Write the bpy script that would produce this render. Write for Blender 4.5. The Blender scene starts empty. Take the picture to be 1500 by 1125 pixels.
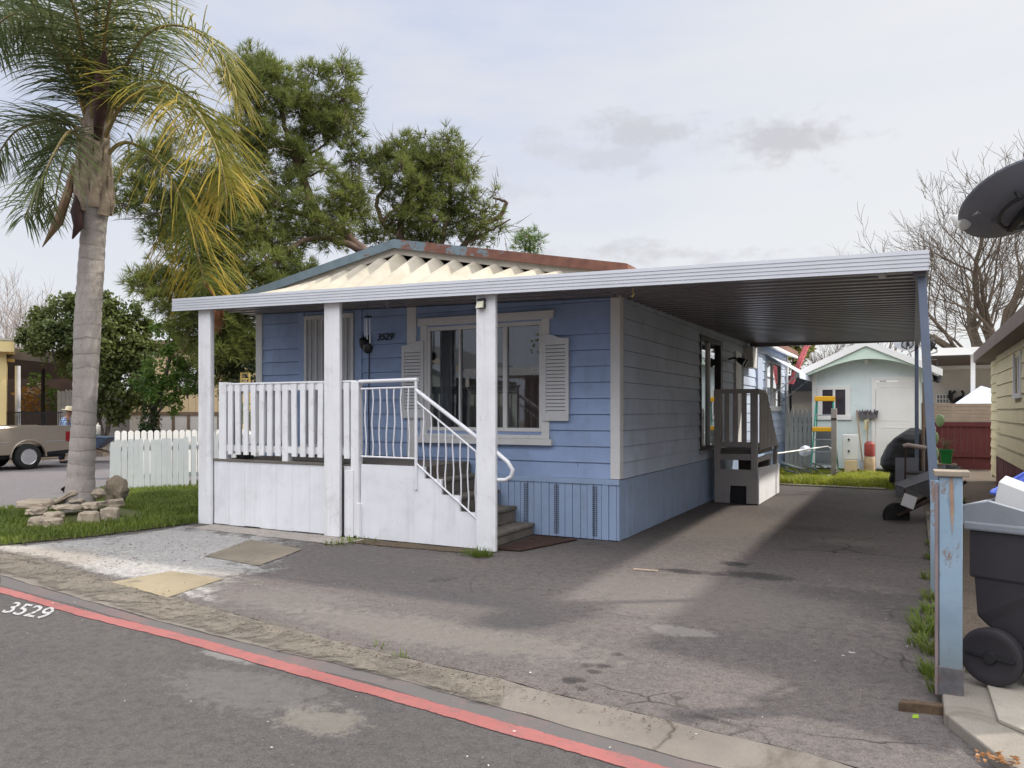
import bpy, bmesh, math, random
from mathutils import Vector, Matrix, Quaternion
random.seed(7)
R = random.random
def U(a, b): return a + (b - a) * R()
PI = math.pi
scene = bpy.context.scene
col = scene.collection

# ------------------------------------------------------------------ survey
# The lot was surveyed from the photograph: X runs along the house front, Y
# towards the back yard, Z up, the eye stands 1.6 m above the origin.
F, HY, EYE = 1127.0, 602.0, 1.6
YAW = math.atan2(588, F)
FW = Vector((-math.sin(YAW), math.cos(YAW), 0)); RT = Vector((math.cos(YAW), math.sin(YAW), 0))
def ray(u, v): return FW + RT * ((u - 750) / F) + Vector((0, 0, (HY - v) / F))
def gp(u, v, z=0.0):
    d = ray(u, v); t = (z - EYE) / d.z
    return Vector((d.x * t, d.y * t, z))
def at(u, v, depth): return Vector((0, 0, EYE)) + ray(u, v) * depth
def aty(u, v, y):
    d = ray(u, v); t = y / d.y
    return Vector((d.x * t, y, EYE + d.z * t))
def atx(u, v, x):
    d = ray(u, v); t = x / d.x
    return Vector((x, d.y * t, EYE + d.z * t))

# ------------------------------------------------------------------ materials
MATS = {}
class NT:
    def __init__(s, name):
        s.m = bpy.data.materials.new(name); s.m.use_nodes = True
        s.t = s.m.node_tree; s.n = s.t.nodes; s.l = s.t.links
        s.b = s.n['Principled BSDF']; s.out = s.n['Material Output']
        s.tc = s.n.new('ShaderNodeTexCoord')
        s.obj = s.tc.outputs['Object']
    def link(s, a, b): s.l.new(a, b)
    def val(s, sock, x):
        if hasattr(x, 'is_output'): s.l.new(x, sock)
        else: sock.default_value = x
    def mapping(s, scale=(1, 1, 1), loc=(0, 0, 0), rot=(0, 0, 0), src=None):
        m = s.n.new('ShaderNodeMapping'); s.link(src or s.obj, m.inputs[0])
        m.inputs['Scale'].default_value = scale; m.inputs['Location'].default_value = loc; m.inputs['Rotation'].default_value = rot
        return m.outputs[0]
    def noise(s, scale, detail=4, rough=.55, src=None, dist=0):
        n = s.n.new('ShaderNodeTexNoise'); s.link(src or s.obj, n.inputs['Vector'])
        n.inputs['Scale'].default_value = scale; n.inputs['Detail'].default_value = detail
        n.inputs['Roughness'].default_value = rough; n.inputs['Distortion'].default_value = dist
        return n.outputs['Fac']
    def vor(s, scale, feature='F1', src=None, out='Distance'):
        n = s.n.new('ShaderNodeTexVoronoi'); n.feature = feature; s.link(src or s.obj, n.inputs['Vector'])
        n.inputs['Scale'].default_value = scale
        return n.outputs[out]
    def ramp(s, fac, a, b, ca=(0, 0, 0, 1), cb=(1, 1, 1, 1)):
        r = s.n.new('ShaderNodeValToRGB'); s.link(fac, r.inputs[0])
        e = r.color_ramp.elements; e[0].position = a; e[1].position = b; e[0].color = ca; e[1].color = cb
        return r.outputs[0]
    def mix(s, fac, a, b, mode='MIX'):
        m = s.n.new('ShaderNodeMix'); m.data_type = 'RGBA'; m.blend_type = mode
        s.val(m.inputs[0], fac)
        for k, x in ((6, a), (7, b)):
            if hasattr(x, 'is_output'): s.l.new(x, m.inputs[k])
            else: m.inputs[k].default_value = tuple(x)[:3] + (1,)
        return m.outputs[2]
    def math(s, op, a, b=0.0, c=0.0):
        m = s.n.new('ShaderNodeMath'); m.operation = op
        s.val(m.inputs[0], a); s.val(m.inputs[1], b); s.val(m.inputs[2], c)
        return m.outputs[0]
    def bump(s, h, strength=.3, dist=.01, chain=None):
        b = s.n.new('ShaderNodeBump'); b.inputs['Strength'].default_value = strength; b.inputs['Distance'].default_value = dist
        s.link(h, b.inputs['Height'])
        if chain: s.link(chain, b.inputs['Normal'])
        s.link(b.outputs[0], s.b.inputs['Normal'])
        return b.outputs[0]
    def col(s, c): s.val(s.b.inputs['Base Color'], c if hasattr(c, 'is_output') else tuple(c)[:3] + (1,))
    def rough(s, r): s.val(s.b.inputs['Roughness'], r)
def dk(c, k): return tuple(x * k for x in c)

def paint(name, c, rough=.55, var=.10, scale=3.0, dirt=0.0, dirtc=(.12, .10, .08), bump=.15, bscale=60, metal=0.0, grain=None, spec=.35, streak=0.0, chips=0.0):
    """weathered paint / wood / metal: broad tone variation, fine grain, patches of dirt"""
    if name in MATS: return MATS[name]
    t = NT(name)
    a = t.noise(scale, 5, .6)
    base = t.mix(t.ramp(a, .3, .7), dk(c, 1 - var), tuple(min(1, x * (1 + var)) for x in c))
    if dirt:
        d = t.ramp(t.noise(scale * 1.7, 8, .7, dist=.6), .52, .72)
        base = t.mix(t.math('MULTIPLY', d, dirt), base, dirtc)
    if streak:
        sk_ = t.ramp(t.noise(4.5, 8, .7, src=t.mapping((1.6, 1.6, .10))), .50, .74)
        base = t.mix(t.math('MULTIPLY', t.math('MULTIPLY', sk_, t.ramp(t.noise(1.3, 3), .35, .65)), streak), base, dirtc)
    if chips:
        ch_ = t.ramp(t.noise(11, 9, .8, src=t.mapping((1, 1, .5)), dist=.4), .665, .685)
        base = t.mix(t.math('MULTIPLY', ch_, chips), base, (.20, .16, .13))
    src = t.mapping(grain) if grain else t.obj
    g = t.noise(bscale, 5, .65, src=src)
    base = t.mix(t.math('MULTIPLY', g, var), base, dk(c, .55))
    t.col(base); t.rough(t.math('ADD', t.math('MULTIPLY', a, .2), rough - .1))
    t.b.inputs['Metallic'].default_value = metal
    t.b.inputs['Specular IOR Level'].default_value = spec
    if bump: t.bump(g, bump, .004)
    MATS[name] = t.m
    return t.m

def leafmat(name, c1, c2, trans=.35, scale=.8, rough=.5, c3=None, tip=None):
    if name in MATS: return MATS[name]
    t = NT(name)
    f = t.ramp(t.noise(scale, 3, .6), .35, .65)
    f2 = t.ramp(t.noise(scale * 9, 2, .5), .3, .7)
    c = t.mix(f, c1, c2); c = t.mix(t.math('MULTIPLY', f2, .45), c, c3 or dk(c1, .7))
    if tip:
        a = t.n.new('ShaderNodeAttribute'); a.attribute_name = 'tip'
        c = t.mix(t.ramp(t.math('ADD', a.outputs['Fac'], t.math('MULTIPLY', t.math('SUBTRACT', t.noise(2.5, 4), .5), 1.3)), .30, .95), c, tip)
    t.col(c); t.rough(rough); t.b.inputs['Specular IOR Level'].default_value = .25
    tr = t.n.new('ShaderNodeBsdfTranslucent'); t.link(t.mix(.5, c, c2), tr.inputs[0])
    ms = t.n.new('ShaderNodeMixShader'); ms.inputs[0].default_value = trans
    t.link(t.b.outputs[0], ms.inputs[1]); t.link(tr.outputs[0], ms.inputs[2]); t.link(ms.outputs[0], t.out.inputs[0])
    MATS[name] = t.m
    return t.m

def soften(t, lo=.30, hi=.75):
    """worn, feathered margin: the sheet thins out towards its edge"""
    a = t.n.new('ShaderNodeAttribute'); a.attribute_name = 'edge'
    f = t.math('ADD', a.outputs['Fac'], t.math('MULTIPLY', t.math('SUBTRACT', t.noise(3.2, 9, .75, dist=.6), .5), 2.2))
    tr = t.n.new('ShaderNodeBsdfTransparent'); ms = t.n.new('ShaderNodeMixShader')
    t.link(t.ramp(f, lo, hi), ms.inputs[0]); t.link(tr.outputs[0], ms.inputs[1]); t.link(t.b.outputs[0], ms.inputs[2]); t.link(ms.outputs[0], t.out.inputs[0])
def asphalt(name, c, patch=.25, warm=(1.05, 1, .95), cracks=True, stains=(), crackscale=.55, soft=False, coarse=0.0):
    t = NT(name)
    big = t.ramp(t.noise(.45, 6, .62, dist=.5), .3, .72)
    mid = t.ramp(t.noise(2.3, 6, .65), .3, .75)
    base = t.mix(big, dk(c, 1 - patch), tuple(x * (1 + patch) * w for x, w in zip(c, warm)))
    base = t.mix(t.math('MULTIPLY', mid, .35), base, dk(c, .72))
    agg = t.vor(150); fine = t.noise(240, 3, .7)
    base = t.mix(t.ramp(agg, .0, .5), tuple(x * 1.7 for x in c), base)
    base = t.mix(t.ramp(fine, .55, .75), base, dk(c, .45))
    if coarse:
        cg = t.vor(34, out='Color'); sx = t.n.new('ShaderNodeSeparateColor'); t.link(cg, sx.inputs[0])
        base = t.mix(t.math('MULTIPLY', t.ramp(sx.outputs[0], .1, .9), coarse), base, dk(c, .5)); base = t.mix(t.math('MULTIPLY', t.ramp(t.noise(14, 8, .75), .5, .68), coarse), base, dk(c, .42))
    mott = t.noise(13, 8, .8)
    base = t.mix(t.ramp(mott, .46, .70), base, dk(c, .55)); base = t.mix(t.math('MULTIPLY', t.ramp(t.noise(55, 4, .75), .52, .72), .55), base, tuple(x * 1.75 for x in c))
    base = t.mix(t.math('MULTIPLY', t.ramp(t.noise(70, 3, .7, src=t.mapping((1, 1, 1), (3, 5, 1))), .55, .70), .8), base, dk(c, .33))
    base = t.mix(t.ramp(t.vor(13), .025, .05, (1, 1, 1, 1), (0, 0, 0, 1)), base, dk(c, .25))
    pal = t.ramp(t.vor(9, 'F1'), .015, .035)                       # scattered pale grit
    base = t.mix(pal, tuple(min(.6, x * 3.2) for x in c), base)
    h = fine
    if cracks:
        wp = t.n.new('ShaderNodeMix'); wp.data_type = 'RGBA'; wp.blend_type = 'LINEAR_LIGHT'; wp.inputs[0].default_value = .22
        nz = t.n.new('ShaderNodeTexNoise'); nz.inputs['Scale'].default_value = 1.6; nz.inputs['Detail'].default_value = 7
        t.link(t.obj, nz.inputs['Vector']); t.link(t.obj, wp.inputs[6]); t.link(nz.outputs['Color'], wp.inputs[7])
        e = t.vor(crackscale, 'DISTANCE_TO_EDGE', src=wp.outputs[2])
        crk = t.math('MULTIPLY', t.ramp(e, .002, .008, (1, 1, 1, 1), (0, 0, 0, 1)), t.ramp(t.noise(.7, 3), .52, .62))
        base = t.mix(crk, base, dk(c, .22))
        e2 = t.vor(crackscale * 3.4, 'DISTANCE_TO_EDGE', src=wp.outputs[2])
        base = t.mix(t.math('MULTIPLY', t.ramp(e2, .002, .010, (1, 1, 1, 1), (0, 0, 0, 1)), t.ramp(t.noise(.8, 4, src=t.mapping((1, 1, 1), (7, 3, 0))), .56, .64)), base, dk(c, .3))
    for (x, y, rx, ry, k, cc) in stains:
        m = t.mapping((1 / rx, 1 / ry, 0), (-x / rx, -y / ry, 0))
        vl = t.n.new('ShaderNodeVectorMath'); vl.operation = 'LENGTH'; t.link(m, vl.inputs[0])
        d = t.math('ADD', vl.outputs['Value'], t.math('MULTIPLY', t.math('SUBTRACT', t.noise(9, 9, .78, dist=.3), .5), 3.0))
        base = t.mix(t.math('MULTIPLY', t.ramp(d, .62, .98, (1, 1, 1, 1), (0, 0, 0, 1)), k), base, cc)
    t.col(base); t.rough(.88); t.b.inputs['Specular IOR Level'].default_value = .22
    b1 = t.bump(agg, .35, .006); t.bump(mid, .25, .02, chain=b1)
    if soft: soften(t, *(soft if isinstance(soft, tuple) else (.30, .75)))
    return t.m

def concrete(name, c, patch=.22, dirt=.6, dirtc=(.10, .085, .065), crack=True, cs=.9, soft=None):
    t = NT(name)
    base = t.mix(t.ramp(t.noise(1.1, 7, .65), .3, .7), dk(c, 1 - patch), dk(c, 1 + patch))
    base = t.mix(t.math('MULTIPLY', t.ramp(t.noise(2.6, 9, .72, dist=.8), .52, .66), dirt), base, dirtc)
    fine = t.noise(190, 3, .7)
    base = t.mix(t.ramp(fine, .52, .75), base, dk(c, .5))
    base = t.mix(t.ramp(t.vor(26), .02, .06), dk(c, .35), base)
    h = fine
    if crack:
        nz = t.n.new('ShaderNodeTexNoise'); nz.inputs['Scale'].default_value = 2.2; nz.inputs['Detail'].default_value = 7
        t.link(t.obj, nz.inputs['Vector'])
        wp = t.n.new('ShaderNodeMix'); wp.data_type = 'RGBA'; wp.blend_type = 'LINEAR_LIGHT'; wp.inputs[0].default_value = .15
        t.link(t.obj, wp.inputs[6]); t.link(nz.outputs['Color'], wp.inputs[7])
        e = t.vor(cs, 'DISTANCE_TO_EDGE', src=wp.outputs[2])
        base = t.mix(t.math('MULTIPLY', t.ramp(e, .001, .006, (1, 1, 1, 1), (0, 0, 0, 1)), t.ramp(t.noise(.9, 4), .42, .55)), base, (.05, .04, .03))
    t.col(base); t.rough(.9); t.b.inputs['Specular IOR Level'].default_value = .2
    t.bump(fine, .4, .005)
    if soft: soften(t, *soft)
    return t.m

def glassmat(name, tint=(.75, .82, .85), refl=.0):
    if name in MATS: return MATS[name]
    t = NT(name)
    tr = t.n.new('ShaderNodeBsdfTransparent'); tr.inputs[0].default_value = tint + (1,)
    gl = t.n.new('ShaderNodeBsdfGlossy'); gl.inputs['Roughness'].default_value = .015; gl.inputs[0].default_value = (.92, .95, .97, 1)
    fr = t.n.new('ShaderNodeFresnel'); fr.inputs[0].default_value = 1.6
    nb = t.n.new('ShaderNodeBump'); nb.inputs['Strength'].default_value = .02; nb.inputs['Distance'].default_value = .02
    t.link(t.noise(1.7, 2), nb.inputs['Height']); t.link(nb.outputs[0], gl.inputs['Normal'])
    ms = t.n.new('ShaderNodeMixShader'); t.link(t.math('ADD', fr.outputs[0], refl), ms.inputs[0])
    t.link(tr.outputs[0], ms.inputs[1]); t.link(gl.outputs[0], ms.inputs[2]); t.link(ms.outputs[0], t.out.inputs[0])
    MATS[name] = t.m
    return t.m

# ------------------------------------------------------------------ mesh builder
def basis(d, up=Vector((0, 0, 1))):
    d = d.normalized()
    if abs(d.dot(up)) > .98: up = Vector((0, 1, 0))
    s = d.cross(up).normalized(); return d, s, s.cross(d).normalized()
class MB:
    def __init__(s): s.v = []; s.f = []
    def add(s, vs, fs):
        o = len(s.v); s.v += [tuple(x) for x in vs]; s.f += [tuple(i + o for i in f) for f in fs]; return s
    def box(s, a, b):
        (x0, y0, z0), (x1, y1, z1) = a, b
        x0, x1 = sorted((x0, x1)); y0, y1 = sorted((y0, y1)); z0, z1 = sorted((z0, z1))
        return s.add([(x0, y0, z0), (x1, y0, z0), (x1, y1, z0), (x0, y1, z0), (x0, y0, z1), (x1, y0, z1), (x1, y1, z1), (x0, y1, z1)],
              [(0, 3, 2, 1), (4, 5, 6, 7), (0, 1, 5, 4), (1, 2, 6, 5), (2, 3, 7, 6), (3, 0, 4, 7)])
    def beam(s, p, q, w, h, up=Vector((0, 0, 1)), w2=None, h2=None):
        p = Vector(p); q = Vector(q); d, a, b = basis(q - p, Vector(up)); w2 = w2 or w; h2 = h2 or h
        vs = []
        for c, ww, hh in ((p, w, h), (q, w2, h2)):
            for i, j in ((-1, -1), (1, -1), (1, 1), (-1, 1)): vs.append(c + a * (i * ww / 2) + b * (j * hh / 2))
        return s.add(vs, [(0, 1, 2, 3), (7, 6, 5, 4), (0, 4, 5, 1), (1, 5, 6, 2), (2, 6, 7, 3), (3, 7, 4, 0)])
    def quad(s, a, b, c, d): return s.add([a, b, c, d], [(0, 1, 2, 3)])
    def tube(s, pts, rad, n=8, cap=True):
        pts = [Vector(p) for p in pts]; k = len(pts)
        if not hasattr(rad, '__len__'): rad = [rad] * k
        t0 = (pts[1] - pts[0]).normalized(); _, a, b = basis(t0); vs = []
        for i, p in enumerate(pts):
            t = (pts[min(i + 1, k - 1)] - pts[max(i - 1, 0)])
            t = t.normalized() if t.length > 1e-9 else t0
            q = t0.rotation_difference(t); a = q @ a; b = q @ b; t0 = t
            for j in range(n):
                an = 2 * PI * j / n; vs.append(p + (a * math.cos(an) + b * math.sin(an)) * rad[i])
        fs = [(i * n + j, i * n + (j + 1) % n, (i + 1) * n + (j + 1) % n, (i + 1) * n + j) for i in range(k - 1) for j in range(n)]
        if cap: fs += [tuple(range(n - 1, -1, -1)), tuple((k - 1) * n + j for j in range(n))]
        return s.add(vs, fs)
    def lathe(s, prof, n=20, M=None):
        """prof = [(r, z)...] turned about z, moved by matrix M"""
        vs = []; M = M or Matrix()
        for r, z in prof:
            for j in range(n):
                an = 2 * PI * j / n; vs.append(M @ Vector((r * math.cos(an), r * math.sin(an), z)))
        k = len(prof)
        fs = [(i * n + j, i * n + (j + 1) % n, (i + 1) * n + (j + 1) % n, (i + 1) * n + j) for i in range(k - 1) for j in range(n)]
        fs += [tuple(range(n - 1, -1, -1)), tuple((k - 1) * n + j for j in range(n))]
        return s.add(vs, fs)
    def prism(s, poly, vec):
        """3-D polygon extruded by a vector (concave polygons allowed)"""
        p = [Vector(x) for x in poly]; v = Vector(vec); n = len(p)
        from mathutils.geometry import tessellate_polygon
        tri = tessellate_polygon([p])
        vs = p + [x + v for x in p]
        fs = [tuple(t) for t in tri] + [tuple(i + n for i in reversed(t)) for t in tri]
        fs += [(i, (i + 1) % n, (i + 1) % n + n, i + n) for i in range(n)]
        return s.add(vs, fs)
    def blob(s, c, r, seed=0, sub=2, amp=.25, fr=1.3, flat=None):
        """rough stone: a noisy, faceted ellipsoid"""
        from mathutils import noise
        bm = bmesh.new(); bmesh.ops.create_icosphere(bm, subdivisions=sub, radius=1)
        c = Vector(c)
        for v in bm.verts:
            k = 1 + amp * noise.noise(v.co * fr + Vector((seed * 3.1, seed, 0))) + amp * .5 * noise.noise(v.co * fr * 2.7 + Vector((seed, 9, 0)))
            w = v.co * k
            if flat: w.z = max(-flat, min(flat, w.z))
            v.co = Vector((w.x * r[0], w.y * r[1], w.z * r[2]))
        s.add([c + v.co for v in bm.verts], [tuple(v.index for v in f.verts) for f in bm.faces]); bm.free()
        return s

def W(o):
    m = o.matrix_basis.copy()
    while o.parent: o = o.parent; m = o.matrix_basis @ m
    return m
def build(mb, name, mat, parent=None, smooth=False, bevel=0.0, world=True, label=None, origin=True):
    me = bpy.data.meshes.new(name)
    vs = mb.v
    if parent is not None:
        if world:
            inv = W(parent).inverted(); vs = [tuple(inv @ Vector(v)) for v in vs]
        loc = None
    elif not origin: loc = None
    else:
        xs = [v[0] for v in vs]; ys = [v[1] for v in vs]; zs = [v[2] for v in vs]
        loc = ((min(xs) + max(xs)) / 2, (min(ys) + max(ys)) / 2, min(zs))
        vs = [(v[0] - loc[0], v[1] - loc[1], v[2] - loc[2]) for v in vs]
    me.from_pydata(vs, [], mb.f)
    if len(mb.v) < 40000:
        bm = bmesh.new(); bm.from_mesh(me); bmesh.ops.recalc_face_normals(bm, faces=bm.faces); bm.to_mesh(me); bm.free()
    me.materials.append(mat)
    if smooth:
        me.polygons.foreach_set('use_smooth', [True] * len(me.polygons))
    me.update()
    o = bpy.data.objects.new(name, me); col.objects.link(o)
    if loc: o.location = loc
    if parent is not None: o.parent = parent
    if bevel:
        b = o.modifiers.new('edge', 'BEVEL'); b.width = bevel; b.segments = 2; b.limit_method = 'ANGLE'
    if smooth and not bevel:
        try:
            me.set_sharp_from_angle(angle=math.radians(50))
        except Exception: pass
    if label: o['label'] = label
    return o
def thing(name, label, cat, loc=(0, 0, 0), rz=0.0, group=None):
    o = bpy.data.objects.new(name, None); col.objects.link(o)
    o.location = loc; o.rotation_euler = (0, 0, rz); o.empty_display_size = .2
    return tag(o, label, cat, group)
def tag(o, label, cat, group=None):
    o['label'] = label; o['category'] = cat
    if group: o['group'] = group
    return o
def structure(o): o['kind'] = 'structure'; return o
def stuff(o, label, cat): o['kind'] = 'stuff'; o['label'] = label; o['category'] = cat; return o
def copy_tree(o, parent=None):
    c = o.copy(); col.objects.link(c)
    if parent is not None: c.parent = parent
    for ch in list(o.children): copy_tree(ch, c)
    return c
def text_mesh(body, size, shear=0.0, bold=0.0, spacing=1.0):
    cu = bpy.data.curves.new('txt', 'FONT'); cu.body = body; cu.size = size; cu.shear = shear; cu.offset = bold; cu.space_character = spacing
    cu.extrude = 0.0; o = bpy.data.objects.new('txt', cu); col.objects.link(o)
    dg = bpy.context.evaluated_depsgraph_get(); dg.update()
    me = bpy.data.meshes.new_from_object(o.evaluated_get(dg))
    vs = [v.co.copy() for v in me.vertices]; fs = [tuple(p.vertices) for p in me.polygons]
    bpy.data.objects.remove(o); bpy.data.curves.remove(cu); bpy.data.meshes.remove(me)
    return vs, fs
def put_text(mb, body, size, M, shear=0.0, bold=0.0, thick=0.0, spacing=1.0):
    vs, fs = text_mesh(body, size, shear, bold, spacing)
    mb.add([M @ v for v in vs], fs)
    if thick: mb.add([M @ (v + Vector((0, 0, thick))) for v in vs], fs)
    return mb
def sheet(poly, z, name, mat, jit=0.0, step=.25):
    """flat ground sheet; edges optionally broken up so they are not ruler straight"""
    pts = []
    n = len(poly)
    for i in range(n):
        a = Vector(poly[i][:2]); b = Vector(poly[(i + 1) % n][:2]); L = (b - a).length
        k = max(1, int(L / step)) if jit and L < 40 else 1
        nrm = Vector((-(b - a).y, (b - a).x)).normalized()
        for j in range(k):
            p = a.lerp(b, j / k) + (nrm * U(-jit, jit) if j else Vector((0, 0)))
            pts.append(Vector((p.x, p.y, z)))
    from mathutils.geometry import tessellate_polygon
    n = len(pts); mb = MB(); mb.add(pts + [p - Vector((0, 0, .03)) for p in pts], [tuple(t) for t in tessellate_polygon([pts])] + [(i, (i + 1) % n, (i + 1) % n + n, i + n) for i in range(n)])
    o = build(mb, name, mat, origin=False)
    # ground sheets look straight up
    if o.data.polygons[0].normal.z < 0: o.data.flip_normals()
    return o

def soft_sheet(poly, z, name, mat, inset=.55, width=None):
    """ground sheet whose outer margin carries a falling weight ('edge') for the feathered material"""
    pts = [Vector((p[0], p[1], z)) for p in poly]; q = []
    for i in range(len(pts)):
        a, b = pts[i], pts[(i + 1) % len(pts)]; k = max(1, int((b - a).length / .4))
        q += [a.lerp(b, j / k) for j in range(k)]
    n = len(q); c = sum(q, Vector()) / n; inner = []
    area = sum(q[i].x * q[(i + 1) % n].y - q[(i + 1) % n].x * q[i].y for i in range(n)); sg = 1 if area > 0 else -1
    for i in range(n):
        d = (q[(i + 1) % n] - q[i - 1]).normalized(); nn = Vector((-d.y, d.x, 0)) * sg
        inner.append(q[i] + (nn * width if width else (c - q[i]) * inset))
    from mathutils.geometry import tessellate_polygon
    vs = q + inner; fs = [(i, (i + 1) % n, (i + 1) % n + n, i + n) for i in range(n)] + [tuple(x + n for x in t) for t in tessellate_polygon([inner])]
    mb = MB(); mb.add(vs, fs); o = build(mb, name, mat, origin=False)
    at_ = o.data.attributes.new('edge', 'FLOAT', 'POINT'); at_.data.foreach_set('value', [0.0] * n + [1.0] * n)
    if o.data.polygons[0].normal.z < 0: o.data.flip_normals()
    return o
def ribbon(A, B, z, name, mat, ws=(0, .9, 1, .9, 0)):
    vs = []; w = []
    m = len(ws)
    for a, b in zip(A, B):
        for j in range(m): p = a.lerp(b, j / (m - 1)); vs.append((p.x, p.y, z)); w.append(ws[j])
    fs = [(i * m + j, i * m + j + 1, (i + 1) * m + j + 1, (i + 1) * m + j) for i in range(len(A) - 1) for j in range(m - 1)]
    mb = MB(); mb.add(vs, fs); o = build(mb, name, mat, origin=False)
    at_ = o.data.attributes.new('edge', 'FLOAT', 'POINT'); at_.data.foreach_set('value', [float(x) for x in w])
    if o.data.polygons[0].normal.z < 0: o.data.flip_normals()
    return o
# ================================================================== MATERIAL SET
BLUE = (.30, .395, .60)
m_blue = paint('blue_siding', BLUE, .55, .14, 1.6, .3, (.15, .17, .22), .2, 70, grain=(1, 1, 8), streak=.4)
m_blue_side = paint('blue_siding_side', (.47, .54, .67), .55, .14, 1.3, .4, (.24, .25, .27), .12, 70, grain=(1, 1, 8))  # side copy of the siding colour, lightened to offset the carport shade
m_skirt = paint('blue_skirting', (.31, .40, .56), .5, .08, 2.0, .35, (.20, .23, .29), .15, 60, grain=(8, 8, 1), streak=.5)
m_white = paint('white_trim', (.66, .65, .64), .5, .05, 2.5, .22, (.42, .40, .36), .1, 50)
m_white2 = paint('white_post_paint', (.77, .77, .78), .5, .06, 2.6, .38, (.40, .365, .33), .2, 45, grain=(10, 10, 1), streak=.4, chips=.9)
m_stucco = paint('white_painted_board', (.75, .752, .775), .6, .06, 2.2, .25, (.42, .40, .38), .3, 60, grain=(6, 6, 1), streak=.55, chips=.8)
m_shutter = paint('shutter_paint', (.62, .62, .62), .5, .06, 3, .15, (.3, .3, .3), .05)
m_iron = paint('white_iron', (.72, .72, .74), .4, .05, 4, .2, (.4, .3, .22), .08)
m_fascia = paint('white_aluminium', (.54, .55, .585), .38, .05, 2.2, .22, (.42, .42, .42), .03, 20)
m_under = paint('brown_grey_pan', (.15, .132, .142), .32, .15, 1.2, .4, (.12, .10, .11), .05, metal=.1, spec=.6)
m_step = paint('worn_step_tread', (.17, .15, .125), .85, .25, 4, .5, (.05, .04, .03), .5, 80)
m_deckf = paint('grey_deck_boards', (.16, .14, .12), .8, .2, 3, .4, bump=.4, grain=(1, 12, 12))
m_cream = paint('cream_corrugated', (.40, .36, .285), .55, .14, 1.8, .7, (.30, .25, .17), .08, 30, grain=(6, 1, 6))
m_black = paint('black_metal', (.02, .02, .022), .35, .2, 5, bump=.05)
m_dark = paint('dark_interior', (.03, .028, .028), .9, .2, 2, bump=0)
m_alum = paint('aluminium', (.55, .56, .58), .3, .06, 4, .15, (.3, .3, .3), .05, metal=.7)
m_brass = paint('brass', (.60, .42, .12), .25, .1, 5, bump=.05, metal=1)
m_screen = paint('security_screen', (.46, .46, .47), .5, .06, 3, .2, (.3, .3, .3), .12, 160)
m_bluegrey = paint('blue_grey_steel', (.15, .185, .25), .42, .12, 2.5, .3, (.25, .18, .12), .1, 50)
m_shingle = paint('roof_felt', (.10, .105, .11), .9, .25, 3, .4, bump=.5, bscale=40)
m_glass = glassmat('window_glass', (.70, .75, .77), .08)
m_curtain = paint('pink_brown_curtain', (.30, .21, .19), .9, .15, 4, bump=.2, grain=(20, 20, 1))
m_curtdark = paint('dark_brown_curtain', (.055, .03, .024), .9, .2, 4, bump=.2, grain=(20, 20, 1))
m_num = paint('black_number', (.012, .012, .014), .4, .1, 6, bump=0)
# steel roof edge: blue paint going over to rust towards the right
def rust_edge():
    t = NT('rusty_roof_edge')
    sx = t.n.new('ShaderNodeSeparateXYZ'); t.link(t.obj, sx.inputs[0])
    g = t.math('ADD', t.math('MULTIPLY', sx.outputs[0], .13), t.math('MULTIPLY', t.noise(2.6, 9, .75), 1.15))
    f = t.ramp(g, .655, .70)
    b = t.mix(t.ramp(t.noise(6, 5), .35, .7), (.12, .17, .20), (.17, .225, .255))
    r = t.mix(t.ramp(t.noise(9, 6), .3, .7), (.12, .045, .03), (.19, .08, .05))
    t.col(t.mix(f, b, r)); t.rough(.65); t.bump(t.noise(30, 6), .25, .006)
    return t.m
m_rust = rust_edge()

# ================================================================== GROUND
STAIN = (.03, .027, .027)
def st(u, v, rx, ry, k=.8, c=STAIN):
    p = gp(u, v); return (p.x, p.y, rx, ry, k, c)
drive_stains = [st(1003, 838, .28, .13, .95), st(1078, 827, .17, .13, .9), st(1112, 845, .40, .20, .75), st(1050, 842, .12, .1, .7),
    st(1290, 880, 1.0, .40, .45), st(1330, 905, .6, .3, .45), st(1180, 775, .6, .3, .3), st(1230, 805, .5, .3, .25), st(1240, 795, .5, .25, .25, (.20, .18, .16)),
    st(885, 977, .07, .06, .8), st(860, 976, .05, .05, .8), st(868, 985, .06, .05, .7), st(841, 998, .08, .06, .8), st(835, 1000, .05, .05, .7), st(905, 960, .05, .05, .7), st(850, 1010, .05, .05, .7),
    st(995, 925, .30, .16, .5, (.26, .24, .22)), st(1247, 957, .035, .02, .7, (.42, .42, .40)), st(1235, 961, .012, .012, .7, (.42, .42, .40)), st(690, 880, 1.0, .5, .35, (.09, .085, .083)),
    st(560, 835, .9, .35, .45, (.09, .083, .078)), st(420, 880, .8, .4, .25, (.20, .18, .16)), st(1010, 875, 1.6, 1.0, .30, (.18, .16, .145)), st(620, 925, 1.6, .35, .40, (.19, .17, .15)), st(1060, 770, .9, 1.6, .35, (.19, .165, .145)), st(760, 915, .9, .22, .3, (.08, .076, .075)), st(1120, 800, .8, .2, .25, (.1, .09, .085)), st(640, 790, 1.2, .25, .45, (.055, .045, .035))]
m_road = asphalt('road_asphalt', (.078, .073, .071), .16, cracks=False, stains=[st(345, 960, .35, .12, .45, (.25, .24, .23)), st(470, 1055, .3, .18, .35, (.24, .22, .18)), st(360, 1010, .7, .3, .2, (.2, .19, .18))], crackscale=.33)
m_drive = asphalt('driveway_asphalt', (.116, .103, .098), .20, stains=drive_stains, crackscale=.42)
m_lane = asphalt('side_street_asphalt', (.15, .14, .145), .12, cracks=False)
m_gutter = concrete('gutter_concrete', (.172, .152, .132), .25, .75, (.09, .076, .062), cs=.62)
m_curb = concrete('pale_concrete', (.25, .225, .19), .2, .5, cs=.6)
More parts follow.
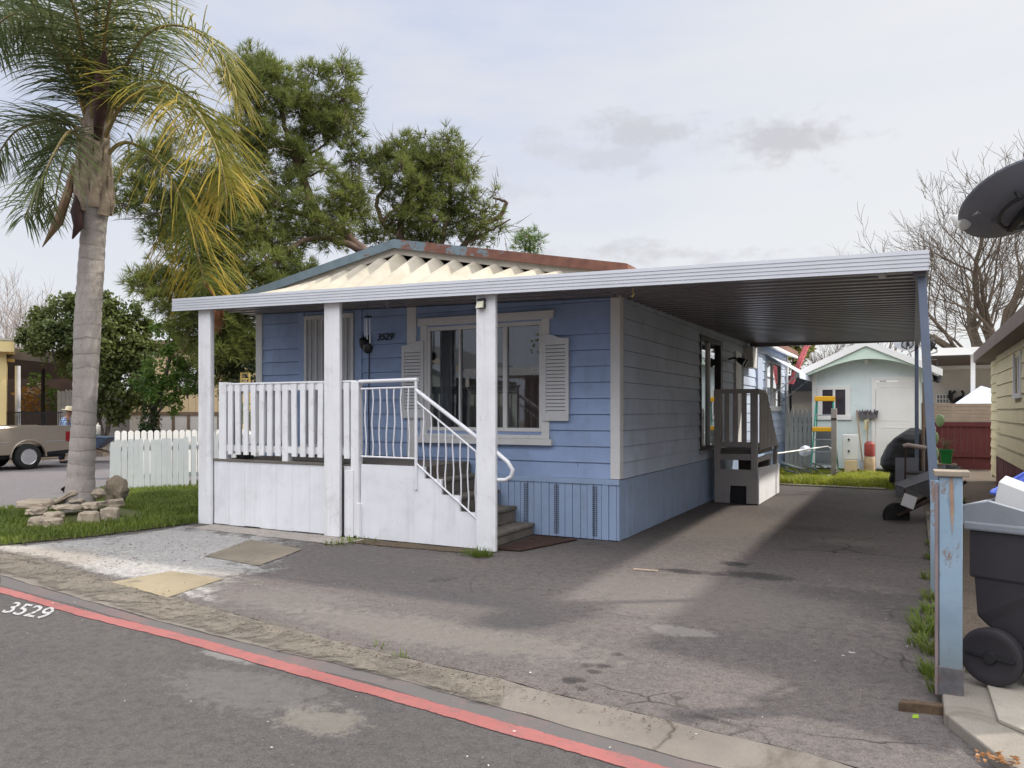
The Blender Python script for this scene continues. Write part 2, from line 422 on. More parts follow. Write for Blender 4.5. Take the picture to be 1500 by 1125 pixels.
m_apron = asphalt('whitish_rough_apron', (.36, .35, .335), .28, crackscale=.9, soft=True, coarse=.5, stains=[st(60, 815, 1.2, .5, .6, (.26, .225, .185)), st(30, 800, .5, .2, .5, (.46, .43, .38)), st(420, 800, .8, .5, .5, (.22, .20, .185)), st(330, 850, .7, .5, .5, (.24, .215, .19))])
m_dirt = asphalt('sandy_dirt', (.165, .147, .122), .36, cracks=False, soft=(.60, 1.15), coarse=.25)
m_soil = asphalt('dark_soil', (.115, .092, .072), .35, cracks=False)
m_lawn = paint('yard_soil', (.085, .095, .032), .95, .35, 5, .6, (.07, .06, .035), .6, 40)
m_lawnsoft = asphalt('lawn_soil', (.08, .085, .03), .4, cracks=False, soft=True)
m_red = None
def red_paint():
    t = NT('worn_red_paint')
    w = t.ramp(t.noise(7, 9, .8), .48, .70)
    base = t.mix(t.ramp(t.noise(1.2, 5), .3, .7), (.235, .072, .066), (.31, .11, .10))
    base = t.mix(t.math('MULTIPLY', w, .8), base, (.10, .085, .082))
    base = t.mix(t.ramp(t.noise(240, 3, .7), .52, .75), base, (.16, .05, .045))
    t.col(base); t.rough(.8); t.bump(t.noise(200, 3), .3, .005)
    soften(t, .05, .30)
    return t.m
def faded_red():
    t = NT('faded_red_paint')
    w = t.ramp(t.noise(1.6, 9, .78, dist=.5), .48, .64)
    base = t.mix(t.math('MULTIPLY', w, .5), (.095, .087, .084), (.20, .10, .09))
    base = t.mix(t.ramp(t.noise(240, 3, .7), .52, .75), base, (.05, .045, .045))
    t.col(base); t.rough(.85); t.bump(t.noise(200, 3), .3, .005)
    return t.m

# gutter edges, photograph left to right
glow = [gp(u, v) for u, v in [(-260, 795), (-120, 815), (0, 843), (133, 882), (233, 911), (360, 943), (500, 975), (600, 1000), (747, 1042), (900, 1085), (1000, 1113), (1180, 1160), (1400, 1225)]]
gup = [gp(u, v) for u, v in [(-260, 780), (-120, 796), (0, 814), (133, 846), (233, 872), (360, 905), (500, 942), (627, 973), (733, 995), (800, 1015), (900, 1038), (1000, 1063), (1180, 1105), (1400, 1170)]]
base = structure(sheet([(-160, -90), (160, -90), (160, 220), (-160, 220)], -.05, 'ground', m_soil))
road_poly = [Vector((-14, 6.6, 0))] + [p + Vector((.1, .22, 0)) for p in glow] + [Vector((14, 1.4, 0)), Vector((14, -5.2, 0)), Vector((-60, -5.2, 0)), Vector((-60, 9, 0)), Vector((-23, 9, 0))]
structure(sheet(road_poly, 0, 'road', m_road))
structure(sheet([(-13.2, 6.0), (-12.9, 7.2), (-13.3, 8.4), (-14.4, 9.4), (-17, 30), (-25, 70), (-34, 70), (-25.5, 17), (-24.2, 12.5), (-23, 8.5)], .004, 'side_street', m_lane))
lowl = [gp(u, v) for u, v in [(0, 843), (133, 882), (233, 911)]]
structure(sheet([glow[k] for k in range(2, 12)] + [gp(u, v) for u, v in [(1180, 1180), (1000, 1135), (900, 1108), (747, 1060), (600, 1018), (500, 990), (360, 957), (233, 922), (133, 893), (0, 858)]], .002, 'faded_road_paint', faded_red(), .012))
# red fire-lane stripe
rc = [gp(u, v + (1 if u < 200 else 0)) for u, v in [(-260, 820), (-120, 838), (0, 863), (133, 901), (267, 935), (367, 963), (500, 1000), (600, 1027), (747, 1069), (850, 1097), (935, 1122), (1100, 1168), (1300, 1225)]]
up = []; dn = []
for i, p in enumerate(rc):
    d = (rc[min(i + 1, len(rc) - 1)] - rc[max(i - 1, 0)]).normalized(); n = Vector((-d.y, d.x, 0))
    up.append(p + n * .062); dn.append(p - n * .062)
structure(ribbon(up, dn, .0045, 'red_road_stripe', red_paint(), (0, .8, 1, 1, .8, 0)))
# painted number on the road
mb = MB()
o0 = gp(0, 900); o1 = gp(74, 905); xa = (o1 - o0); sz = .30
ang = math.atan2(xa.y, xa.x)
def road_paint():
    t = NT('worn_white_paint'); f = t.ramp(t.noise(30, 8, .8), .44, .60)
    t.col(t.mix(f, (.46, .46, .46), (.10, .095, .092))); t.rough(.85); return t.m
vx = (gp(73, 909) - gp(0, 897)) / .74; vy = (gp(26, 881) - gp(6, 896)) / .24
Mx = Matrix(((vx.x, vy.x, 0, 0), (vx.y, vy.y, 0, 0), (0, 0, 1, .005), (0, 0, 0, 1))); o_ = gp(0, 897); Mx[0][3] = o_.x; Mx[1][3] = o_.y
put_text(mb, '3529', .34, Mx, 0, .004, 0, 1.0)
structure(build(mb, 'road_number', road_paint(), origin=False))
# valley gutter: a real shallow step up from the road, broken into slabs
mb = MB(); n = len(gup)
for i in range(3, n - 1):
    k = 4
    for j in range(k):
        a0, a1 = j / k, (j + 1) / k
        lo0 = glow[min(i, len(glow) - 1) if i < len(glow) else -1]
    pass
gutter_poly = [Vector((p.x, p.y, 0)) for p in gup[2:]] + [glow[-1] + Vector((.2, .05, 0))] + glow[2:][::-1]
structure(sheet(gutter_poly, .006, 'gutter', m_gutter, .012, .12))
# driveway and the rest of the lot
curbx = .16
drive = [gup[2], gup[3], gup[4], gup[5], gup[6], gup[7], gup[8], gup[9], gup[10], gup[11], gup[12], gup[13], Vector((1.2, 3.6, 0)), Vector((.9, 3.5, 0)), Vector((.5, 3.9, 0)), Vector((curbx, 4.55, 0)), Vector((curbx + .02, 13, 0)), Vector((.05, 17.3, 0)), Vector((-3.2, 17.5, 0)), Vector((-3.2, 8.9, 0)), Vector((-9.1, 8.9, 0)), Vector((-9.05, 7.45, 0)), Vector((-9.4, 6.0, 0)), Vector((-9.8, 5.25, 0))]
structure(sheet(drive, .006, 'driveway', m_drive, .012, .12))
apron = [Vector((-12.9, 5.6, 0)), gup[1], gup[2], gup[3], gup[4], gup[5], Vector((-5.0, 4.75, 0)), Vector((-5.1, 5.6, 0)), Vector((-5.8, 6.3, 0)), Vector((-6.1, 7.2, 0)), Vector((-6.6, 7.55, 0)), Vector((-9.05, 7.62, 0)), Vector((-8.95, 7.2, 0)), Vector((-9.2, 6.1, 0)), Vector((-9.6, 5.2, 0))]
structure(soft_sheet(apron, .0105, 'gravel_apron', m_apron, .38))
dirt = [Vector((-12.9, 5.7, 0))] + [gup[i] + Vector((.0, .25 * (1 if i < 5 else .5), 0)) for i in range(1, 8)] + [gup[8], *[glow[i] + Vector((.03, .03, 0)) for i in range(7, 1, -1)], Vector((-12.9, 4.9, 0))]
dA = [Vector((-13.2, 4.8, 0))] + [glow[i] + Vector((0, -.10, 0)) for i in range(1, 9)]; dB = [Vector((-12.9, 6.2, 0))] + [gup[i] + Vector((0, (.35, .32, .28, .20, .13, .10, .08, .06, .05)[i], 0)) for i in range(1, 9)]
structure(ribbon(dA, dB, .0155, 'dirt_strip', m_dirt))
structure(soft_sheet([(-8.72, 7.2), (-6.1, 7.1), (-5.9, 7.66), (-8.75, 7.68)], .012, 'porch_strip', asphalt('grey_concrete_strip', (.33, .30, .27), .2, soft=True), width=.10))
structure(soft_sheet([(-6.0, 7.25), (-4.5, 7.3), (-4.3, 7.7), (-6.1, 7.7)], .014, 'leaf_litter_strip', asphalt('brown_litter_soil', (.10, .075, .05), .4, cracks=False, soft=True), width=.14))
lawn = [(-9.5, 5.2), (-9.15, 6.1), (-8.95, 7.45), (-8.9, 11.5), (-13.6, 11.5), (-14.3, 9.7), (-13.1, 8.25), (-12.75, 7.1), (-12.6, 5.9), (-11, 5.35)]
structure(soft_sheet(lawn, .017, 'lawn', m_lawnsoft, width=.16))
structure(sheet([(-14.2, 11), (-8.9, 11), (-9.2, 24), (-14, 34), (-17.5, 34)], .0, 'side_yard', m_soil))
# yard and side passage at the back
structure(sheet([(-3.2, 17.3), (.1, 17.2), (.3, 24), (-3.2, 24)], .015, 'back_yard', m_lawn, .03))
structure(sheet([(-2.7, 17.35), (-.5, 17.25), (-.5, 17.55), (-2.7, 17.65)], .03, 'yard_kerb', m_curb, .02))
structure(sheet([(-1.2, 18.9), (-.5, 18.9), (-.5, 19.3), (-1.3, 19.3)], .03, 'yard_path', m_curb, .03))
structure(sheet([(curbx + .1, 5.9), (1.8, 5.9), (1.8, 26), (.2, 26), (curbx + .12, 13)], .012, 'side_passage', m_soil, .03))
mb = MB()
c0, c1, c2 = gp(1383, 1062), gp(1470, 1135), gp(1560, 1200)
mb.prism([(c0.x, c0.y, -.05), (c1.x, c1.y, -.05), (c2.x, c2.y, -.05), (2.6, 3.0, -.05), (2.6, 5.9, -.05), (c0.x + .14, 5.9, -.05), (c0.x, 5.6, -.05)], (0, 0, .115))
structure(build(mb, 'concrete_path', m_curb, origin=False, bevel=.012))
mb = MB(); mb.prism([(.37, 4.46, .066), (.62, 4.2, .066), (2.5, 3.5, .066), (2.5, 5.9, .066), (.55, 5.9, .066), (.36, 5.1, .066)], (0, 0, .02))
structure(build(mb, 'path_slab', concrete('cream_concrete', (.36, .33, .275), .12, .3, cs=.4), origin=False, bevel=.006))
mb = MB(); mb.box((curbx, 5.6, -.05), (curbx + .13, 13.5, .05)); structure(build(mb, 'kerb', m_curb, origin=False, bevel=.02))
for nm, pts, g in [('slab', [(160, 855), (245, 878), (330, 850), (252, 838)], 'brighter tan slab lying flush in the apron near the red stripe'), ('slab', [(297, 817), (380, 831), (446, 806), (366, 792)], 'duller tan slab lying flush in the apron near the porch posts')]:
    q = [gp(u, v) for u, v in pts]
    tag(soft_sheet(q, .016, 'paving_slab', concrete('tan_slab_' + g[:4], (.27, .225, .15) if 'bright' in g else (.20, .17, .13), .22, .7, (.13, .115, .095), crack=False, soft=(.12, .34)), width=.05), g, 'paving slab')

# ================================================================== MOBILE HOME
X0, X1, Y0, Y1 = -9.2, -3.2, 8.95, 22.7
def lap_wall(mb, axis, c, u0, u1, z0, z1, holes=(), pitch=.2, lip=.019, sgn=1, joints=True):
    from mathutils import noise
    wv = lambda u, z: .0035 * noise.noise(Vector((u * 1.7, z * 9, 0)))
    def P(u, z, off): return (u, c - off * sgn, z) if axis == 'x' else (c + off * sgn, u, z)
    z = z0
    while z < z1 - 1e-6:
        zb = min(z + pitch, z1); cuts = sorted({z, zb, *[h for H_ in holes for h in H_[2:] if z < h < zb]})
        for a, b in zip(cuts, cuts[1:]):
            segs = [(u0, u1)]
            for (h0, h1, g0, g1) in holes:
                if g0 < b - 1e-6 and g1 > a + 1e-6:
                    segs = [s for (p, q) in segs for s in ((p, min(q, h0)), (max(p, h1), q)) if s[1] > s[0] + 1e-6]
            g = .006 if (abs(b - zb) < 1e-6 and b < z1 - 1e-6) else 0
            oa = lip * (1 - (a - z) / pitch); ob = lip * (1 - (b - z) / pitch); b -= g
            for p, q in segs:
                jo = []
                if q - p > 1.6 and not joints is None:
                    jx = p + .4 + (q - p - .8) * R(); jo = [(p, jx - .002), (jx + .002, q)]
                for (p, q) in (jo or [(p, q)]):
                  k = max(1, int((q - p) / .35))
                  for i in range(k):
                    pa = p + (q - p) * i / k; qa = p + (q - p) * (i + 1) / k
                    wa, wb = wv(pa, z), wv(qa, z)
                    mb.quad(P(pa, a + (wa if a == z else 0), oa), P(qa, a + (wb if a == z else 0), oa), P(qa, b, ob), P(pa, b, ob))
                    if a == z: mb.quad(P(pa, a + wa, -.03), P(qa, a + wb, -.03), P(qa, a + wb, oa), P(pa, a + wa, oa))
                  if g: mb.quad(P(p, b, ob), P(q, b, ob), P(q, b, -.03), P(p, b, -.03)); mb.quad(P(p, b, -.03), P(q, b, -.03), P(q, b + g, -.03), P(p, b + g, -.03))
        z = zb
    return mb
home = thing('mobile_home', 'blue lap sided mobile home with white trim and shuttered front window', 'mobile home', (-6.2, 8.95, 0))
win = (-5.99, -4.23, 1.33, 2.76)
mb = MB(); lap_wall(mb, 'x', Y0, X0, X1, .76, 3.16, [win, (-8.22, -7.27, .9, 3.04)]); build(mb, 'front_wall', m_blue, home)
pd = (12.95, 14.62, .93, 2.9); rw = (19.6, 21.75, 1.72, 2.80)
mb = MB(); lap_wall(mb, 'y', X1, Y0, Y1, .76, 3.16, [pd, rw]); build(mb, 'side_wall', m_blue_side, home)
mb = MB(); mb.box((X0, Y0 + .02, .02), (X0 + .05, Y1, 3.2)); mb.box((X0, Y1 - .05, .02), (X1 - .01, Y1, 3.2)); build(mb, 'rear_wall', m_blue, home)
# gable over the front wall
mb = MB(); mb.prism([(X0, Y0 + .03, 3.16), (X1, Y0 + .03, 3.16), (X1, Y0 + .03, 3.24), (-6.2, Y0 + .03, 3.82), (X0, Y0 + .03, 3.24)], (0, .06, 0)); build(mb, 'gable', m_blue, home)
# skirting with vertical grooves
mb = MB()
def skirt(mb, axis, c, u0, u1, z0, z1, w=.1):
    u = u0
    while u < u1 - .01:
        e = min(u + w * U(.8, 1.2), u1); o = U(.014, .024)
        if axis == 'x': mb.box((u, c - o, z0), (e - .006, c + .02, z1))
        else: mb.box((c - .02, u, z0), (c + o, e - .006, z1))
        u = e
    if axis == 'x': mb.box((u0, c, z0), (u1, c + .02, z1))
    else: mb.box((c - .02, u0, z0), (c, u1, z1))
skirt(mb, 'x', Y0, -5.0, X1 + .012, .01, .69); sk = build(mb, 'front_skirting', m_skirt, home, bevel=.003)
mb = MB(); skirt(mb, 'y', X1, Y0 - .012, Y1, .01, .75, .22); build(mb, 'side_skirting', m_skirt, home, bevel=.003)
mb = MB(); mb.box((-5.0, Y0 - .034, .69), (X1 + .02, Y0 + .01, .758)); build(mb, 'skirting_rail', m_skirt, home, bevel=.004)
mb = MB()
for xv in (-4.02, -3.5, -4.45):
    for k in range(26):
        for j in (-1, 0, 1): mb.box((xv + j * .024 - .007, Y0 - .0275, .05 + k * .024), (xv + j * .024 + .007, Y0 - .0245, .062 + k * .024))
build(mb, 'skirting_vent', m_dark, home)
# trims
mb = MB(); mb.box((X1 - .095, Y0 - .03, .765), (X1 + .028, Y0 + .0, 3.15)); mb.box((X1, Y0, .765), (X1 + .0285, Y0 + .10, 3.15)); build(mb, 'corner_trim', m_white, home, bevel=.004)
mb = MB(); mb.box((X0 - .03, Y0 - .03, .76), (X0 + .1, Y0, 3.15)); build(mb, 'corner_trim', m_white, home, bevel=.004)
mb = MB(); mb.box((-6.325, Y0 - .028, .93), (-6.17, Y0 - .0, 3.15)); build(mb, 'seam_trim', m_white, home, bevel=.004)
mb = MB(); mb.box((X1 - .02, Y0, 3.10), (X1 + .035, Y1, 3.2)); build(mb, 'eave_trim', m_blue, home, bevel=.004)
# front window
wn = build(MB().box((win[0] - .11, Y0 - .03, win[2] - .09), (win[0], Y0 + .0, win[3] + .02)).box((win[1], Y0 - .03, win[2] - .09), (win[1] + .11, Y0, win[3] + .02)), 'window', m_white, home, bevel=.004)
f = MB()
for a, b in (((win[0], win[2]), (win[0] + .04, win[3])), ((win[1] - .04, win[2]), (win[1], win[3])), ((win[0] + .04, win[2]), (win[1] - .04, win[2] + .05)), ((win[0] + .04, win[3] - .05), (win[1] - .04, win[3])), ((-4.80, win[2] + .05), (-4.74, win[3] - .05)), ((-5.48, win[2] + .05), (-5.455, win[3] - .05))):
    f.box((a[0], Y0 - .015, a[1]), (b[0], Y0 + .05, b[1]))
build(f, 'window_frame', m_white, wn, bevel=.003)
f = MB(); f.prism([(-6.13, Y0 - .055, win[3] + .02), (-4.06, Y0 - .055, win[3] + .02), (-4.05, Y0 - .055, win[3] + .125), (-6.13, Y0 - .055, win[3] + .125)], (0, .055, 0)); build(f, 'header', m_white, wn, bevel=.005)
f = MB().box((-6.16, Y0 - .075, win[2] - .17), (-4.07, Y0, win[2] - .09)).box((-6.10, Y0 - .05, win[2] - .088), (-4.11, Y0 - .0305, win[2] - .04)); build(f, 'sill', m_white, wn, bevel=.005)
f = MB().quad((win[0] + .04, Y0 + .02, win[2] + .05), (win[1] - .04, Y0 + .02, win[2] + .05), (win[1] - .04, Y0 + .02, win[3] - .05), (win[0] + .04, Y0 + .02, win[3] - .05)); build(f, 'pane', m_glass, wn)
def curtain(name, x0, x1, y, z0, z1, m, par, amp=.025, wl=.11, ax='x'):
    c = MB(); n = max(6, int((x1 - x0) / .012)); v = []
    for i in range(n + 1):
        x = x0 + (x1 - x0) * i / n; o = amp * math.sin(2 * PI * x / wl + .6 * math.sin(x * 9)); v.append((x, o))
    for (a, oa), (b, ob) in zip(v, v[1:]):
        if ax == 'x': c.quad((a, y + oa, z0), (b, y + ob, z0), (b, y + ob, z1), (a, y + oa, z1))
        else: c.quad((y + oa, a, z0), (y + ob, b, z0), (y + ob, b, z1), (y + oa, a, z1))
    return build(c, name, m, par, smooth=True)
curtain('curtain', -5.45, -5.24, Y0 + .12, 1.2, 2.85, m_curtdark, wn)
curtain('curtain', -4.95, -4.2, Y0 + .14, 1.2, 2.85, m_curtain, wn)
curtain('curtain', -6.02, -5.7, Y0 + .16, 1.2, 2.85, paint('grey_curtain', (.25, .24, .23), .9, .1, 4, grain=(20, 20, 1)), wn)
# shutters: stiles, louvres and a top that curves down on the outer side
def shutter(x0, x1, z0, z1, mirror):
    s = MB(); y = Y0 - .03; w = x1 - x0; top = []
    for i in range(13):
        k = i / 12; kk = k if not mirror else 1 - k
        top.append((x0 + w * k, y, z1 + .055 * (1 / (1 + math.exp((kk - .5) * 12))) - .01))
    s.prism([(x0, y, z1 - .09)] + [(x1, y, z1 - .09)] + top[::-1], (0, -.03, 0))
    s.box((x0, y - .03, z0), (x0 + .045, y, z1 - .09)); s.box((x1 - .045, y - .03, z0), (x1, y, z1 - .09)); s.box((x0 + .045, y - .03, z0), (x1 - .045, y, z0 + .09))
    z = z0 + .09
    while z < z1 - .1:
        s.box((x0 + .045, y - .024, z), (x1 - .045, y - .012, z + .037)); z += .046
    sh = build(s, 'shutter', m_shutter, home)
    build(MB().quad((x0 + .01, y - .002, z0 + .01), (x1 - .01, y - .002, z0 + .01), (x1 - .01, y - .002, z1 - .1), (x0 + .01, y - .002, z1 - .1)), 'backing', paint('slit_shade', (.16, .16, .165), .8), sh); return sh  # dark sheet paints the shade seen in the slits between louvres
shutter(-6.395, -6.03, 1.50, 2.53, True); shutter(-4.20, -3.84, 1.475, 2.53, False)
# front security door
dr = build(MB().box((-8.22, Y0 - .045, .94), (-8.17, Y0 + .02, 3.04)).box((-7.32, Y0 - .045, .94), (-7.27, Y0 + .02, 3.04)).box((-8.17, Y0 - .045, 2.98), (-7.32, Y0 + .02, 3.04)).box((-8.17, Y0 - .045, .94), (-7.32, Y0 + .02, 1.10)).box((-8.17, Y0 - .045, 1.93), (-7.32, Y0 + .02, 1.99)), 'front_door', m_shutter, home, bevel=.004)
build(MB().box((-8.17, Y0 - .012, 1.10), (-7.32, Y0 - .002, 1.93)).box((-8.17, Y0 - .012, 1.99), (-7.32, Y0 - .002, 2.98)), 'screen', m_screen, dr)
b = MB(); xs = [-8.10 + k * .115 for k in range(7)]
for x in xs: b.box((x - .008, Y0 - .035, 1.10), (x + .008, Y0 - .016, 2.98))
build(b, 'bar', m_shutter, dr)
b = MB(); b.lathe([(.028, 0), (.028, .008), (.012, .012), (.012, .035), (.027, .045), (.03, .06), (.02, .075), (0.004, .078)], 14, Matrix.Translation((-7.30, Y0 - .045, 1.98)) @ Matrix.Rotation(PI / 2, 4, 'X')); build(b, 'knob', m_brass, dr, smooth=True)
b = MB().box((-7.25, Y0 - .03, .93), (-7.13, Y0, 3.1)).box((-8.34, Y0 - .03, .93), (-8.235, Y0, 3.1)); build(b, 'door_trim', m_blue, home, bevel=.004)
# number and lamp
b = MB(); Mt = Matrix.Translation((-6.85, Y0 - .024, 2.615)) @ Matrix.Rotation(PI / 2, 4, 'X')
put_text(b, '3529', .135, Mt, .28, .002, .012, 1.05); build(b, 'house_number', m_num, home)
b = MB(); b.box((-7.06, Y0 - .03, 2.52), (-6.98, Y0 - .005, 2.70)); b.tube([(-7.02, Y0 - .03, 2.66), (-7.02, Y0 - .09, 2.70), (-7.02, Y0 - .12, 2.66)], .01)
lamp = build(b, 'wall_lamp', m_black, home, bevel=.003)
b = MB(); b.lathe([(.02, .0), (.055, -.02), (.065, -.05), (.05, -.14), (.025, -.17), (.006, -.18)], 12, Matrix.Translation((-7.02, Y0 - .12, 2.66))); build(b, 'lantern', m_black, lamp, smooth=True)
b = MB(); b.tube([(-6.99, Y0 - .025, 2.5), (-7.0, Y0 - .025, 1.6), (-6.99, Y0 - .025, .95)], .008, 6); build(b, 'cable', m_black, home)
# roof, rake boards, soffit strips
ZP, ZE, YF, YB = 3.90, 3.285, 8.46, 23.1
rf = MB()
for xe in (-9.48, -2.93):
    rf.prism([(-6.2, YF, ZP - .02), (xe, YF, ZE - .02), (xe, YF, ZE - .09), (-6.2, YF, ZP - .09)], (0, YB - YF, 0))
roof = build(rf, 'roof', m_shingle, home)
rk = MB()
def slope(x): return ZP - (ZP - ZE) * abs(x + 6.2) / (3.27)
for xa, xb in ((-9.5, -6.2), (-6.2, -2.93)):
    rk.prism([(xa, YF - .03, slope(xa) + .012), (xb, YF - .03, slope(xb) + .012), (xb, YF - .03, slope(xb) - .108), (xa, YF - .03, slope(xa) - .108)], (0, .028, 0))
rk.prism([(-2.93, YF - .03, ZE + .012), (-2.90, YF - .03, ZE + .0), (-2.90, YF - .03, ZE - .125), (-2.93, YF - .03, ZE - .125)], (0, YB - YF, 0))
build(rk, 'rake_board', m_rust, roof)
rk = MB()
for xa, xb in ((-9.3, -6.2), (-6.2, -3.0)):
    rk.prism([(xa, YF + .02, slope(xa) - .10), (xb, YF + .02, slope(xb) - .10), (xb, YF + .02, slope(xb) - .185), (xa, YF + .02, slope(xa) - .185)], (0, .03, 0))
build(rk, 'soffit_board', paint('beige_board', (.42, .385, .33), .7, .12, 2, .5, (.25, .2, .15), .3), roof)
build(MB().box((-2.99, YF, ZE - .20), (-2.9, YB, ZE - .13)), 'eave_gutter', m_white, roof, bevel=.01)
# patio door on the side
dk_ = MB()
for a, b in (((pd[0], pd[2]), (pd[0] + .07, pd[3])), ((pd[1] - .16, pd[2]), (pd[1], pd[3])), ((pd[0] + .07, pd[3] - .09), (pd[1] - .16, pd[3])), ((pd[0] + .07, pd[2]), (pd[1] - .16, pd[2] + .06))):
    dk_.box((X1 - .06, a[0], a[1]), (X1 + .03, b[0], b[1]))
pdo = build(dk_, 'patio_door', paint('dark_brown_frame', (.05, .04, .04), .5, .15), home, bevel=.004)
build(MB().box((X1 - .04, 13.66, pd[2] + .06), (X1 + .01, 13.72, pd[3] - .09)), 'mullion', m_white, pdo, bevel=.003)
build(MB().quad((X1 - .03, pd[0] + .07, pd[2] + .06), (X1 - .03, pd[1] - .16, pd[2] + .06), (X1 - .03, pd[1] - .16, pd[3] - .09), (X1 - .03, pd[0] + .07, pd[3] - .09)), 'pane', glassmat('patio_glass', (.6, .65, .66), .28), pdo)
curtain('curtain', 13.0, 14.4, X1 - .15, .95, 2.85, m_curtdark, pdo, ax='y')
build(MB().box((X1 + .03, pd[0] - .02, pd[2] - .05), (X1 + .06, pd[1] + .02, pd[2])), 'threshold', m_alum, pdo)
# rear room: side entrance, meter box, cover strip, window with awning
sd = build(MB().box((X1, 15.75, .95), (X1 + .05, 16.3, 2.80)), 'side_door', m_white, home, bevel=.005)
build(MB().box((X1, 16.3, .95), (X1 + .03, 16.62, 2.82)), 'door_gap', m_black, sd)
build(MB().box((X1, 16.85, 2.52), (X1 + .18, 17.35, 2.98)), 'meter_box', m_white, home, bevel=.012)
fl = build(MB().tube([(X1, 15.2, 2.60), (X1 + .12, 15.2, 2.63), (X1 + .2, 15.25, 2.6)], .02), 'flood_lamp', m_black, home)
for dy in (-.14, .14):
    build(MB().lathe([(.035, 0), (.05, .02), (.07, .12), (.075, .15), (.06, .15)], 12, Matrix.Translation((X1 + .2, 15.25 + dy, 2.6)) @ Matrix.Rotation(math.radians(120), 4, 'Y')), 'lamp_head', m_black, fl, smooth=True)
build(MB().box((X1, 18.15, .8), (X1 + .06, 18.75, 2.84)), 'cover_strip', paint('pale_blue_panel', (.42, .48, .60), .5, .06), home, bevel=.004)
wr = build(MB().box((X1 + .0, rw[0] - .1, rw[2] - .12), (X1 + .045, rw[1] + .1, rw[2])).box((X1 + .0, rw[0] - .1, rw[2]), (X1 + .03, rw[0], rw[3])).box((X1 + .0, rw[1], rw[2]), (X1 + .03, rw[1] + .1, rw[3])).box((X1, rw[0], rw[3]), (X1 + .03, rw[1], rw[3] + .06)).box((X1 - .02, 20.5, rw[2]), (X1 + .02, 20.57, rw[3])), 'rear_window', m_white, home, bevel=.004)
build(MB().quad((X1 - .015, rw[0], rw[2]), (X1 - .015, rw[1], rw[2]), (X1 - .015, rw[1], rw[3]), (X1 - .015, rw[0], rw[3])), 'pane', m_glass, wr)
curtain('curtain', rw[0], rw[1], X1 - .12, rw[2], rw[3], m_curtdark, wr, ax='y')
aw = MB()
for k in range(12):
    ya = rw[0] - .15 + k * .215
    aw.prism([(X1 + .02, ya, 2.98), (X1 + .02, ya + .2, 2.98), (X1 + .78, ya + .2, 2.50), (X1 + .78, ya, 2.50)], (.008, 0, .014))
aw.prism([(X1 + .78, rw[0] - .15, 2.50), (X1 + .78, rw[1] + .25, 2.50), (X1 + .79, rw[1] + .25, 2.38), (X1 + .79, rw[0] - .15, 2.38)], (.01, 0, .002))
awn = build(aw, 'awning', paint('pale_blue_awning', (.62, .67, .76), .45, .06, 2, .2, (.4, .4, .4)), wr)
for ya in (rw[0] - .1, rw[1] + .2): build(MB().tube([(X1 + .02, ya, 1.85), (X1 + .77, ya, 2.49)], .014, 6), 'strut', m_alum, awn)
build(MB().tube([(X1 + .06, Y1 - .05, 3.15), (X1 + .06, Y1 - .05, .1)], .035, 8), 'downpipe', m_white, home)
build(MB().box((X1 - 2.0, Y0 + 2.5, .1), (X1 - 1.9, Y1 - .1, 3.15)).box((X0 + .1, Y0 + 2.4, .1), (X1 - .1, Y0 + 2.5, 3.15)).box((X0 + .1, Y0 + .05, .85), (X1 - .05, Y1 - .1, .9)).box((X0 + .1, Y0 + .05, 3.1), (X1 - .05, Y1 - .1, 3.15)), 'room_partition', paint('room_wall', (.22, .20, .18), .9, .1, 2, bump=0), home)

# ================================================================== CARPORT AND PORCH ROOF
cp = thing('carport', 'long flat white edged carport roof on boxed posts across the front and drive', 'carport', (-4.6, 7.5, 0))
def ftop(x): return 3.2 - .0229 * (x + 9.378)
XL, XR, YFr = -9.38, .12, 7.5
fs = MB(); hgt = .176; ns = 5
for k in range(ns):
    a = k * hgt / ns; b = (k + 1) * hgt / ns
    for xa, xb in ((XL, -4.2), (-4.2, XR)):
        p = [(xa, YFr - .004, ftop(xa) - a), (xb, YFr - .004, ftop(xb) - a), (xb, YFr - .010, ftop(xb) - b), (xa, YFr - .010, ftop(xa) - b)]
        fs.quad(*p); fs.quad(p[3], p[2], (xb, YFr - .004, ftop(xb) - b), (xa, YFr - .004, ftop(xa) - b))
for xe in (XL, XR): fs.quad((xe, YFr - .004, ftop(xe)), (xe, YFr + .06, ftop(xe)), (xe, YFr + .06, ftop(xe) - hgt), (xe, YFr - .016, ftop(xe) - hgt))
fs.quad((XL, YFr - .004, ftop(XL)), (XR, YFr - .004, ftop(XR)), (XR, YFr + .06, ftop(XR)), (XL, YFr + .06, ftop(XL)))
fs.quad((XL, YFr + .03, ftop(XL)), (XR, YFr + .03, ftop(XR)), (XR, YFr + .03, ftop(XR) - hgt), (XL, YFr + .03, ftop(XL) - hgt))
build(fs, 'fascia', m_fascia, cp)
build(MB().prism([(XR, YFr + .06, ftop(XR)), (XR, 17.25, ftop(XR) + .08), (XR, 17.25, ftop(XR) - .09), (XR, YFr + .06, ftop(XR) - .17)], (-.02, 0, 0)), 'side_fascia', m_fascia, cp)
def pans(x0, x1, y0, y1, rise):
    p = MB(); y = y0; prof = []
    while y < y1:
        for dy, dz in ((0, 0), (.03, .06), (.12, .06), (.15, 0)): prof.append((y + dy, dz))
        y += .25
    prof.append((y1, 0))
    z = lambda x, yy: ftop(x) - .075 + rise * (yy - y0)
    for (a, za), (b, zb) in zip(prof, prof[1:]):
        p.quad((x0, a, z(x0, a) + za), (x1, a, z(x1, a) + za), (x1, b, z(x1, b) + zb), (x0, b, z(x0, b) + zb))
    return p
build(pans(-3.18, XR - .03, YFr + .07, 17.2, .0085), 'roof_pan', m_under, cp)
build(pans(XL + .02, -3.18, YFr + .07, 8.88, .0), 'roof_pan', m_under, cp)
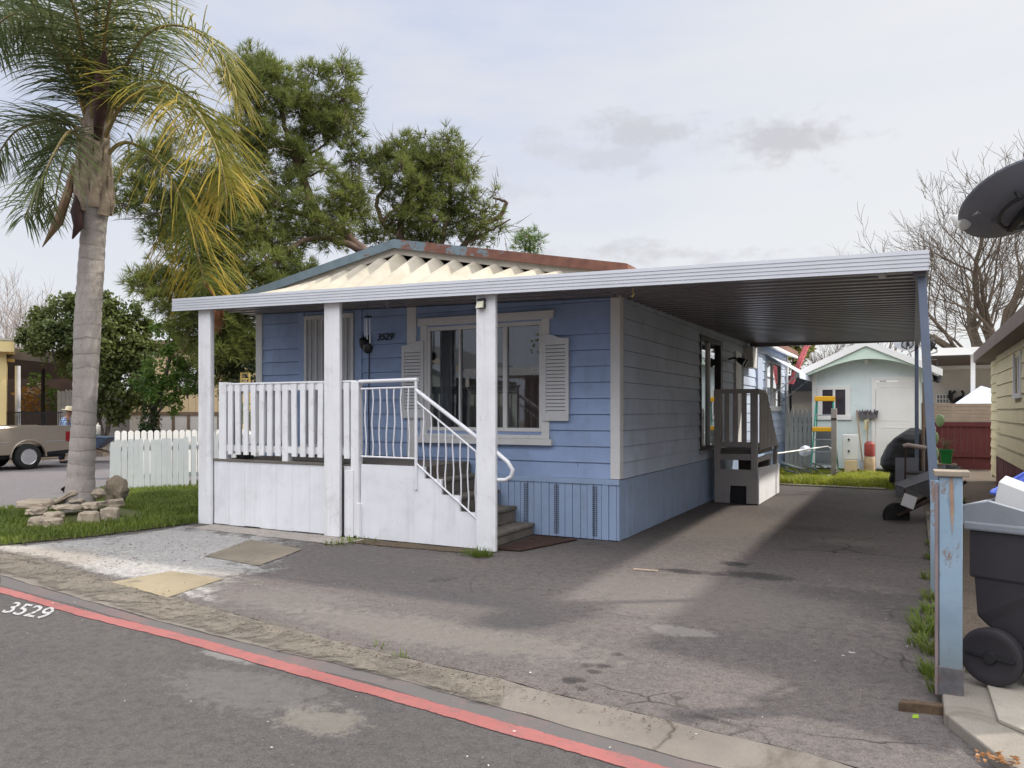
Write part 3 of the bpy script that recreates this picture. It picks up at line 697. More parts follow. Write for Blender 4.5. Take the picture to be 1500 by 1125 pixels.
# top skin closes the pans so no light leaks
build(MB().quad((-3.18, YFr + .06, ftop(-3.18) - .008), (XR - .02, YFr + .06, ftop(XR) - .008), (XR - .02, 17.25, ftop(XR) + .07), (-3.18, 17.25, ftop(-3.18) + .07)).quad((XL, YFr + .06, ftop(XL) - .008), (-3.18, YFr + .06, ftop(-3.18) - .008), (-3.18, 8.9, ftop(-3.18) - .004), (XL, 8.9, ftop(XL) - .004)), 'roof_top', m_cream, cp)
build(MB().box((-3.15, 17.2, 2.98), (XR - .02, 17.25, 3.07)), 'rear_beam', m_under, cp)
# cream corrugated sheets rising from the fascia to the gable
cs = MB(); cols = []; x = -9.2
while x < -2.93:
    ph = (x / .3) % 1; w = .15 * (1 - abs(2 * ph - 1)) ** 1.0 - .11
    zt = max(slope(x) - .170, ftop(x) - .06); cols.append((x, ftop(x) - .03 + w, zt + w * .95)); x += .0375
for (xa, ba, ta), (xb, bb, tb) in zip(cols, cols[1:]):
    cs.quad((xa, YFr + .06, ba), (xb, YFr + .06, bb), (xb, 8.50, tb), (xa, 8.50, ta))
build(cs, 'corrugated_sheet', m_cream, cp)
build(MB().prism([(X0 + .3, 8.60, 3.2), (X1 - .3, 8.60, 3.2), (-3.6, 8.60, 3.38), (-6.2, 8.60, 3.80), (-8.9, 8.60, 3.38)], (0, .02, 0)), 'shade_sheet', m_dark, cp)  # black sheet stands in for the shade behind the corrugation gaps
# boxed posts
def boxpost(x0, x1, y0=7.58, d=.05):
    zt = ftop((x0 + x1) / 2) - .12
    p = MB().box((x0, y0, .012), (x1, y0 + d, zt))
    o = build(p, 'post', m_white2, cp, bevel=.006)
    build(MB().box((x0 + .02, y0 + d + .004, .03), (x1 - .035, y0 + d + .05, zt)), 'back_board', m_white2, o, bevel=.003)
boxpost(-8.95, -8.71); boxpost(-6.655, -6.405); boxpost(-4.415, -4.165)
build(MB().box((-9.05, 7.70, .02), (-8.955, 7.80, 3.05)), 'post', m_white2, cp, bevel=.004)
# steel posts on the right
lp = MB().beam((.06, 7.66, 2.86), (.205, 7.70, .05), .07, .07, up=(0, 1, 0)); build(lp, 'post', m_bluegrey, cp, bevel=.006)
lp = MB().beam((.055, 16.9, 3.0), (.06, 16.9, .05), .07, .07, up=(0, 1, 0)); build(lp, 'post', m_bluegrey, cp, bevel=.006)
lp = MB().box((.0, 7.58, 2.77), (.10, 7.72, 2.9)); build(lp, 'bracket', m_under, cp, bevel=.004)
lp = MB().box((.02, 7.6, 2.83), (.09, 17.2, 2.93)); build(lp, 'side_beam', m_under, cp, bevel=.004)
build(MB().lathe([(.035, 0), (.04, -.03), (.03, -.06)], 10, Matrix.Translation((-.25, 7.7, 2.86))), 'ceiling_lamp', m_white, cp, smooth=True)

# ================================================================== FRONT PORCH
pr = thing('front_porch', 'raised white porch with wooden railing and iron stair rail', 'porch', (-6.6, 7.65, 0))
YP = 7.64
pnl = MB(); x = -8.70
while x < -6.67:
    x2 = min(x + .292, -6.66); o = U(0, .003); pnl.box((x, YP + o, U(.015, .03)), (x2 - .0025, YP + .03, .90)); x = x2
build(pnl.box((-6.40, YP + .02, .02), (-6.12, YP + .05, .90)).box((-8.70, YP + .03, .02), (-8.67, 8.9, .9)), 'skirt_panel', m_stucco, pr, bevel=.002)
prof = [(-6.11, .02), (-4.38, .02), (-4.38, .255), (-4.42, .255), (-4.42, .43), (-4.67, .43), (-4.67, .615), (-4.92, .615), (-4.92, .795), (-5.16, .795), (-5.16, .935), (-6.11, .935)]
build(MB().prism([(x, YP, z) for x, z in prof], (0, .035, 0)), 'stair_panel', m_stucco, pr)
build(MB().box((-8.70, YP + .04, .86), (-5.28, 8.9, .925)).box((-8.72, YP - .015, .902), (-6.66, YP + .04, .935)), 'deck_floor', m_deckf, pr, bevel=.005)
for k in range(5):
    if k > 3: continue
    xr = -5.09 + .255 * k; zt = (.77, .57, .37, .168)[k]
    build(MB().box((xr - .30, YP + .05, zt - .045), (xr + .03, 8.88, zt)).box((xr - .02, YP + .045, max(.012, zt - .20)), (xr + .01, 8.87, zt - .047)), 'step', m_step, pr, bevel=.012)
build(MB().box((-5.28, YP + .05, .60), (-5.26, 8.88, .90)), 'step', m_step, pr)
# wooden railing
wr_ = MB().box((-8.60, YP - .01, .90), (-8.46, YP + .09, 2.0)).box((-7.43, YP + .0, .90), (-7.33, YP + .09, 1.95))
rail = build(wr_, 'railing', m_white2, pr, bevel=.005)
build(MB().box((-8.46, YP + .005, 1.87), (-6.2, YP + .045, 1.96)).box((-8.46, YP + .005, 1.04), (-6.2, YP + .045, 1.13)).box((-8.46, YP - .012, 1.962), (-6.2, YP + .075, 1.985)), 'rail', m_white2, rail, bevel=.005)
xb = -8.36
while xb < -6.3:
    if not (-7.46 < xb < -7.30) and not (-6.7 < xb < -6.42):
        t = U(-.012, .012)
        build(MB().prism([(xb - .042, YP - .03, 1.0), (xb + .042, YP - .03, 1.0), (xb + .042 + t, YP - .03, 1.955), (xb - .042 + t, YP - .03, 1.955)], (0, .028, 0)), 'baluster', m_white2, rail, bevel=.004)
    xb += .146
er = MB().box((-8.58, 8.80, .92), (-8.48, 8.90, 1.97)).box((-8.56, YP + .1, 1.87), (-8.52, 8.80, 1.96)).box((-8.56, YP + .1, 1.04), (-8.52, 8.80, 1.12))
for k in range(8): er.box((-8.60, 7.83 + k * .13, 1.0), (-8.57, 7.90 + k * .13, 1.94))
build(er, 'end_railing', m_white2, pr, bevel=.004)
build(MB().box((-6.25, YP - .03, .04), (-6.13, YP + .06, 1.97)).box((-6.33, YP - .045, .02), (-6.20, YP - .032, .86)).box((-6.14, YP - .05, .02), (-6.10, YP + .02, .45)), 'newel', m_white2, pr, bevel=.005)
build(MB().box((-8.40, YP + .12, .935), (-8.25, YP + .3, 1.03)), 'block', m_black, pr)
# iron railing
ir = MB().tube([(-6.13, YP - .01, 1.965), (-5.25, YP - .01, 1.975)], .024, 10).tube([(-6.1, YP - .01, 1.875), (-5.28, YP - .01, 1.885)], .012, 8).tube([(-6.1, YP - .01, 1.035), (-5.28, YP - .01, 1.03)], .012, 8).tube([(-5.275, YP - .01, 1.975), (-5.275, YP - .01, .66)], .02, 10)
irn = build(ir, 'iron_railing', m_iron, pr, smooth=True)
for k in range(7):
    x = -6.03 + k * .108; pts = [(x + .012 * math.sin(1.3 * j + k * .9) * (1 if 0 < j < 6 else 0), YP - .01, 1.035 + .84 * j / 6) for j in range(7)]
    build(MB().tube(pts, .009, 6), 'baluster', m_iron, irn, smooth=True)
H0, H1 = aty(609, 571, YP - .01), aty(729, 664, YP - .01)
hp = [H0, H1, aty(744, 677, YP - .01), aty(751, 688, YP - .01), aty(749, 698, YP - .01), aty(741, 703, YP - .01), aty(729, 703, YP - .01)]
q0, q1 = aty(610, 588, YP - .01), aty(705, 668, YP - .01); b0, b1 = aty(610, 679, YP - .01), aty(704, 765, YP - .01)
sr = MB().tube(hp, .024, 10).tube([q0, q1], .012, 8).tube([b0, b1], .012, 8)
srn = build(sr, 'stair_rail', m_iron, pr, smooth=True)
for k in range(1, 9):
    f = k / 8.6; a = b0.lerp(b1, f); b = q0.lerp(q1, (f * (b1.x - b0.x) + b0.x - q0.x) / (q1.x - q0.x))
    pts = [a.lerp(b, j / 5) + Vector((.010 * math.sin(j * 1.4 + k) * (0 < j < 5), 0, 0)) for j in range(6)]
    build(MB().tube(pts, .009, 6), 'baluster', m_iron, srn, smooth=True)
# things on the porch
p = gp(795, 793)
mb = MB(); mb.prism([(-4.24, 7.72, .016), (-3.93, 7.75, .016), (-3.66, 8.75, .016), (-4.22, 8.8, .016)], (0, 0, .012))
tag(build(mb, 'door_mat', paint('rusty_brown_mat', (.055, .028, .018), .95, .3, 6, .4, bump=.8, bscale=150), bevel=.004), 'rusty brown mat on the ground at the foot of the porch steps', 'door mat')
cx, cy = aty(539, 475, 8.2).x, 8.2
chime = thing('wind_chime', 'silver tube wind chime with black wooden catcher hanging beside the house number', 'wind chime', (cx, cy, 2.3))
build(MB().tube([(cx, cy, 3.08), (cx, cy, 2.86)], .003, 5), 'cord', m_black, chime)
build(MB().lathe([(.05, 2.85), (.05, 2.865), (.01, 2.87)], 14, Matrix.Translation((cx, cy, 0))), 'top_disc', m_black, chime)
for k in range(5):
    a = 2 * PI * k / 5; build(MB().tube([(cx + .035 * math.cos(a), cy + .035 * math.sin(a), 2.83), (cx + .035 * math.cos(a), cy + .035 * math.sin(a), 2.50 + .03 * k)], .009, 8), 'chime_tube', m_alum, chime, smooth=True)
build(MB().lathe([(.005, 2.36), (.05, 2.38), (.07, 2.43), (.06, 2.48), (.01, 2.50)], 12, Matrix.Translation((cx, cy, 0))), 'catcher', m_black, chime, smooth=True)
bx0 = aty(568, 440, 8.2).x + 6.41
hk = tag(build(MB().tube([(-6.42 + bx0, 8.2, 3.1), (-6.42 + bx0, 8.2, 2.99), (-6.41 + bx0, 8.2, 2.97)], .004, 5).lathe([(.004, 2.95), (.015, 2.96), (.012, 2.985), (.003, 2.99)], 8, Matrix.Translation((-6.41 + bx0, 8.2, 0))), 'hanging_bulb', m_alum), 'tiny clear bulb hanging from the porch ceiling right of the wind chime', 'bulb')
gh = aty(927, 427, 7.62)
tag(build(MB().tube([gh + Vector((0, 0, .06)), gh, gh + Vector((.012, 0, -.03)), gh + Vector((-.01, 0, -.05)), gh + Vector((.004, 0, -.065))], [.004, .004, .008, .012, .003], 7), 'hanging_ornament', paint('yellow_ochre', (.50, .36, .12), .6, .2)), 'small yellow ornament hanging under the roof edge beside the corner trim', 'ornament')
sl = thing('security_lamp', 'small black solar lamp fixed high on the third porch post', 'security lamp', (-4.335, 7.58, 2.78))
build(MB().prism([(-4.385, 7.575, 2.87), (-4.285, 7.575, 2.875), (-4.285, 7.575, 2.76), (-4.385, 7.575, 2.755)], (0, -.035, 0)), 'housing', m_black, sl, bevel=.006)
build(MB().add([(-4.378, 7.538, 2.84), (-4.292, 7.538, 2.842), (-4.292, 7.50, 2.765), (-4.378, 7.50, 2.76), (-4.378, 7.54, 2.76), (-4.292, 7.54, 2.765)], [(0, 1, 2, 3), (3, 2, 5, 4), (0, 3, 4), (1, 5, 2)]), 'lens', paint('pale_lens', (.55, .52, .40), .3, .1), sl)

# ================================================================== SIDE LANDING
sd = thing('side_landing', 'small grey painted landing with slatted railing by the side door', 'landing', (-2.7, 14.4, 0))
m_grey = paint('grey_brown_paint', (.42, .39, .375), .65, .1, 2.5, .3, (.2, .18, .16), .25, 40, grain=(8, 8, 1))
xl, xr, yf, yb = -3.06, -2.34, 13.45, 15.65
build(MB().box((xl, yf, .02), (-2.80, yf + .03, .60)).box((-2.52, yf, .02), (xr, yf + .03, .60)).box((-2.80, yf, .32), (-2.52, yf + .03, .60)).box((xl, yf + .0, .76), (xr, yf + .03, .86)), 'front_panel', m_grey, sd, bevel=.004)
build(MB().box((-2.80, yf + .05, .02), (-2.52, yf + .07, .32)), 'vent_hole', m_black, sd)
build(MB().prism([(xr + .002, yf - .003, .02), (xr + .002, yb, .02), (xr + .002, yb, .58), (xr + .002, yf - .003, .64)], (.028, 0, 0)), 'side_panel', m_stucco, sd, bevel=.004)
build(MB().box((xl, yf + .04, .86), (xr, 15.0, .93)), 'deck_floor', m_deckf, sd)
fr_ = MB().box((xl - .0, yf - .02, .60), (xl + .10, yf + .08, 1.95)).box((xr - .10, yf - .02, .60), (xr, yf + .08, 1.95)).box((xl, yf - .03, 1.90), (xr + .03, yf + .09, 1.975)).box((xl + .1, yf, .98), (xr - .1, yf + .04, 1.07))
rl = build(fr_, 'railing', m_grey, sd, bevel=.005)
for k in range(4):
    x = xl + .17 + k * .145; build(MB().box((x, yf - .012, 1.0), (x + .085, yf + .012, 1.92)), 'baluster', m_grey, rl, bevel=.004)
zt = lambda y: 1.95 if y < 14.3 else 1.95 - (y - 14.3) * .80
rr = MB().prism([(xr, yf + .08, 1.975), (xr, 14.3, 1.975), (xr, yb, zt(yb) + .02), (xr, yb, zt(yb) - .06), (xr, 14.3, 1.89), (xr, yf + .08, 1.89)], (-.06, 0, 0)).box((xr - .05, yf + .08, .72), (xr, 15.0, .80)).box((xr - .05, yf + .08, .98), (xr, yb - .1, 1.05)).box((xr - .08, yb - .1, .02), (xr, yb, zt(yb)))
rl2 = build(rr, 'railing', m_grey, sd, bevel=.004)
for k in range(14):
    y = yf + .16 + k * .145
    if y > yb - .15: break
    build(MB().prism([(xr + .003, y, .94), (xr + .003, y + .085, .94), (xr + .003, y + .085, zt(y + .085) - .03), (xr + .003, y, zt(y) - .03)], (.025, 0, 0)), 'baluster', m_grey, rl2, bevel=.003)
st_ = MB()
for k in range(4): st_.box((xl + .1, 15.0 + k * .2, .02), (xr - .06, 15.2 + k * .2, .86 - .2 * (k + 1) + .06))
build(st_, 'step', m_step, sd)
# ================================================================== PLANTS
Z = Vector((0, 0, 1))
def rdir():
    z = U(-1, 1); a = U(0, 2 * PI); r = math.sqrt(1 - z * z); return Vector((r * math.cos(a), r * math.sin(a), z))
m_palmtrunk = None
def palm_bark():
    t = NT('palm_bark')
    w = t.noise(18, 6, .65, src=t.mapping((1, 1, .35)))
    rg = t.n.new('ShaderNodeTexWave'); rg.bands_direction = 'Z'; rg.inputs['Scale'].default_value = 1.55; rg.inputs['Distortion'].default_value = 4.5; rg.inputs['Detail'].default_value = 3
    t.link(t.obj, rg.inputs['Vector'])
    b = t.mix(t.ramp(w, .3, .7), (.30, .262, .23), (.45, .40, .36))
    b = t.mix(t.ramp(t.noise(1.3, 5), .35, .65), b, (.29, .265, .25))
    b = t.mix(t.math('MULTIPLY', t.ramp(rg.outputs['Fac'], .0, .045, (1, 1, 1, 1), (0, 0, 0, 1)), t.ramp(t.noise(2.2, 3), .35, .6)), b, (.20, .17, .15))
    f = t.noise(60, 4, .7, src=t.mapping((1, 1, .25)))
    b = t.mix(t.ramp(f, .56, .75), b, (.12, .10, .085))
    t.col(b); t.rough(.9); b1 = t.bump(rg.outputs['Fac'], .25, .012); t.bump(f, .4, .006, chain=b1)
    return t.m
m_husk = paint('palm_leaf_base', (.40, .32, .24), .85, .4, 5, .7, (.10, .07, .05), .9, 26, grain=(9, 9, .7), streak=.8)
m_rachis = paint('palm_rachis', (.26, .20, .08), .6, .2, 4, bump=.1)
m_frondg = leafmat('palm_green', (.06, .09, .03), (.19, .22, .10), .42, 1.2)
m_frondy = leafmat('palm_yellow', (.07, .11, .025), (.20, .22, .05), .45, 2.2, c3=(.06, .09, .02), tip=(.46, .32, .05))
m_frondm = leafmat('palm_olive', (.06, .10, .03), (.24, .26, .09), .42, 1.4, c3=(.05, .08, .025), tip=(.46, .36, .10))
m_spathe = paint('dry_spathe', (.24, .15, .09), .7, .25, 4, .3, bump=.3, grain=(8, 8, 1))
PB = gp(118, 757); PD = 11.45
def pp(u, v, dd=0.0): return at(u, v, PD + dd)
palm = thing('palm_tree', 'tall feather palm with grey ringed trunk and yellowing fronds on the lawn', 'palm tree', PB)
tp = [(117, 762, 25), (117, 740, 22), (118, 700, 18.5), (121, 650, 17.5), (124, 600, 16.5), (126, 540, 17.5), (128, 480, 18.5), (131, 430, 18), (133, 400, 18), (136, 350, 17.5), (138, 325, 17)]
pts = []; rad = []
tp = [(u, v, r * (1 if v > 690 else .97)) for u, v, r in tp]
for (u0, v0, r0), (u1, v1, r1) in zip(tp, tp[1:]):
    k = max(2, int(abs(v1 - v0) / 6))
    for j in range(k):
        f = j / k; pts.append(pp(u0 + (u1 - u0) * f, v0 + (v1 - v0) * f)); rad.append((r0 + (r1 - r0) * f) * PD / F * (1 + .025 * math.sin(len(pts) * 2.2) + U(-.012, .012)))
pts += [pp(138, 326), pp(137, 315), pp(137, 300), pp(137, 275), pp(138, 250), pp(139, 225), pp(141, 190)]; rad += [x * PD / F for x in (17, 19.5, 23, 24, 21, 17, 9)]
build(MB().tube(pts, rad, 20), 'trunk', palm_bark(), palm, smooth=True)
hb = MB()
for k in range(60):
    a = k * 2.4; v = 318 - k * 1.95; r = (27 - .22 * k) * PD / F
    c = pp(137 + .03 * (325 - v), v); d = Vector((math.cos(a), math.sin(a), 0)); s = Vector((-d.y, d.x, 0)); L = U(.35, .7)
    for wv, zz, rr in ((0, 0, 0),):
        P0 = [c + d * (r * .90) - s * .085, c + d * (r * .90) + s * .085, c + d * (r * 1.06) + s * .06 + Z * L * .5, c + d * (r * 1.06) - s * .06 + Z * L * .5, c + d * (r * 1.02) + s * .03 + Z * L, c + d * (r * 1.02) - s * .03 + Z * L]
        N = d * .05
        hb.add(P0 + [q - N for q in P0], [(0, 1, 2, 3), (3, 2, 4, 5), (7, 6, 9, 8), (8, 9, 11, 10), (0, 3, 9, 6), (3, 5, 11, 9), (1, 7, 8, 2), (2, 8, 10, 4), (5, 4, 10, 11)])
build(hb, 'leaf_base', m_husk, palm)
def catmull(P, n):
    P = [P[0] * 2 - P[1]] + P + [P[-1] * 2 - P[-2]]; out = []
    for i in range(1, len(P) - 2):
        for j in range(n):
            t = j / n; a, b, c, d = P[i - 1:i + 3]
            out.append(.5 * ((2 * b) + (c - a) * t + (2 * a - 5 * b + 4 * c - d) * t * t + (3 * b - a - 3 * c + d) * t ** 3))
    out.append(P[-2]); return out
def frond(path, m, ll=.55, per=104, start=.14, droop=1.0, plum=.42, name='frond', wid=.0215):
    C = catmull(path, 12); n = len(C); mb = MB(); tips = []
    L = sum((b - a).length for a, b in zip(C, C[1:])); seg = [0]
    for a, b in zip(C, C[1:]): seg.append(seg[-1] + (b - a).length)
    def ev(s):
        s *= L
        for i in range(n - 1):
            if seg[i + 1] >= s or i == n - 2:
                f = (s - seg[i]) / max(1e-6, seg[i + 1] - seg[i]); return C[i].lerp(C[i + 1], min(1, f)), (C[i + 1] - C[i]).normalized()
    for k in range(per):
        s = start + (1 - start) * (k + R()) / per; p, t = ev(s); _, side, upv = basis(t)
        q = (s - start) / (1 - start); l0 = 1.28 * ll * (.45 + .9 * math.sin(PI * min(1, .12 + .80 * q))) * U(.8, 1.15)
        for sg in (-1, 1):
            d = (t * U(.25, .6) + side * sg * U(.8, 1.1) + upv * U(-plum, plum)).normalized(); w = wid * U(.8, 1.2); c = p.copy()
            _, ws, wu = basis(d); ws = (ws + wu * U(-.8, .8)).normalized(); prev = None; base = len(mb.v); rows = []
            for j in range(5):
                ww = w * (.5, 1.0, .9, .6, .06)[j]; rows.append((c - ws * ww / 2, c + ws * ww / 2)); c = c + d * (l0 / 4)
                d = (d + Vector((0, 0, -1)) * droop * U(.12, .34)).normalized()
            for i_, ((a, b), (c2, d2)) in enumerate(zip(rows, rows[1:])):
                mb.quad(a, b, d2, c2); f0, f1 = .25 * i_ + .45 * q - .15, .25 * (i_ + 1) + .45 * q - .15; tips += [f0, f0, f1, f1]
    o = build(mb, name, m, palm)
    ta_ = o.data.attributes.new('tip', 'FLOAT', 'POINT'); ta_.data.foreach_set('value', tips)
    build(MB().tube(C, [.028 * (1 - .85 * i / n) + .004 for i in range(n)], 6), 'rachis', m_rachis, o, smooth=True)
    return o
T0 = (140, 196)
fr_specs = [
 ([(150, 196, 0), (175, 120, -.1), (213, 52, -.3), (265, 38, -.4), (318, 70, -.4), (345, 140, -.4)], m_frondm, .75),
 ([(150, 200, 0), (178, 140, .2), (225, 118, .3), (275, 140, .4), (318, 200, .4), (338, 290, .4)], m_frondm, .80),
 ([(152, 205, 0), (182, 150, -.4), (232, 128, -.8), (282, 158, -1.0), (318, 220, -1.1), (332, 285, -1.1)], m_frondy, .80),
 ([(156, 228, 0), (175, 211, 0), (198, 212, 0), (235, 240, -.1), (262, 285, -.1), (284, 350, .1), (300, 420, .3)], m_frondy, .82),
 ([(128, 200, 0), (100, 180, .2), (60, 178, .3), (20, 195, .4), (-12, 240, .4)], m_frondg, .55),
 ([(122, 212, 0), (105, 192, -.5), (85, 215, -.8), (62, 262, -1.0), (35, 320, -1.0)], m_frondg, .55),
 ([(124, 220, 0), (112, 205, .5), (98, 225, .9), (85, 270, 1.1), (78, 320, 1.1)], m_frondg, .5),
 ([(134, 190, 0), (115, 110, 0), (85, 40, 0), (40, 0, 0), (-5, 10, 0), (-30, 60, 0)], m_frondg, .65),
 ([(136, 190, 0), (122, 90, .3), (105, 0, .5), (75, -70, .8), (30, -85, 1.0)], m_frondg, .65),
 ([(140, 190, 0), (140, 80, -.3), (142, -20, -.6), (150, -110, -1.0), (175, -150, -1.6)], m_frondg, .65),
 ([(144, 190, 0), (158, 90, .4), (172, 0, .9), (190, -80, 1.5), (220, -110, 2.2)], m_frondg, .65),
 ([(138, 195, 0), (128, 100, -.5), (108, 10, -1.0), (80, -50, -1.5), (45, -60, -1.9)], m_frondg, .6),
 ([(142, 195, 0), (150, 100, -.5), (160, 10, -1.0), (180, -60, -1.5), (210, -80, -2.0)], m_frondg, .6),
 ([(138, 195, 0), (125, 110, .8), (98, 40, 1.5), (62, 15, 2.2), (25, 50, 2.6)], m_frondg, .65),
 ([(143, 195, 0), (158, 115, .8), (182, 60, 1.6), (218, 50, 2.2), (250, 90, 2.6)], m_frondg, .65),
 ([(132, 195, 0), (108, 120, -.3), (70, 50, -.6), (25, 20, -.7), (-20, 50, -.7)], m_frondg, .65),
 ([(135, 195, 0), (115, 130, .5), (80, 60, 1.0), (35, 40, 1.4), (-5, 75, 1.6)], m_frondg, .65),
 ([(140, 190, 0), (150, 70, .2), (150, -60, .4), (135, -150, .8)], m_frondg, .6),
 ([(148, 200, 0), (170, 155, .9), (205, 140, 1.8), (245, 165, 2.5), (275, 220, 2.9)], m_frondm, .55),
 ([(128, 205, 0), (118, 175, 1.0), (98, 170, 1.9), (75, 195, 2.6), (58, 250, 2.9)], m_frondg, .5),
]
for path, m, ll in fr_specs: frond([pp(*q) for q in path], m, ll)
# hanging fruit strings end of the low yellow frond, spear and dry spathes
mb = MB()
for k in range(34):
    a = pp(U(312, 326), U(438, 460), U(.45, .7)); p = [a]
    for j in range(4): p.append(p[-1] + Vector((U(-.02, .02), U(-.02, .02), -U(.05, .11))))
    mb.tube(p, [.006, .008, .008, .007, .003], 5)
mb.tube([pp(300, 415, .2), pp(314, 435, .5), pp(320, 448, .55)], .012, 6)
build(mb, 'fruit_string', leafmat('orange_fruit_string', (.30, .12, .05), (.42, .20, .09), .2, 3), palm)
build(MB().tube([pp(143, 205, -.35), pp(147, 150, -.55), pp(150, 105, -.75), pp(154, 72, -.9)], [.05, .10, .09, .012], 8), 'spear', paint('dark_spear', (.055, .025, .02), .7, .2), palm, smooth=True)
build(MB().tube([pp(108, 240), pp(100, 280, -.2), pp(85, 325, -.3), pp(62, 362, -.35)], [.03, .06, .07, .006], 7), 'spathe', m_spathe, palm, smooth=True)
build(MB().tube([pp(114, 285, -.2), pp(112, 310, -.25), pp(115, 332, -.28), pp(106, 350, -.3)], [.04, .08, .07, .01], 8), 'spathe', paint('dark_spathe', (.05, .022, .02), .7, .2), palm, smooth=True)

# ---- pines
m_twig = paint('dead_twig_bark', (.30, .22, .16), .9, .2, 4)
m_pinebark = paint('pine_bark', (.125, .082, .06), .9, .3, 3, .5, (.07, .045, .035), .8, 22, grain=(1, 1, .4))
m_needle = leafmat('pine_needles', (.05, .085, .028), (.26, .29, .07), .40, .28, c3=(.06, .075, .03))
def tuft(mb, c, d, n=16, L=.27, w=.0155, spread=.95):
    for k in range(n):
        e = (d + rdir() * spread).normalized(); _, s, u_ = basis(e); s = s * math.cos(k) + u_ * math.sin(k); l = L * U(.7, 1.15)
        m = c + e * l * .5 - Z * .008; t = c + e * l - Z * .03
        mb.add([c - s * w * .4, c + s * w * .4, m + s * w * .5, m - s * w * .5, t], [(0, 1, 2, 3), (3, 2, 4)])
def pine(label, base, limbs, blobs, depth, dens=1.0, mat_=None, n=17, L=.34, r_fill=True):
    root = thing('pine_tree', label, 'pine tree', (base.x, base.y, 0), group='pine trees behind the house')
    tr = MB()
    for pth, r0, r1 in limbs:
        C = catmull([at(u, v, depth + d) for u, v, d in pth], 5); k = len(C); r0 *= .85; r1 *= .7
        C = [c + rdir() * .03 * (0 < i < k - 1) for i, c in enumerate(C)]
        tr.tube(C, [r0 + (r1 - r0) * i / (k - 1) for i in range(k)], 8)
    fo = MB(); sc = depth / F; ext = []
    for i, a in enumerate(blobs):
        for b in blobs[i + 1:]:
            D_ = math.hypot(a[0] - b[0], a[1] - b[1])
            if 34 < D_ < 74 and R() < .5 and r_fill: ext.append(((a[0] + b[0]) / 2 + U(-6, 6), (a[1] + b[1]) / 2 + U(-6, 6), U(.55, .8) * min(a[2], b[2]), (a[3] + b[3]) / 2 + U(-.8, .8)))
    for (u, v, r, dd) in blobs + ext:
        c = at(u, v, depth + dd); rr = r * sc * 1.08; m = int(88 * dens * (r / 30) ** 2)
        for k in range(m):
            d = rdir(); d.z = d.z * .85 + .1; q = c + Vector((d.x, d.y, d.z * .9)) * rr * (R() ** .45) * U(.85, 1.05)
            o = (d + Z * .5 + rdir() * .4).normalized(); tuft(fo, q, o, int(n * U(.6, 1.3)), L * U(.6, 1.25), spread=U(.6, 1.2))
            if k % 4 == 0: tr.tube([c + (q - c) * .15 + rdir() * .08, c + (q - c) * .6 + rdir() * .1, q], [.018, .012, .006], 4, cap=False)
    dw = tr
    for k in range(90 if len(blobs) > 8 else 0):
        b = blobs[int(R() * len(blobs))]; c = at(b[0], b[1], depth + b[3]) + rdir() * b[2] * sc * .7; d = (rdir() + Z * .1).normalized()
        for j in range(4):
            e = (d + rdir() * .6).normalized(); p = c + d * j * .22; q = p + e * U(.3, .8); dw.tube([p, p.lerp(q, .5) + rdir() * .05, q], [.012, .008, .003], 4, cap=False)
    build(tr, 'trunk', m_pinebark, root, smooth=True)
    build(fo, 'crown', mat_ or m_needle, root)
    return root
b1 = at(575, 680, 24)
limbs1 = [([(560, 690, 0), (556, 520, 0), (550, 400, 0), (528, 366, 0), (495, 335, 0), (468, 318, .2), (452, 285, .3), (440, 235, .5), (446, 185, .5), (456, 135, .6)], .30, .07),
 ([(452, 285, .3), (425, 215, .2), (412, 165, 0), (395, 130, 0), (378, 105, 0)], .12, .04), ([(425, 215, .2), (380, 190, 0), (352, 150, -.3), (345, 120, -.5)], .08, .03),
 ([(540, 372, 0), (495, 352, -.3), (455, 350, -.6), (415, 372, -1), (370, 395, -1.2), (300, 420, -1.4)], .14, .05), ([(468, 318, .2), (420, 308, 0), (370, 300, -.4), (335, 292, -.6), (250, 300, -.8)], .12, .04),
 ([(440, 235, .5), (470, 215, .7), (500, 190, .9)], .06, .03), ([(440, 262, .5), (480, 250, .5), (510, 270, .6)], .05, .02), ([(415, 372, -1), (360, 360, -1), (310, 345, -1), (255, 330, -1)], .07, .03),
 ([(370, 395, -1.2), (345, 440, -1.3), (335, 500, -1.2)], .07, .03), ([(395, 280, -.2), (365, 255, -.4), (350, 250, -.5)], .05, .03), ([(446, 185, .5), (480, 150, .6), (498, 118, .6)], .05, .02), ([(300, 420, -1.4), (250, 425, -1.4), (215, 415, -1.4)], .05, .02)]
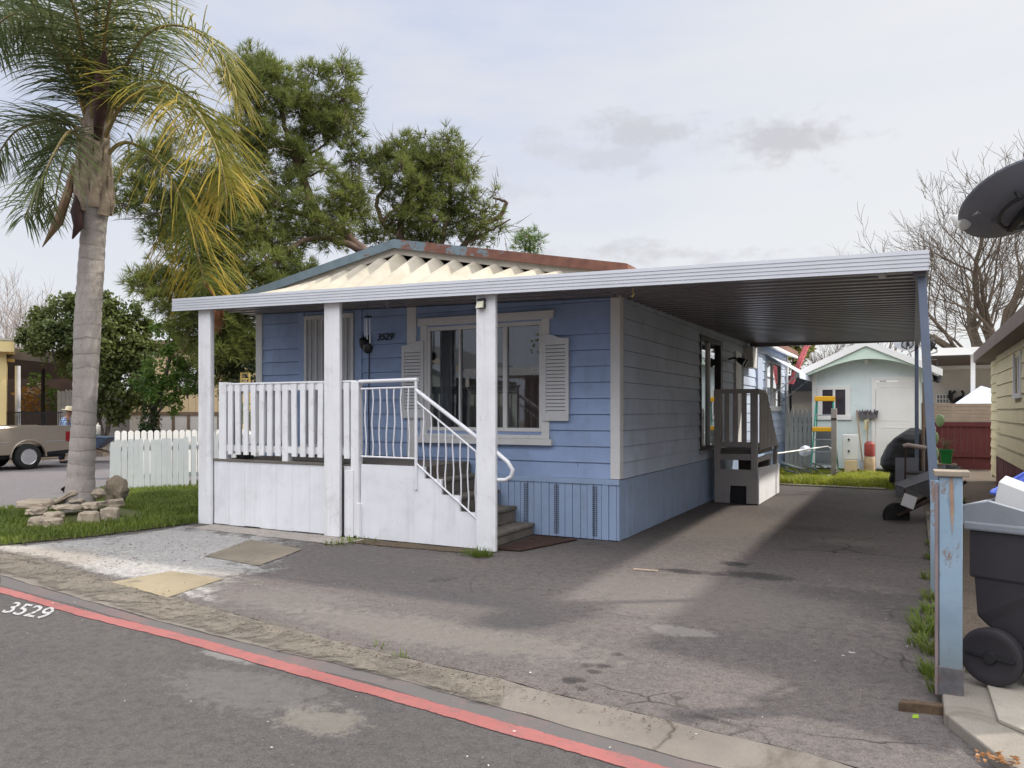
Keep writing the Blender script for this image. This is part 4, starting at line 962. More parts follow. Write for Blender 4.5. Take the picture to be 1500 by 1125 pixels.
bl1 = [(370, 100, 34, 0), (345, 118, 24, -.5), (405, 118, 30, 0), (440, 165, 26, .4), (462, 108, 24, .6), (502, 108, 26, .7), (497, 150, 32, .8), (432, 140, 26, .4), (380, 160, 38, -.2), (470, 190, 34, .6), (510, 172, 22, .9), (350, 205, 38, -.5), (400, 212, 32, 0), (445, 235, 26, .4), (512, 200, 20, .8), (360, 262, 40, -.6), (422, 275, 30, 0), (325, 300, 38, -.9), (388, 322, 36, -.5), (300, 262, 36, -.9), (225, 238, 34, -1), (195, 268, 30, -1.1), (180, 298, 22, -1.2), (232, 300, 42, -1), (272, 330, 42, -1), (232, 345, 24, -1.2), (340, 352, 40, -.8), (408, 362, 36, -.6), (440, 335, 28, -.3), (474, 312, 24, .1), (512, 292, 34, .4), (506, 264, 24, .6), (526, 316, 24, .4), (486, 352, 26, -.2), (385, 412, 38, -1), (330, 392, 42, -1.2), (440, 395, 28, -.8), (282, 402, 40, -1.4), (226, 408, 28, -1.4), (203, 418, 20, -1.5), (252, 440, 36, -1.5), (305, 452, 42, -1.5), (350, 462, 42, -1.3), (388, 445, 30, -1), (420, 420, 24, -.8), (340, 500, 38, -1.4), (300, 500, 34, -1.5), (350, 535, 28, -1.2), (325, 550, 26, -1.3), (372, 500, 30, -1.1), (275, 480, 26, -1.5), (250, 205, 18, -1), (520, 240, 16, .8)]
pine('tallest dense pine with a leaning red limb standing behind the palm', b1, limbs1, bl1, 23.5, 1.15)
limbs2 = [([(610, 690, 0), (600, 480, 0), (588, 380, 0), (586, 340, 0), (592, 305, 0), (600, 268, 0), (604, 232, 0)], .24, .05), ([(586, 345, 0), (560, 325, -.3), (600, 292, -.3), (628, 278, -.2)], .10, .03), ([(560, 325, -.3), (552, 295, -.3), (572, 262, -.3), (580, 245, -.3)], .10, .03),
 ([(615, 480, 0), (640, 395, .2), (648, 350, .3), (660, 300, .4), (658, 245, .4), (656, 205, .4)], .15, .04), ([(648, 355, .3), (638, 330, .2), (625, 312, .1)], .06, .02), ([(640, 395, .2), (672, 368, .5), (700, 335, .6), (730, 318, .6), (741, 300, .6), (738, 294, .6), (722, 290, .6)], .14, .05), ([(690, 352, .6), (722, 336, .6), (748, 321, .6)], .08, .03), ([(648, 350, .3), (668, 330, .4), (690, 305, .5), (715, 275, .6)], .04, .015)]
bl2 = [(560, 240, 26, -.2), (588, 222, 26, 0), (612, 248, 28, 0), (543, 236, 18, -.3), (600, 205, 14, 0), (655, 205, 20, .4), (648, 232, 28, .4), (674, 226, 22, .5), (642, 265, 34, .3), (602, 285, 28, 0), (572, 272, 20, -.2), (682, 256, 22, .5), (622, 308, 28, .2), (655, 298, 24, .4), (580, 322, 22, -.2), (556, 352, 22, -.3), (535, 342, 18, -.2), (690, 322, 26, .6), (712, 308, 16, .6), (702, 346, 22, .6), (662, 342, 22, .4), (612, 345, 22, .1), (735, 335, 10, .6), (724, 282, 8, .6), (690, 285, 14, .5), (560, 270, 14, -.4), (632, 352, 20, .2)]
pine('smaller open pine with a broken bare limb above the blue rake board', at(612, 690, 25), limbs2, bl2, 25, 1.05)
pine('small pine tip peeping over the roof right of the broken limb', at(775, 690, 30), [([(775, 690, 0), (776, 480, 0), (776, 345, 0)], .15, .03)], [(775, 348, 18, 0), (765, 360, 16, 0), (790, 358, 13, 0), (776, 375, 18, 0)], 30, 1.3, leafmat('fresh_pine_needles', (.07, .14, .035), (.18, .28, .06), .4, .6), n=16, L=.32)

# ---- broadleaf trees
def leafy(name, label, cat, base, trunks, blobs, depth, mat_, leaf=.10, dens=1.0, group=None, bark=None):
    root = thing(name, label, cat, (base.x, base.y, 0), group=group)
    tr = MB(); sc = depth / F
    for pth, r0, r1 in trunks:
        C = catmull([at(u, v, depth + d) for u, v, d in pth], 4); k = len(C); tr.tube(C, [r0 + (r1 - r0) * i / (k - 1) for i in range(k)], 7)
    fo = MB()
    for (u, v, r, dd) in blobs:
        c = at(u, v, depth + dd); rr = r * sc; m = int(640 * dens * (r / 30) ** 2)
        subs = [(rdir(), U(.25, .45)) for _ in range(9)]
        for k in range(m):
            if R() < .75:
                s, sr = subs[int(R() * 9)]; q = c + s * rr * .75 + rdir() * rr * sr * R() ** .5
            else: q = c + rdir() * rr * R() ** .4
            n_ = (rdir() + (q - c).normalized() * .6 + Z * .4).normalized(); _, a, b = basis(n_); th = U(0, 6.28); e = a * math.cos(th) + b * math.sin(th); g = n_.cross(e)
            l = leaf * U(.6, 1.2)
            fo.add([q, q + e * l * .5 + g * l * .28 - n_ * l * .05, q + e * l - n_ * l * .15, q + e * l * .5 - g * l * .28 - n_ * l * .05], [(0, 1, 2, 3)])
        if r > 14: tr.tube([c + Vector((0, 0, -rr)) + rdir() * .1, c + rdir() * rr * .3, c + rdir() * rr * .8], [.03, .02, .006], 5)
    build(tr, 'trunk', bark or m_greybark, root, smooth=True); build(fo, 'crown', mat_, root)
    return root
m_greybark = paint('grey_bark', (.14, .115, .095), .9, .3, 4, .5, bump=.6, bscale=25)
m_leafdark = leafmat('dark_broad_leaves', (.035, .062, .02), (.16, .19, .05), .32, .6, c3=(.06, .06, .025))
m_leafmid = leafmat('bright_broad_leaves', (.05, .11, .02), (.18, .28, .05), .4, .6)
m_leafdeep = leafmat('deep_green_leaves', (.018, .035, .012), (.055, .085, .022), .25, .8)
leafy('broadleaf_tree', 'rounded dark green tree behind the palm trunk beside the yellow house', 'tree', at(150, 676, 27), [([(150, 676, 0), (148, 640, 0), (140, 600, 0), (130, 540, 0)], .16, .08), ([(150, 676, 0), (158, 630, .2), (162, 590, .2), (185, 520, 0)], .10, .05), ([(146, 676, 0), (140, 640, .1), (150, 600, .1)], .06, .04)],
  [(95, 455, 28, 0), (62, 478, 28, 0), (120, 445, 20, 0), (155, 450, 26, 0), (188, 462, 24, 0), (200, 482, 26, 0), (130, 485, 40, -.5), (80, 500, 36, -.5), (45, 497, 20, 0), (165, 500, 40, -.6), (205, 520, 30, -.4), (150, 540, 40, -.4), (190, 560, 34, -.5), (140, 585, 26, -.2), (210, 580, 26, -.4), (170, 605, 22, -.2), (110, 530, 30, .5)], 27, m_leafdark, .16, 2.6)
leafy('broadleaf_tree', 'bright green bushy tree left of the first porch post', 'tree', at(222, 668, 24.5), [([(222, 672, 0), (222, 640, 0), (226, 600, 0), (240, 560, 0), (250, 520, 0)], .13, .06), ([(226, 610, 0), (245, 590, 0), (268, 575, 0)], .05, .02)],
  [(250, 488, 22, 0), (272, 500, 20, 0), (232, 478, 12, 0), (262, 525, 26, -.2), (285, 540, 20, 0), (240, 540, 30, -.3), (272, 562, 22, -.2), (238, 572, 26, -.3), (252, 592, 16, -.2), (215, 560, 24, -.3), (290, 575, 10, 0)], 24.5, m_leafmid, .14, 1.2)
leafy('shrub', 'dark ivy clad shrub at the foot of the bright green tree', 'shrub', at(215, 672, 24), [([(215, 676, 0), (216, 640, 0)], .05, .03)], [(215, 612, 18, 0), (218, 634, 18, 0), (205, 650, 16, 0), (222, 655, 14, 0), (192, 645, 13, 0), (180, 650, 9, .2)], 24, m_leafdeep, .13, 1.3)
leafy('broadleaf_tree', 'yellow green tree behind the rear corner of the blue home', 'tree', at(1168, 650, 34), [([(1166, 680, 0), (1163, 600, 0), (1164, 540, 0), (1168, 500, 0)], .20, .10)], [(1165, 515, 20, 0), (1172, 535, 18, 0), (1158, 500, 16, 0), (1175, 555, 14, 0), (1182, 512, 12, 0), (1150, 520, 12, .5)], 34, leafmat('yellow_green_leaves', (.12, .13, .02), (.30, .28, .05), .35, .6), .2, .8, bark=paint('dark_bark', (.03, .022, .02), .9, .3))
# ---- bare trees
def bare(label, base, height, spread, seed, mat_, trunk_r, levels=5, lean=(0, 0), n0=5, top=0.0):
    rs = random.Random(seed); root = thing('bare_tree', label, 'bare tree', base)
    mb = MB()
    def grow(p, d, L, r, lv):
        pts = [p]; k = 5; e = d.copy()
        for i in range(k):
            e = (e + Vector((rs.uniform(-1, 1), rs.uniform(-1, 1), rs.uniform(-.8, 1))) * .22 + Z * (.03 if lv > 1 else .02)).normalized(); pts.append(pts[-1] + e * L / k)
        r1 = r * .58; mb.tube(pts, [r + (r1 - r) * i / k for i in range(k + 1)], 7 if lv < 2 else (5 if lv < 4 else 3), cap=False)
        if lv >= levels: return
        m = rs.randint(3, 4) if lv < levels - 1 else rs.randint(3, 5)
        for i in range(m):
            f = rs.uniform(.35, 1.0) if i else 1.0; j = min(k, max(1, int(f * k))); q = pts[j]
            dd = (pts[j] - pts[j - 1]).normalized(); ax = Vector((rs.uniform(-1, 1), rs.uniform(-1, 1), rs.uniform(-1, 1)))
            nd = (dd + (ax - dd * ax.dot(dd)).normalized() * rs.uniform(.35, .95) * (.6 if not i else 1) + Z * .05).normalized()
            grow(q, nd, L * rs.uniform(.58, .82), max(.010, r1 * rs.uniform(.55, .85)), lv + 1)
    tdir = Vector((lean[0], lean[1], 1)).normalized(); b0 = Vector(base); Ht = height * .22
    mb.tube([b0, b0 + tdir * Ht * .5, b0 + tdir * Ht], [trunk_r * 1.25, trunk_r, trunk_r * .9], 9)
    for i in range(n0):
        a = i * 2 * PI / n0 + rs.uniform(-.4, .4); d = (Vector((math.cos(a), math.sin(a), 0)) * spread * rs.uniform(.5, 1.1) + Z).normalized()
        grow(b0 + tdir * Ht * rs.uniform(.8, 1), d, height * rs.uniform(.26, .34), trunk_r * rs.uniform(.45, .65), 1)
    build(mb, 'trunk', mat_, root, smooth=True); return root
m_bare = paint('bare_twig_bark', (.13, .102, .078), .9, .25, 2, .5, (.17, .155, .06), .4)
m_bare2 = paint('far_twig_bark', (.30, .26, .24), .9, .2, 2)
bare('large bare tree with mossy limbs rising behind the right hand house', at(1478, 652, 33), 13.2, .88, 5, m_bare, .42, 6, n0=7)
bare('pale bare tree beyond the yellow house at the left', at(22, 650, 50), 11.5, .5, 11, m_bare2, .26, 5, n0=5)
bare('thin bare tree between the left bare tree and the palm', at(84, 650, 54), 11.5, .45, 23, m_bare2, .24, 5, n0=5)
bare('small bare tree beyond the shed roof', at(1225, 640, 45), 7.0, .6, 31, m_bare, .16, 5, n0=4)
bare('thin bare tree beyond the carport roof near its right end', at(1285, 640, 52), 13.0, .35, 41, m_bare2, .2, 5, n0=4)

# ================================================================== ROCKS ROUND THE PALM
m_rock = concrete('broken_concrete_rock', (.38, .315, .24), .3, .6, (.12, .10, .08), crack=False)
m_rock2 = concrete('rough_boulder', (.27, .22, .16), .4, .7, (.08, .065, .05), crack=False)
GR = 'broken stones ringing the palm'
def slabrock(px, w, d, h, z, rz, label, tilt=(0, 0), m=None, seed=1, dd=0):
    u, v = px; rs = random.Random(seed); n = 7; poly = []
    for i in range(n):
        a = 2 * PI * i / n + rs.uniform(-.25, .25); poly.append((w / 2 * math.copysign(abs(math.cos(a)) ** .6, math.cos(a)) * rs.uniform(.85, 1.1), d / 2 * math.copysign(abs(math.sin(a)) ** .6, math.sin(a)) * rs.uniform(.85, 1.1)))
    bm = bmesh.new(); vs = [bm.verts.new((x, y, 0)) for x, y in poly]; f = bm.faces.new(vs); e = bmesh.ops.extrude_face_region(bm, geom=[f])
    for q in e['geom']:
        if isinstance(q, bmesh.types.BMVert): q.co.z += h; q.co.x *= rs.uniform(.88, 1.02); q.co.y *= rs.uniform(.88, 1.02)
    bmesh.ops.bevel(bm, geom=bm.edges[:], offset=min(h, .05) * .3, segments=1, affect='EDGES'); bmesh.ops.triangulate(bm, faces=bm.faces[:]); bmesh.ops.subdivide_edges(bm, edges=bm.edges[:], cuts=2, use_grid_fill=True); bm.normal_update()
    from mathutils import noise
    c = gp(u, v); c = Vector((c.x, c.y, 0)); dep = c.dot(FW); 
    M = Matrix.Rotation(rz, 4, 'Z') @ Matrix.Rotation(tilt[0], 4, 'X') @ Matrix.Rotation(tilt[1], 4, 'Y')
    mb = MB(); rot = Matrix.Rotation(YAW, 4, 'Z')
    vs2 = []
    for v_ in bm.verts:
        p = v_.co + v_.normal * (.026 * noise.noise(v_.co * 13 + Vector((seed, 0, 0))) + .014 * noise.noise(v_.co * 34 + Vector((seed, 4, 0))))
        vs2.append(Vector((c.x, c.y, z)) + FW * dd + (rot @ M @ p))
    bm.verts.index_update(); mb.add(vs2, [tuple(x.index for x in f.verts) for f in bm.faces]); bm.free()
    o = build(mb, 'stone', m or m_rock); tag(o, label, 'stone', GR); return o
slabrock((60, 773), .34, .3, .12, .03, .1, 'low flat stone at the left end of the ring, under the widest slab', seed=1)
slabrock((52, 768), .26, .28, .08, .14, .0, 'thin stone wedged second from the bottom at the left end of the ring', seed=2)
slabrock((55, 764), .50, .45, .09, .22, -.05, 'widest flat slab capping the left end of the stone ring', (0.05, .03), seed=3)
slabrock((78, 775), .28, .25, .11, .03, .1, 'chunky brownish stone at the front foot of the ring below the leaning slab', seed=4)
slabrock((78, 772), .26, .26, .07, .13, -.1, 'pale stone with a cut face resting on the front foot stone', seed=5)
slabrock((98, 766), .46, .3, .055, .20, -.03, 'long thin slab lying level beneath the leaning slab', seed=6)
slabrock((96, 762), .50, .14, .06, .30, .0, 'long narrow slab leaning up to the right in front of the trunk', (0, -.50), seed=7)
slabrock((132, 771), .30, .25, .17, .03, -.08, 'thick block at the front right of the ring, the left of two side by side', seed=8)
slabrock((162, 767), .28, .25, .17, .05, .18, 'thick block at the right front of the ring, just before the grass', seed=9)
slabrock((136, 764), .30, .3, .09, .19, .06, 'flat stone on top of the two thick right blocks', (0, -.08), seed=10)
slabrock((114, 762), .20, .15, .05, .26, .02, 'smallest thin stone tucked under the rough stones by the trunk', seed=11)
slabrock((168, 757), .30, .25, .10, .16, .05, 'grey flat stone below the big boulder at the right end', seed=12)
def lump(px, r, z, label, seed, m, dd=0):
    c = gp(*px) + FW * dd; c.z = z; tag(build(MB().blob(c, r, seed, 3, .28, 1.6), 'stone', m), label, 'stone', GR)
lump((124, 758), (.11, .11, .10), .36, 'rounded rough stone beside the leaning slab', 3, m_rock2)
lump((144, 759), (.10, .10, .075), .37, 'pale pyramid shaped stone right of the rounded rough stone', 4, m_rock)
lump((153, 757), (.19, .17, .21), .36, 'large rough brown boulder right of the palm trunk', 8, m_rock2, .35)
mb = MB(); c = gp(112, 768); mb.blob(c + FW * .55 + Vector((0, 0, .0)), (.85, .6, .16), 2, 3, .12); structure(build(mb, 'soil_mound', m_lawn, smooth=True))
# small black pot beside the trunk
c = gp(89, 754); c.z = .06
pot = thing('garden_pot', 'small black plant pot tipped against the left side of the palm trunk', 'plant pot', c)
M_ = Matrix.Translation(c + Vector((0, 0, .24)) + FW * .3) @ Matrix.Rotation(-.5, 4, FW)
build(MB().lathe([(.07, -.14), (.085, 0), (.10, .10), (.112, .10), (.112, .13), (.10, .13), (.08, -.12)], 14, M_), 'pot', m_black, pot, smooth=True)
build(MB().beam(M_ @ Vector((-.10, 0, -.12)), M_ @ Vector((-.13, 0, .10)), .03, .05), 'handle', m_black, pot)

# ================================================================== PICKET FENCE (front left)
m_pick = paint('picket_paint', (.50, .53, .535), .6, .06, 2, .3, (.36, .38, .34), .2, 40, grain=(8, 8, 1))
pa, pb = gp(160, 722), gp(300, 715); dirp = (pb - pa).normalized(); nrm = Vector((-dirp.y, dirp.x, 0))
if nrm.dot(FW) < 0: nrm = -nrm
pf = thing('picket_fence', 'white picket fence on the lawn with tight boards at its left end', 'fence', pa)
def picket(parent, a, d, w, h, nn, z0=.04, lean=0.0, style='flat', m=None):
    s = d * w; a = a + Z * z0; e = d * lean
    if style == 'flat': poly = [a, a + s, a + s + e + Z * (h - .03), a + s * .8 + e + Z * h, a + s * .2 + e + Z * h, a + e + Z * (h - .03)]
    elif style == 'round': poly = [a, a + s] + [a + s * (.5 + .5 * math.cos(t * PI / 6)) + e + Z * (h - .06 + .06 * math.sin(t * PI / 6)) for t in range(7)]
    else: poly = [a, a + s, a + s + e + Z * (h - .16), a + s * .78 + e + Z * (h - .09), a + s * .5 + e + Z * h, a + s * .22 + e + Z * (h - .09), a + e + Z * (h - .16)]
    return build(MB().prism(poly, nn * -.02), 'picket', m or m_pick, parent, bevel=.003)
x = 0.0; k = 0
while x < 3.4:
    tight = x < 1.35
    w = .098; picket(pf, pa + dirp * x, dirp, w, (1.0 if tight else 1.04) + U(-.012, .012) + (-.05 if k == 0 else 0), nrm, lean=U(-.02, .02), style='flat')
    x += w + (.006 if tight else .045); k += 1
build(MB().beam(pa + nrm * .03 + Z * .85, pa + dirp * 3.5 + nrm * .03 + Z * .85, .04, .09).beam(pa + nrm * .03 + Z * .3, pa + dirp * 3.5 + nrm * .03 + Z * .3, .04, .09), 'rail', m_pick, pf)
pf2 = thing('picket_fence', 'sunlit white fence with rounded picket tops standing behind the front picket fence', 'fence', pa + nrm * 2)
m_pick2 = paint('picket_paint_bright', (.70, .69, .65), .6, .05, 2)
q0 = pa + nrm * 3.2 + dirp * .35; q1 = q0 + dirp * 4.2; dq = (q1 - q0); Lq = dq.length; dq.normalize(); nq = Vector((-dq.y, dq.x, 0))
for k in range(30): picket(pf2, q0 + dq * k * .14, dq, .118, 1.10, nq, style='round', m=m_pick2)
build(MB().beam(q0 + Z * .8, q1 + Z * .8, .04, .08), 'rail', m_pick2, pf2)

# ================================================================== GRASS
def blades(mb, poly, n, h, z0=.03, w=.012, cl=None):
    xs = [p[0] for p in poly]; ys = [p[1] for p in poly]; c = 0
    def inside(x, y):
        r = False; j = len(poly) - 1
        for i in range(len(poly)):
            if (poly[i][1] > y) != (poly[j][1] > y) and x < (poly[j][0] - poly[i][0]) * (y - poly[i][1]) / (poly[j][1] - poly[i][1]) + poly[i][0]: r = not r
            j = i
        return r
    from mathutils import noise
    while c < n:
        x, y = U(min(xs), max(xs)), U(min(ys), max(ys))
        if not inside(x, y): continue
        k = noise.noise(Vector((x * 1.3, y * 1.3, 3))) * .5 + .5 + .3 * noise.noise(Vector((x * 5, y * 5, 1)))
        if R() > k * 1.35 or k < .30: c += .3; continue
        x += random.gauss(0, .05); y += random.gauss(0, .05)
        c += 1; a = U(0, 6.28); l = h * U(.5, 1.3) * (.5 + k); d = Vector((math.cos(a), math.sin(a), 0)); b = Vector((-d.y, d.x, 0)) * w * .5; p = Vector((x, y, z0)); ln = U(.2, .9) * l
        mb.add([p - b, p + b, p + d * ln * .4 + Z * l * .6 + b * .7, p + d * ln * .4 + Z * l * .6 - b * .7, p + d * ln + Z * l * .9], [(0, 1, 2, 3), (3, 2, 4)])
m_grass = leafmat('lawn_grass', (.06, .115, .015), (.165, .225, .03), .4, 1.3, c3=(.21, .19, .07))
m_grass2 = leafmat('yard_grass', (.16, .22, .02), (.40, .42, .045), .4, .9, c3=(.28, .26, .08))
g = MB(); blades(g, lawn, 42000, .085, w=.014); stuff(build(g, 'grass', m_grass), 'short green lawn grass around the palm and fence', 'grass')
g = MB(); blades(g, [(-3.0, 17.5), (-.3, 17.4), (-.2, 20.8), (-3.1, 21.2)], 16000, .13, .015, .018); stuff(build(g, 'grass', m_grass2), 'sunlit yellow green grass in the back yard before the shed', 'grass')
g = MB()
for (u, v, n, h, r) in [(705, 816, 150, .10, .12), (690, 814, 80, .08, .14), (548, 786, 50, .22, .07), (520, 796, 70, .07, .25), (490, 798, 60, .05, .15), (1360, 930, 130, .12, .10), (1366, 900, 90, .10, .08), (1352, 945, 90, .10, .12), (1362, 850, 70, .10, .07), (1366, 800, 60, .10, .06), (1365, 960, 60, .12, .06), (1430, 998, 90, .13, .07), (1415, 992, 60, .10, .06), (1410, 1025, 30, .07, .05), (1372, 1000, 16, .16, .05), (590, 965, 14, .05, .06), (560, 950, 12, .05, .06), (1425, 960, 70, .16, .05), (75, 757, 260, .10, .25), (1368, 880, 80, .09, .10), (1366, 820, 60, .08, .08), (1370, 1015, 40, .08, .05), (1364, 990, 60, .09, .07), (1358, 915, 110, .10, .14), (1368, 780, 50, .08, .07), (240, 724, 220, .14, .35), (190, 728, 130, .12, .25), (1340, 735, 60, .12, .2), (1392, 735, 120, .14, .25), (110, 778, 120, .09, .25)]:
    c = gp(u, v)
    for k in range(n):
        a = U(0, 6.28); rr = r * math.sqrt(R()); p = c + Vector((rr * math.cos(a), rr * math.sin(a), .01)); l = h * U(.4, 1.2); d = Vector((math.cos(a + U(-1, 1)), math.sin(a + U(-1, 1)), 0)); b = Vector((-d.y, d.x, 0)) * .005
        g.add([p - b, p + b, p + d * l * .35 + Z * l * .6 + b * .7, p + d * l * .35 + Z * l * .6 - b * .7, p + d * l * .8 + Z * l * .85], [(0, 1, 2, 3), (3, 2, 4)])
stuff(build(g, 'weeds', m_grass), 'tufts of green weeds along the kerb, posts and gutter', 'weeds')
# loose grit and leaf litter
g = MB()
def grit(pts, n, spread, s0, s1):
    for k in range(n):
        i = int(R() * (len(pts) - 1)); p = pts[i].lerp(pts[i + 1], R()) + Vector((random.gauss(0, spread), random.gauss(0, spread), 0)); s = U(s0, s1); p.z = .016 + s * .3
        a = [p + Vector((U(-1, 1), U(-1, 1), U(-.4, .4))) * s for _ in range(4)]; g.add(a, [(0, 1, 2), (0, 2, 3), (0, 3, 1), (1, 3, 2)])
grit([gp(u, v) for u, v in [(0, 822), (133, 855), (233, 880), (360, 915), (500, 948), (627, 975), (733, 1000), (850, 1030), (1000, 1070)]], 900, .09, .003, .012)
grit([gp(u, v) for u, v in [(20, 810), (150, 830), (250, 800)]], 700, .5, .004, .015)
grit([gp(u, v) for u, v in [(330, 840), (500, 860), (700, 900), (900, 960)]], 500, .6, .003, .009)
grit([gp(u, v) for u, v in [(290, 800), (400, 790), (500, 800)]], 250, .3, .003, .010)
grit([gp(u, v) for u, v in [(1366, 1000), (1368, 900), (1369, 800)]], 300, .06, .004, .012)
grit([gp(u, v) for u, v in [(520, 795), (600, 808), (690, 814)]], 260, .07, .003, .012)
stuff(build(g, 'grit', paint('leaf_litter', (.085, .055, .035), .9, .5, 9)), 'dark leaf litter and grit gathered along the gutter', 'litter')
g = MB()
for k in range(420):
    p = Vector((U(-7.5, .1), U(3.6, 13), .014)) if k < 330 else Vector((U(-8, 0), U(2.6, 3.9), .009)); s = U(.003, .010)
    if k % 40 == 0: s = .012
    a = [p + Vector((U(-1, 1), U(-1, 1), U(0, .35))) * s for _ in range(4)]; g.add(a, [(0, 1, 2), (0, 2, 3), (0, 3, 1), (1, 3, 2)])
stuff(build(g, 'pale_grit', paint('pale_chips', (.55, .52, .47), .8, .2)), 'pale chips and scraps scattered over the driveway', 'litter')
p = gp(945, 838); tag(build(MB().beam(p + Vector((-.12, 0, .02)), p + Vector((.12, .03, .02)), .015, .01), 'wood_sliver', paint('raw_wood_sliver', (.5, .38, .28), .7, .1)), 'thin pale wood sliver lying on the sunlit driveway', 'wood sliver')
# ================================================================== LEFT BACKGROUND
m_yellow = paint('yellow_render', (.84, .66, .32), .7, .06, 2, .15, (.5, .4, .2))
m_tan = paint('tan_siding', (.76, .59, .36), .7, .07, 2, .2, (.4, .3, .2), grain=(8, 8, 1))
m_browntrim = paint('brown_trim', (.22, .16, .11), .7, .12, 3)
yh = thing('yellow_house', 'yellow rendered house end with pale cap at the far left', 'house', at(-40, 660, 29))
E1 = at(9, 640, 27); dl = (RT * -1)
FWL = Vector((ray(20, HY).x, ray(20, HY).y, 0)).normalized(); RTL = Vector((FWL.y, -FWL.x, 0))
def obox(mb, c, ax, ay, lx, ly, z0, z1):
    """box with base corner c, sides along ax (lx) and ay (ly)"""
    a = c + ax * lx; b = a + ay * ly; d = c + ay * ly; vs = [Vector((q.x, q.y, z)) for z in (z0, z1) for q in (c, a, b, d)]
    mb.add(vs, [(0, 3, 2, 1), (4, 5, 6, 7), (0, 1, 5, 4), (1, 2, 6, 5), (2, 3, 7, 6), (3, 0, 4, 7)]); return mb
build(obox(MB(), E1, -RTL, FWL, 7, 6, .0, 4.0), 'wall', m_yellow, yh)
build(obox(MB(), E1 + RTL * .25 - FWL * .3, -RTL, FWL, 7.4, 6.6, 3.65, 4.05), 'roof_cap', m_yellow, yh, bevel=.02)
build(obox(MB(), E1 + RTL * .25 - FWL * .32, -RTL, FWL, 7.4, 6.6, 4.05, 4.12), 'roof', paint('pale_roof', (.55, .5, .42), .8), yh)
# dark patio cover behind the truck
pc = thing('patio_cover', 'dark corrugated patio roof on a grey post beside the yellow house', 'patio cover', at(60, 650, 30))
A0 = at(16, 520, 28.5); 
rf = MB(); n = 22
for k in range(n):
    f0, f1 = k / n, (k + .55) / n
    for f0, f1, dz in ((k / n, (k + .55) / n, 0), ((k + .55) / n, (k + 1) / n, -.09)):
        p0 = at(14 + 155 * f0, 508 + 22 * f0, 28 + 1.5 * f0); p1 = at(14 + 155 * f1, 508 + 22 * f1, 28 + 1.5 * f1); bk = FW * 4 + RT * -.9 + Z * .12
        p0 = p0 + Z * dz; p1 = p1 + Z * dz
        rf.quad(p0, p1, p1 + bk, p0 + bk); rf.quad(p0 - Z * .07, p1 - Z * .07, p1, p0); rf.quad(p0 - Z * .07, p1 - Z * .07, p1 - Z * .07 + bk, p0 - Z * .07 + bk)
build(rf, 'roof', paint('grey_brown_roof', (.20, .18, .17), .6, .1), pc)
build(MB().beam(at(10, 517, 27.9), at(170, 533, 29.4), .08, .40), 'fascia', paint('dark_brown_fascia', (.085, .07, .06), .7, .15), pc)
a = at(26, 536, 27.9); build(MB().tube([a, Vector((a.x, a.y, .7))], .09, 10), 'post', m_fascia, pc, smooth=True)
a = at(63, 540, 30); build(MB().beam(a, Vector((a.x, a.y, 0)), .10, .10), 'post', m_dark, pc)
dkw = MB(); c = at(5, 640, 33.5); obox(dkw, c, RT, FW, 3.2, .1, 0, 4.2); m_darkbrown = paint('dark_brown_wall', (.055, .035, .025), .85, .25, 2)
obox(dkw, c + RT * 3.9, RT, FW, .5, .1, 0, 4.2); obox(dkw, c, RT, FW, 4.6, .1, 3.0, 4.2); obox(dkw, c + RT * 3.0, RT, FW, 1.2, .1, 0, 1.6); build(dkw, 'back_wall', m_darkbrown, pc)
rl = MB()
for k in range(30):
    p = at(10 + k * 2.7, 640, 27.6); p.z = .8; rl.tube([p, p + Z * .75], .012, 4)
p = at(10, 640, 27.6); q = at(92, 640, 27.6); p.z = q.z = 1.55; rl.beam(p, q, .04, .04); p.z = q.z = .8; rl.beam(p.copy(), q.copy(), .04, .04)
build(rl, 'iron_railing', m_black, pc)
fl = thing('potted_plants', 'orange and green potted plants on the dark patio', 'plants', at(55, 620, 31))
lf = MB()
def leafcloud(mb, c, r, n, l):
    for k in range(n):
        q = c + Vector((U(-1, 1) * r[0], U(-1, 1) * r[1], U(-1, 1) * r[2])); nn = rdir(); _, a, b = basis(nn); ll = l * U(.5, 1.2); mb.add([q, q + a * ll * .5 + b * ll * .3, q + a * ll, q + a * ll * .5 - b * ll * .3], [(0, 1, 2, 3)])
leafcloud(lf, at(45, 585, 31), (.7, .3, .5), 160, .22); build(lf, 'orange_leaf', leafmat('orange_leaves', (.35, .16, .03), (.50, .30, .08), .3, 2), fl)
lf = MB(); leafcloud(lf, at(76, 585, 31), (.4, .3, .45), 120, .2); leafcloud(lf, at(57, 557, 31), (.35, .3, .3), 60, .2); build(lf, 'green_leaf', m_leafmid, fl)
lf = MB(); leafcloud(lf, at(52, 568, 30.6), (.4, .2, .2), 24, .16); build(lf, 'white_flower', leafmat('white_petals', (.6, .5, .42), (.75, .68, .6), .3, 2), fl)
lf = MB(); c = at(60, 640, 31); c.z = 0
for dx in (-.7, 0, .6): lf.lathe([(.18, 0), (.26, .5), (.28, .5), (.28, .56), (.2, .56)], 12, Matrix.Translation(c + RT * dx))
lf.beam(c - RT * 1 + Z * .62, c + RT * 1 + Z * .62, .4, .04); build(lf, 'pot', paint('terracotta', (.35, .14, .07), .8, .15), fl)
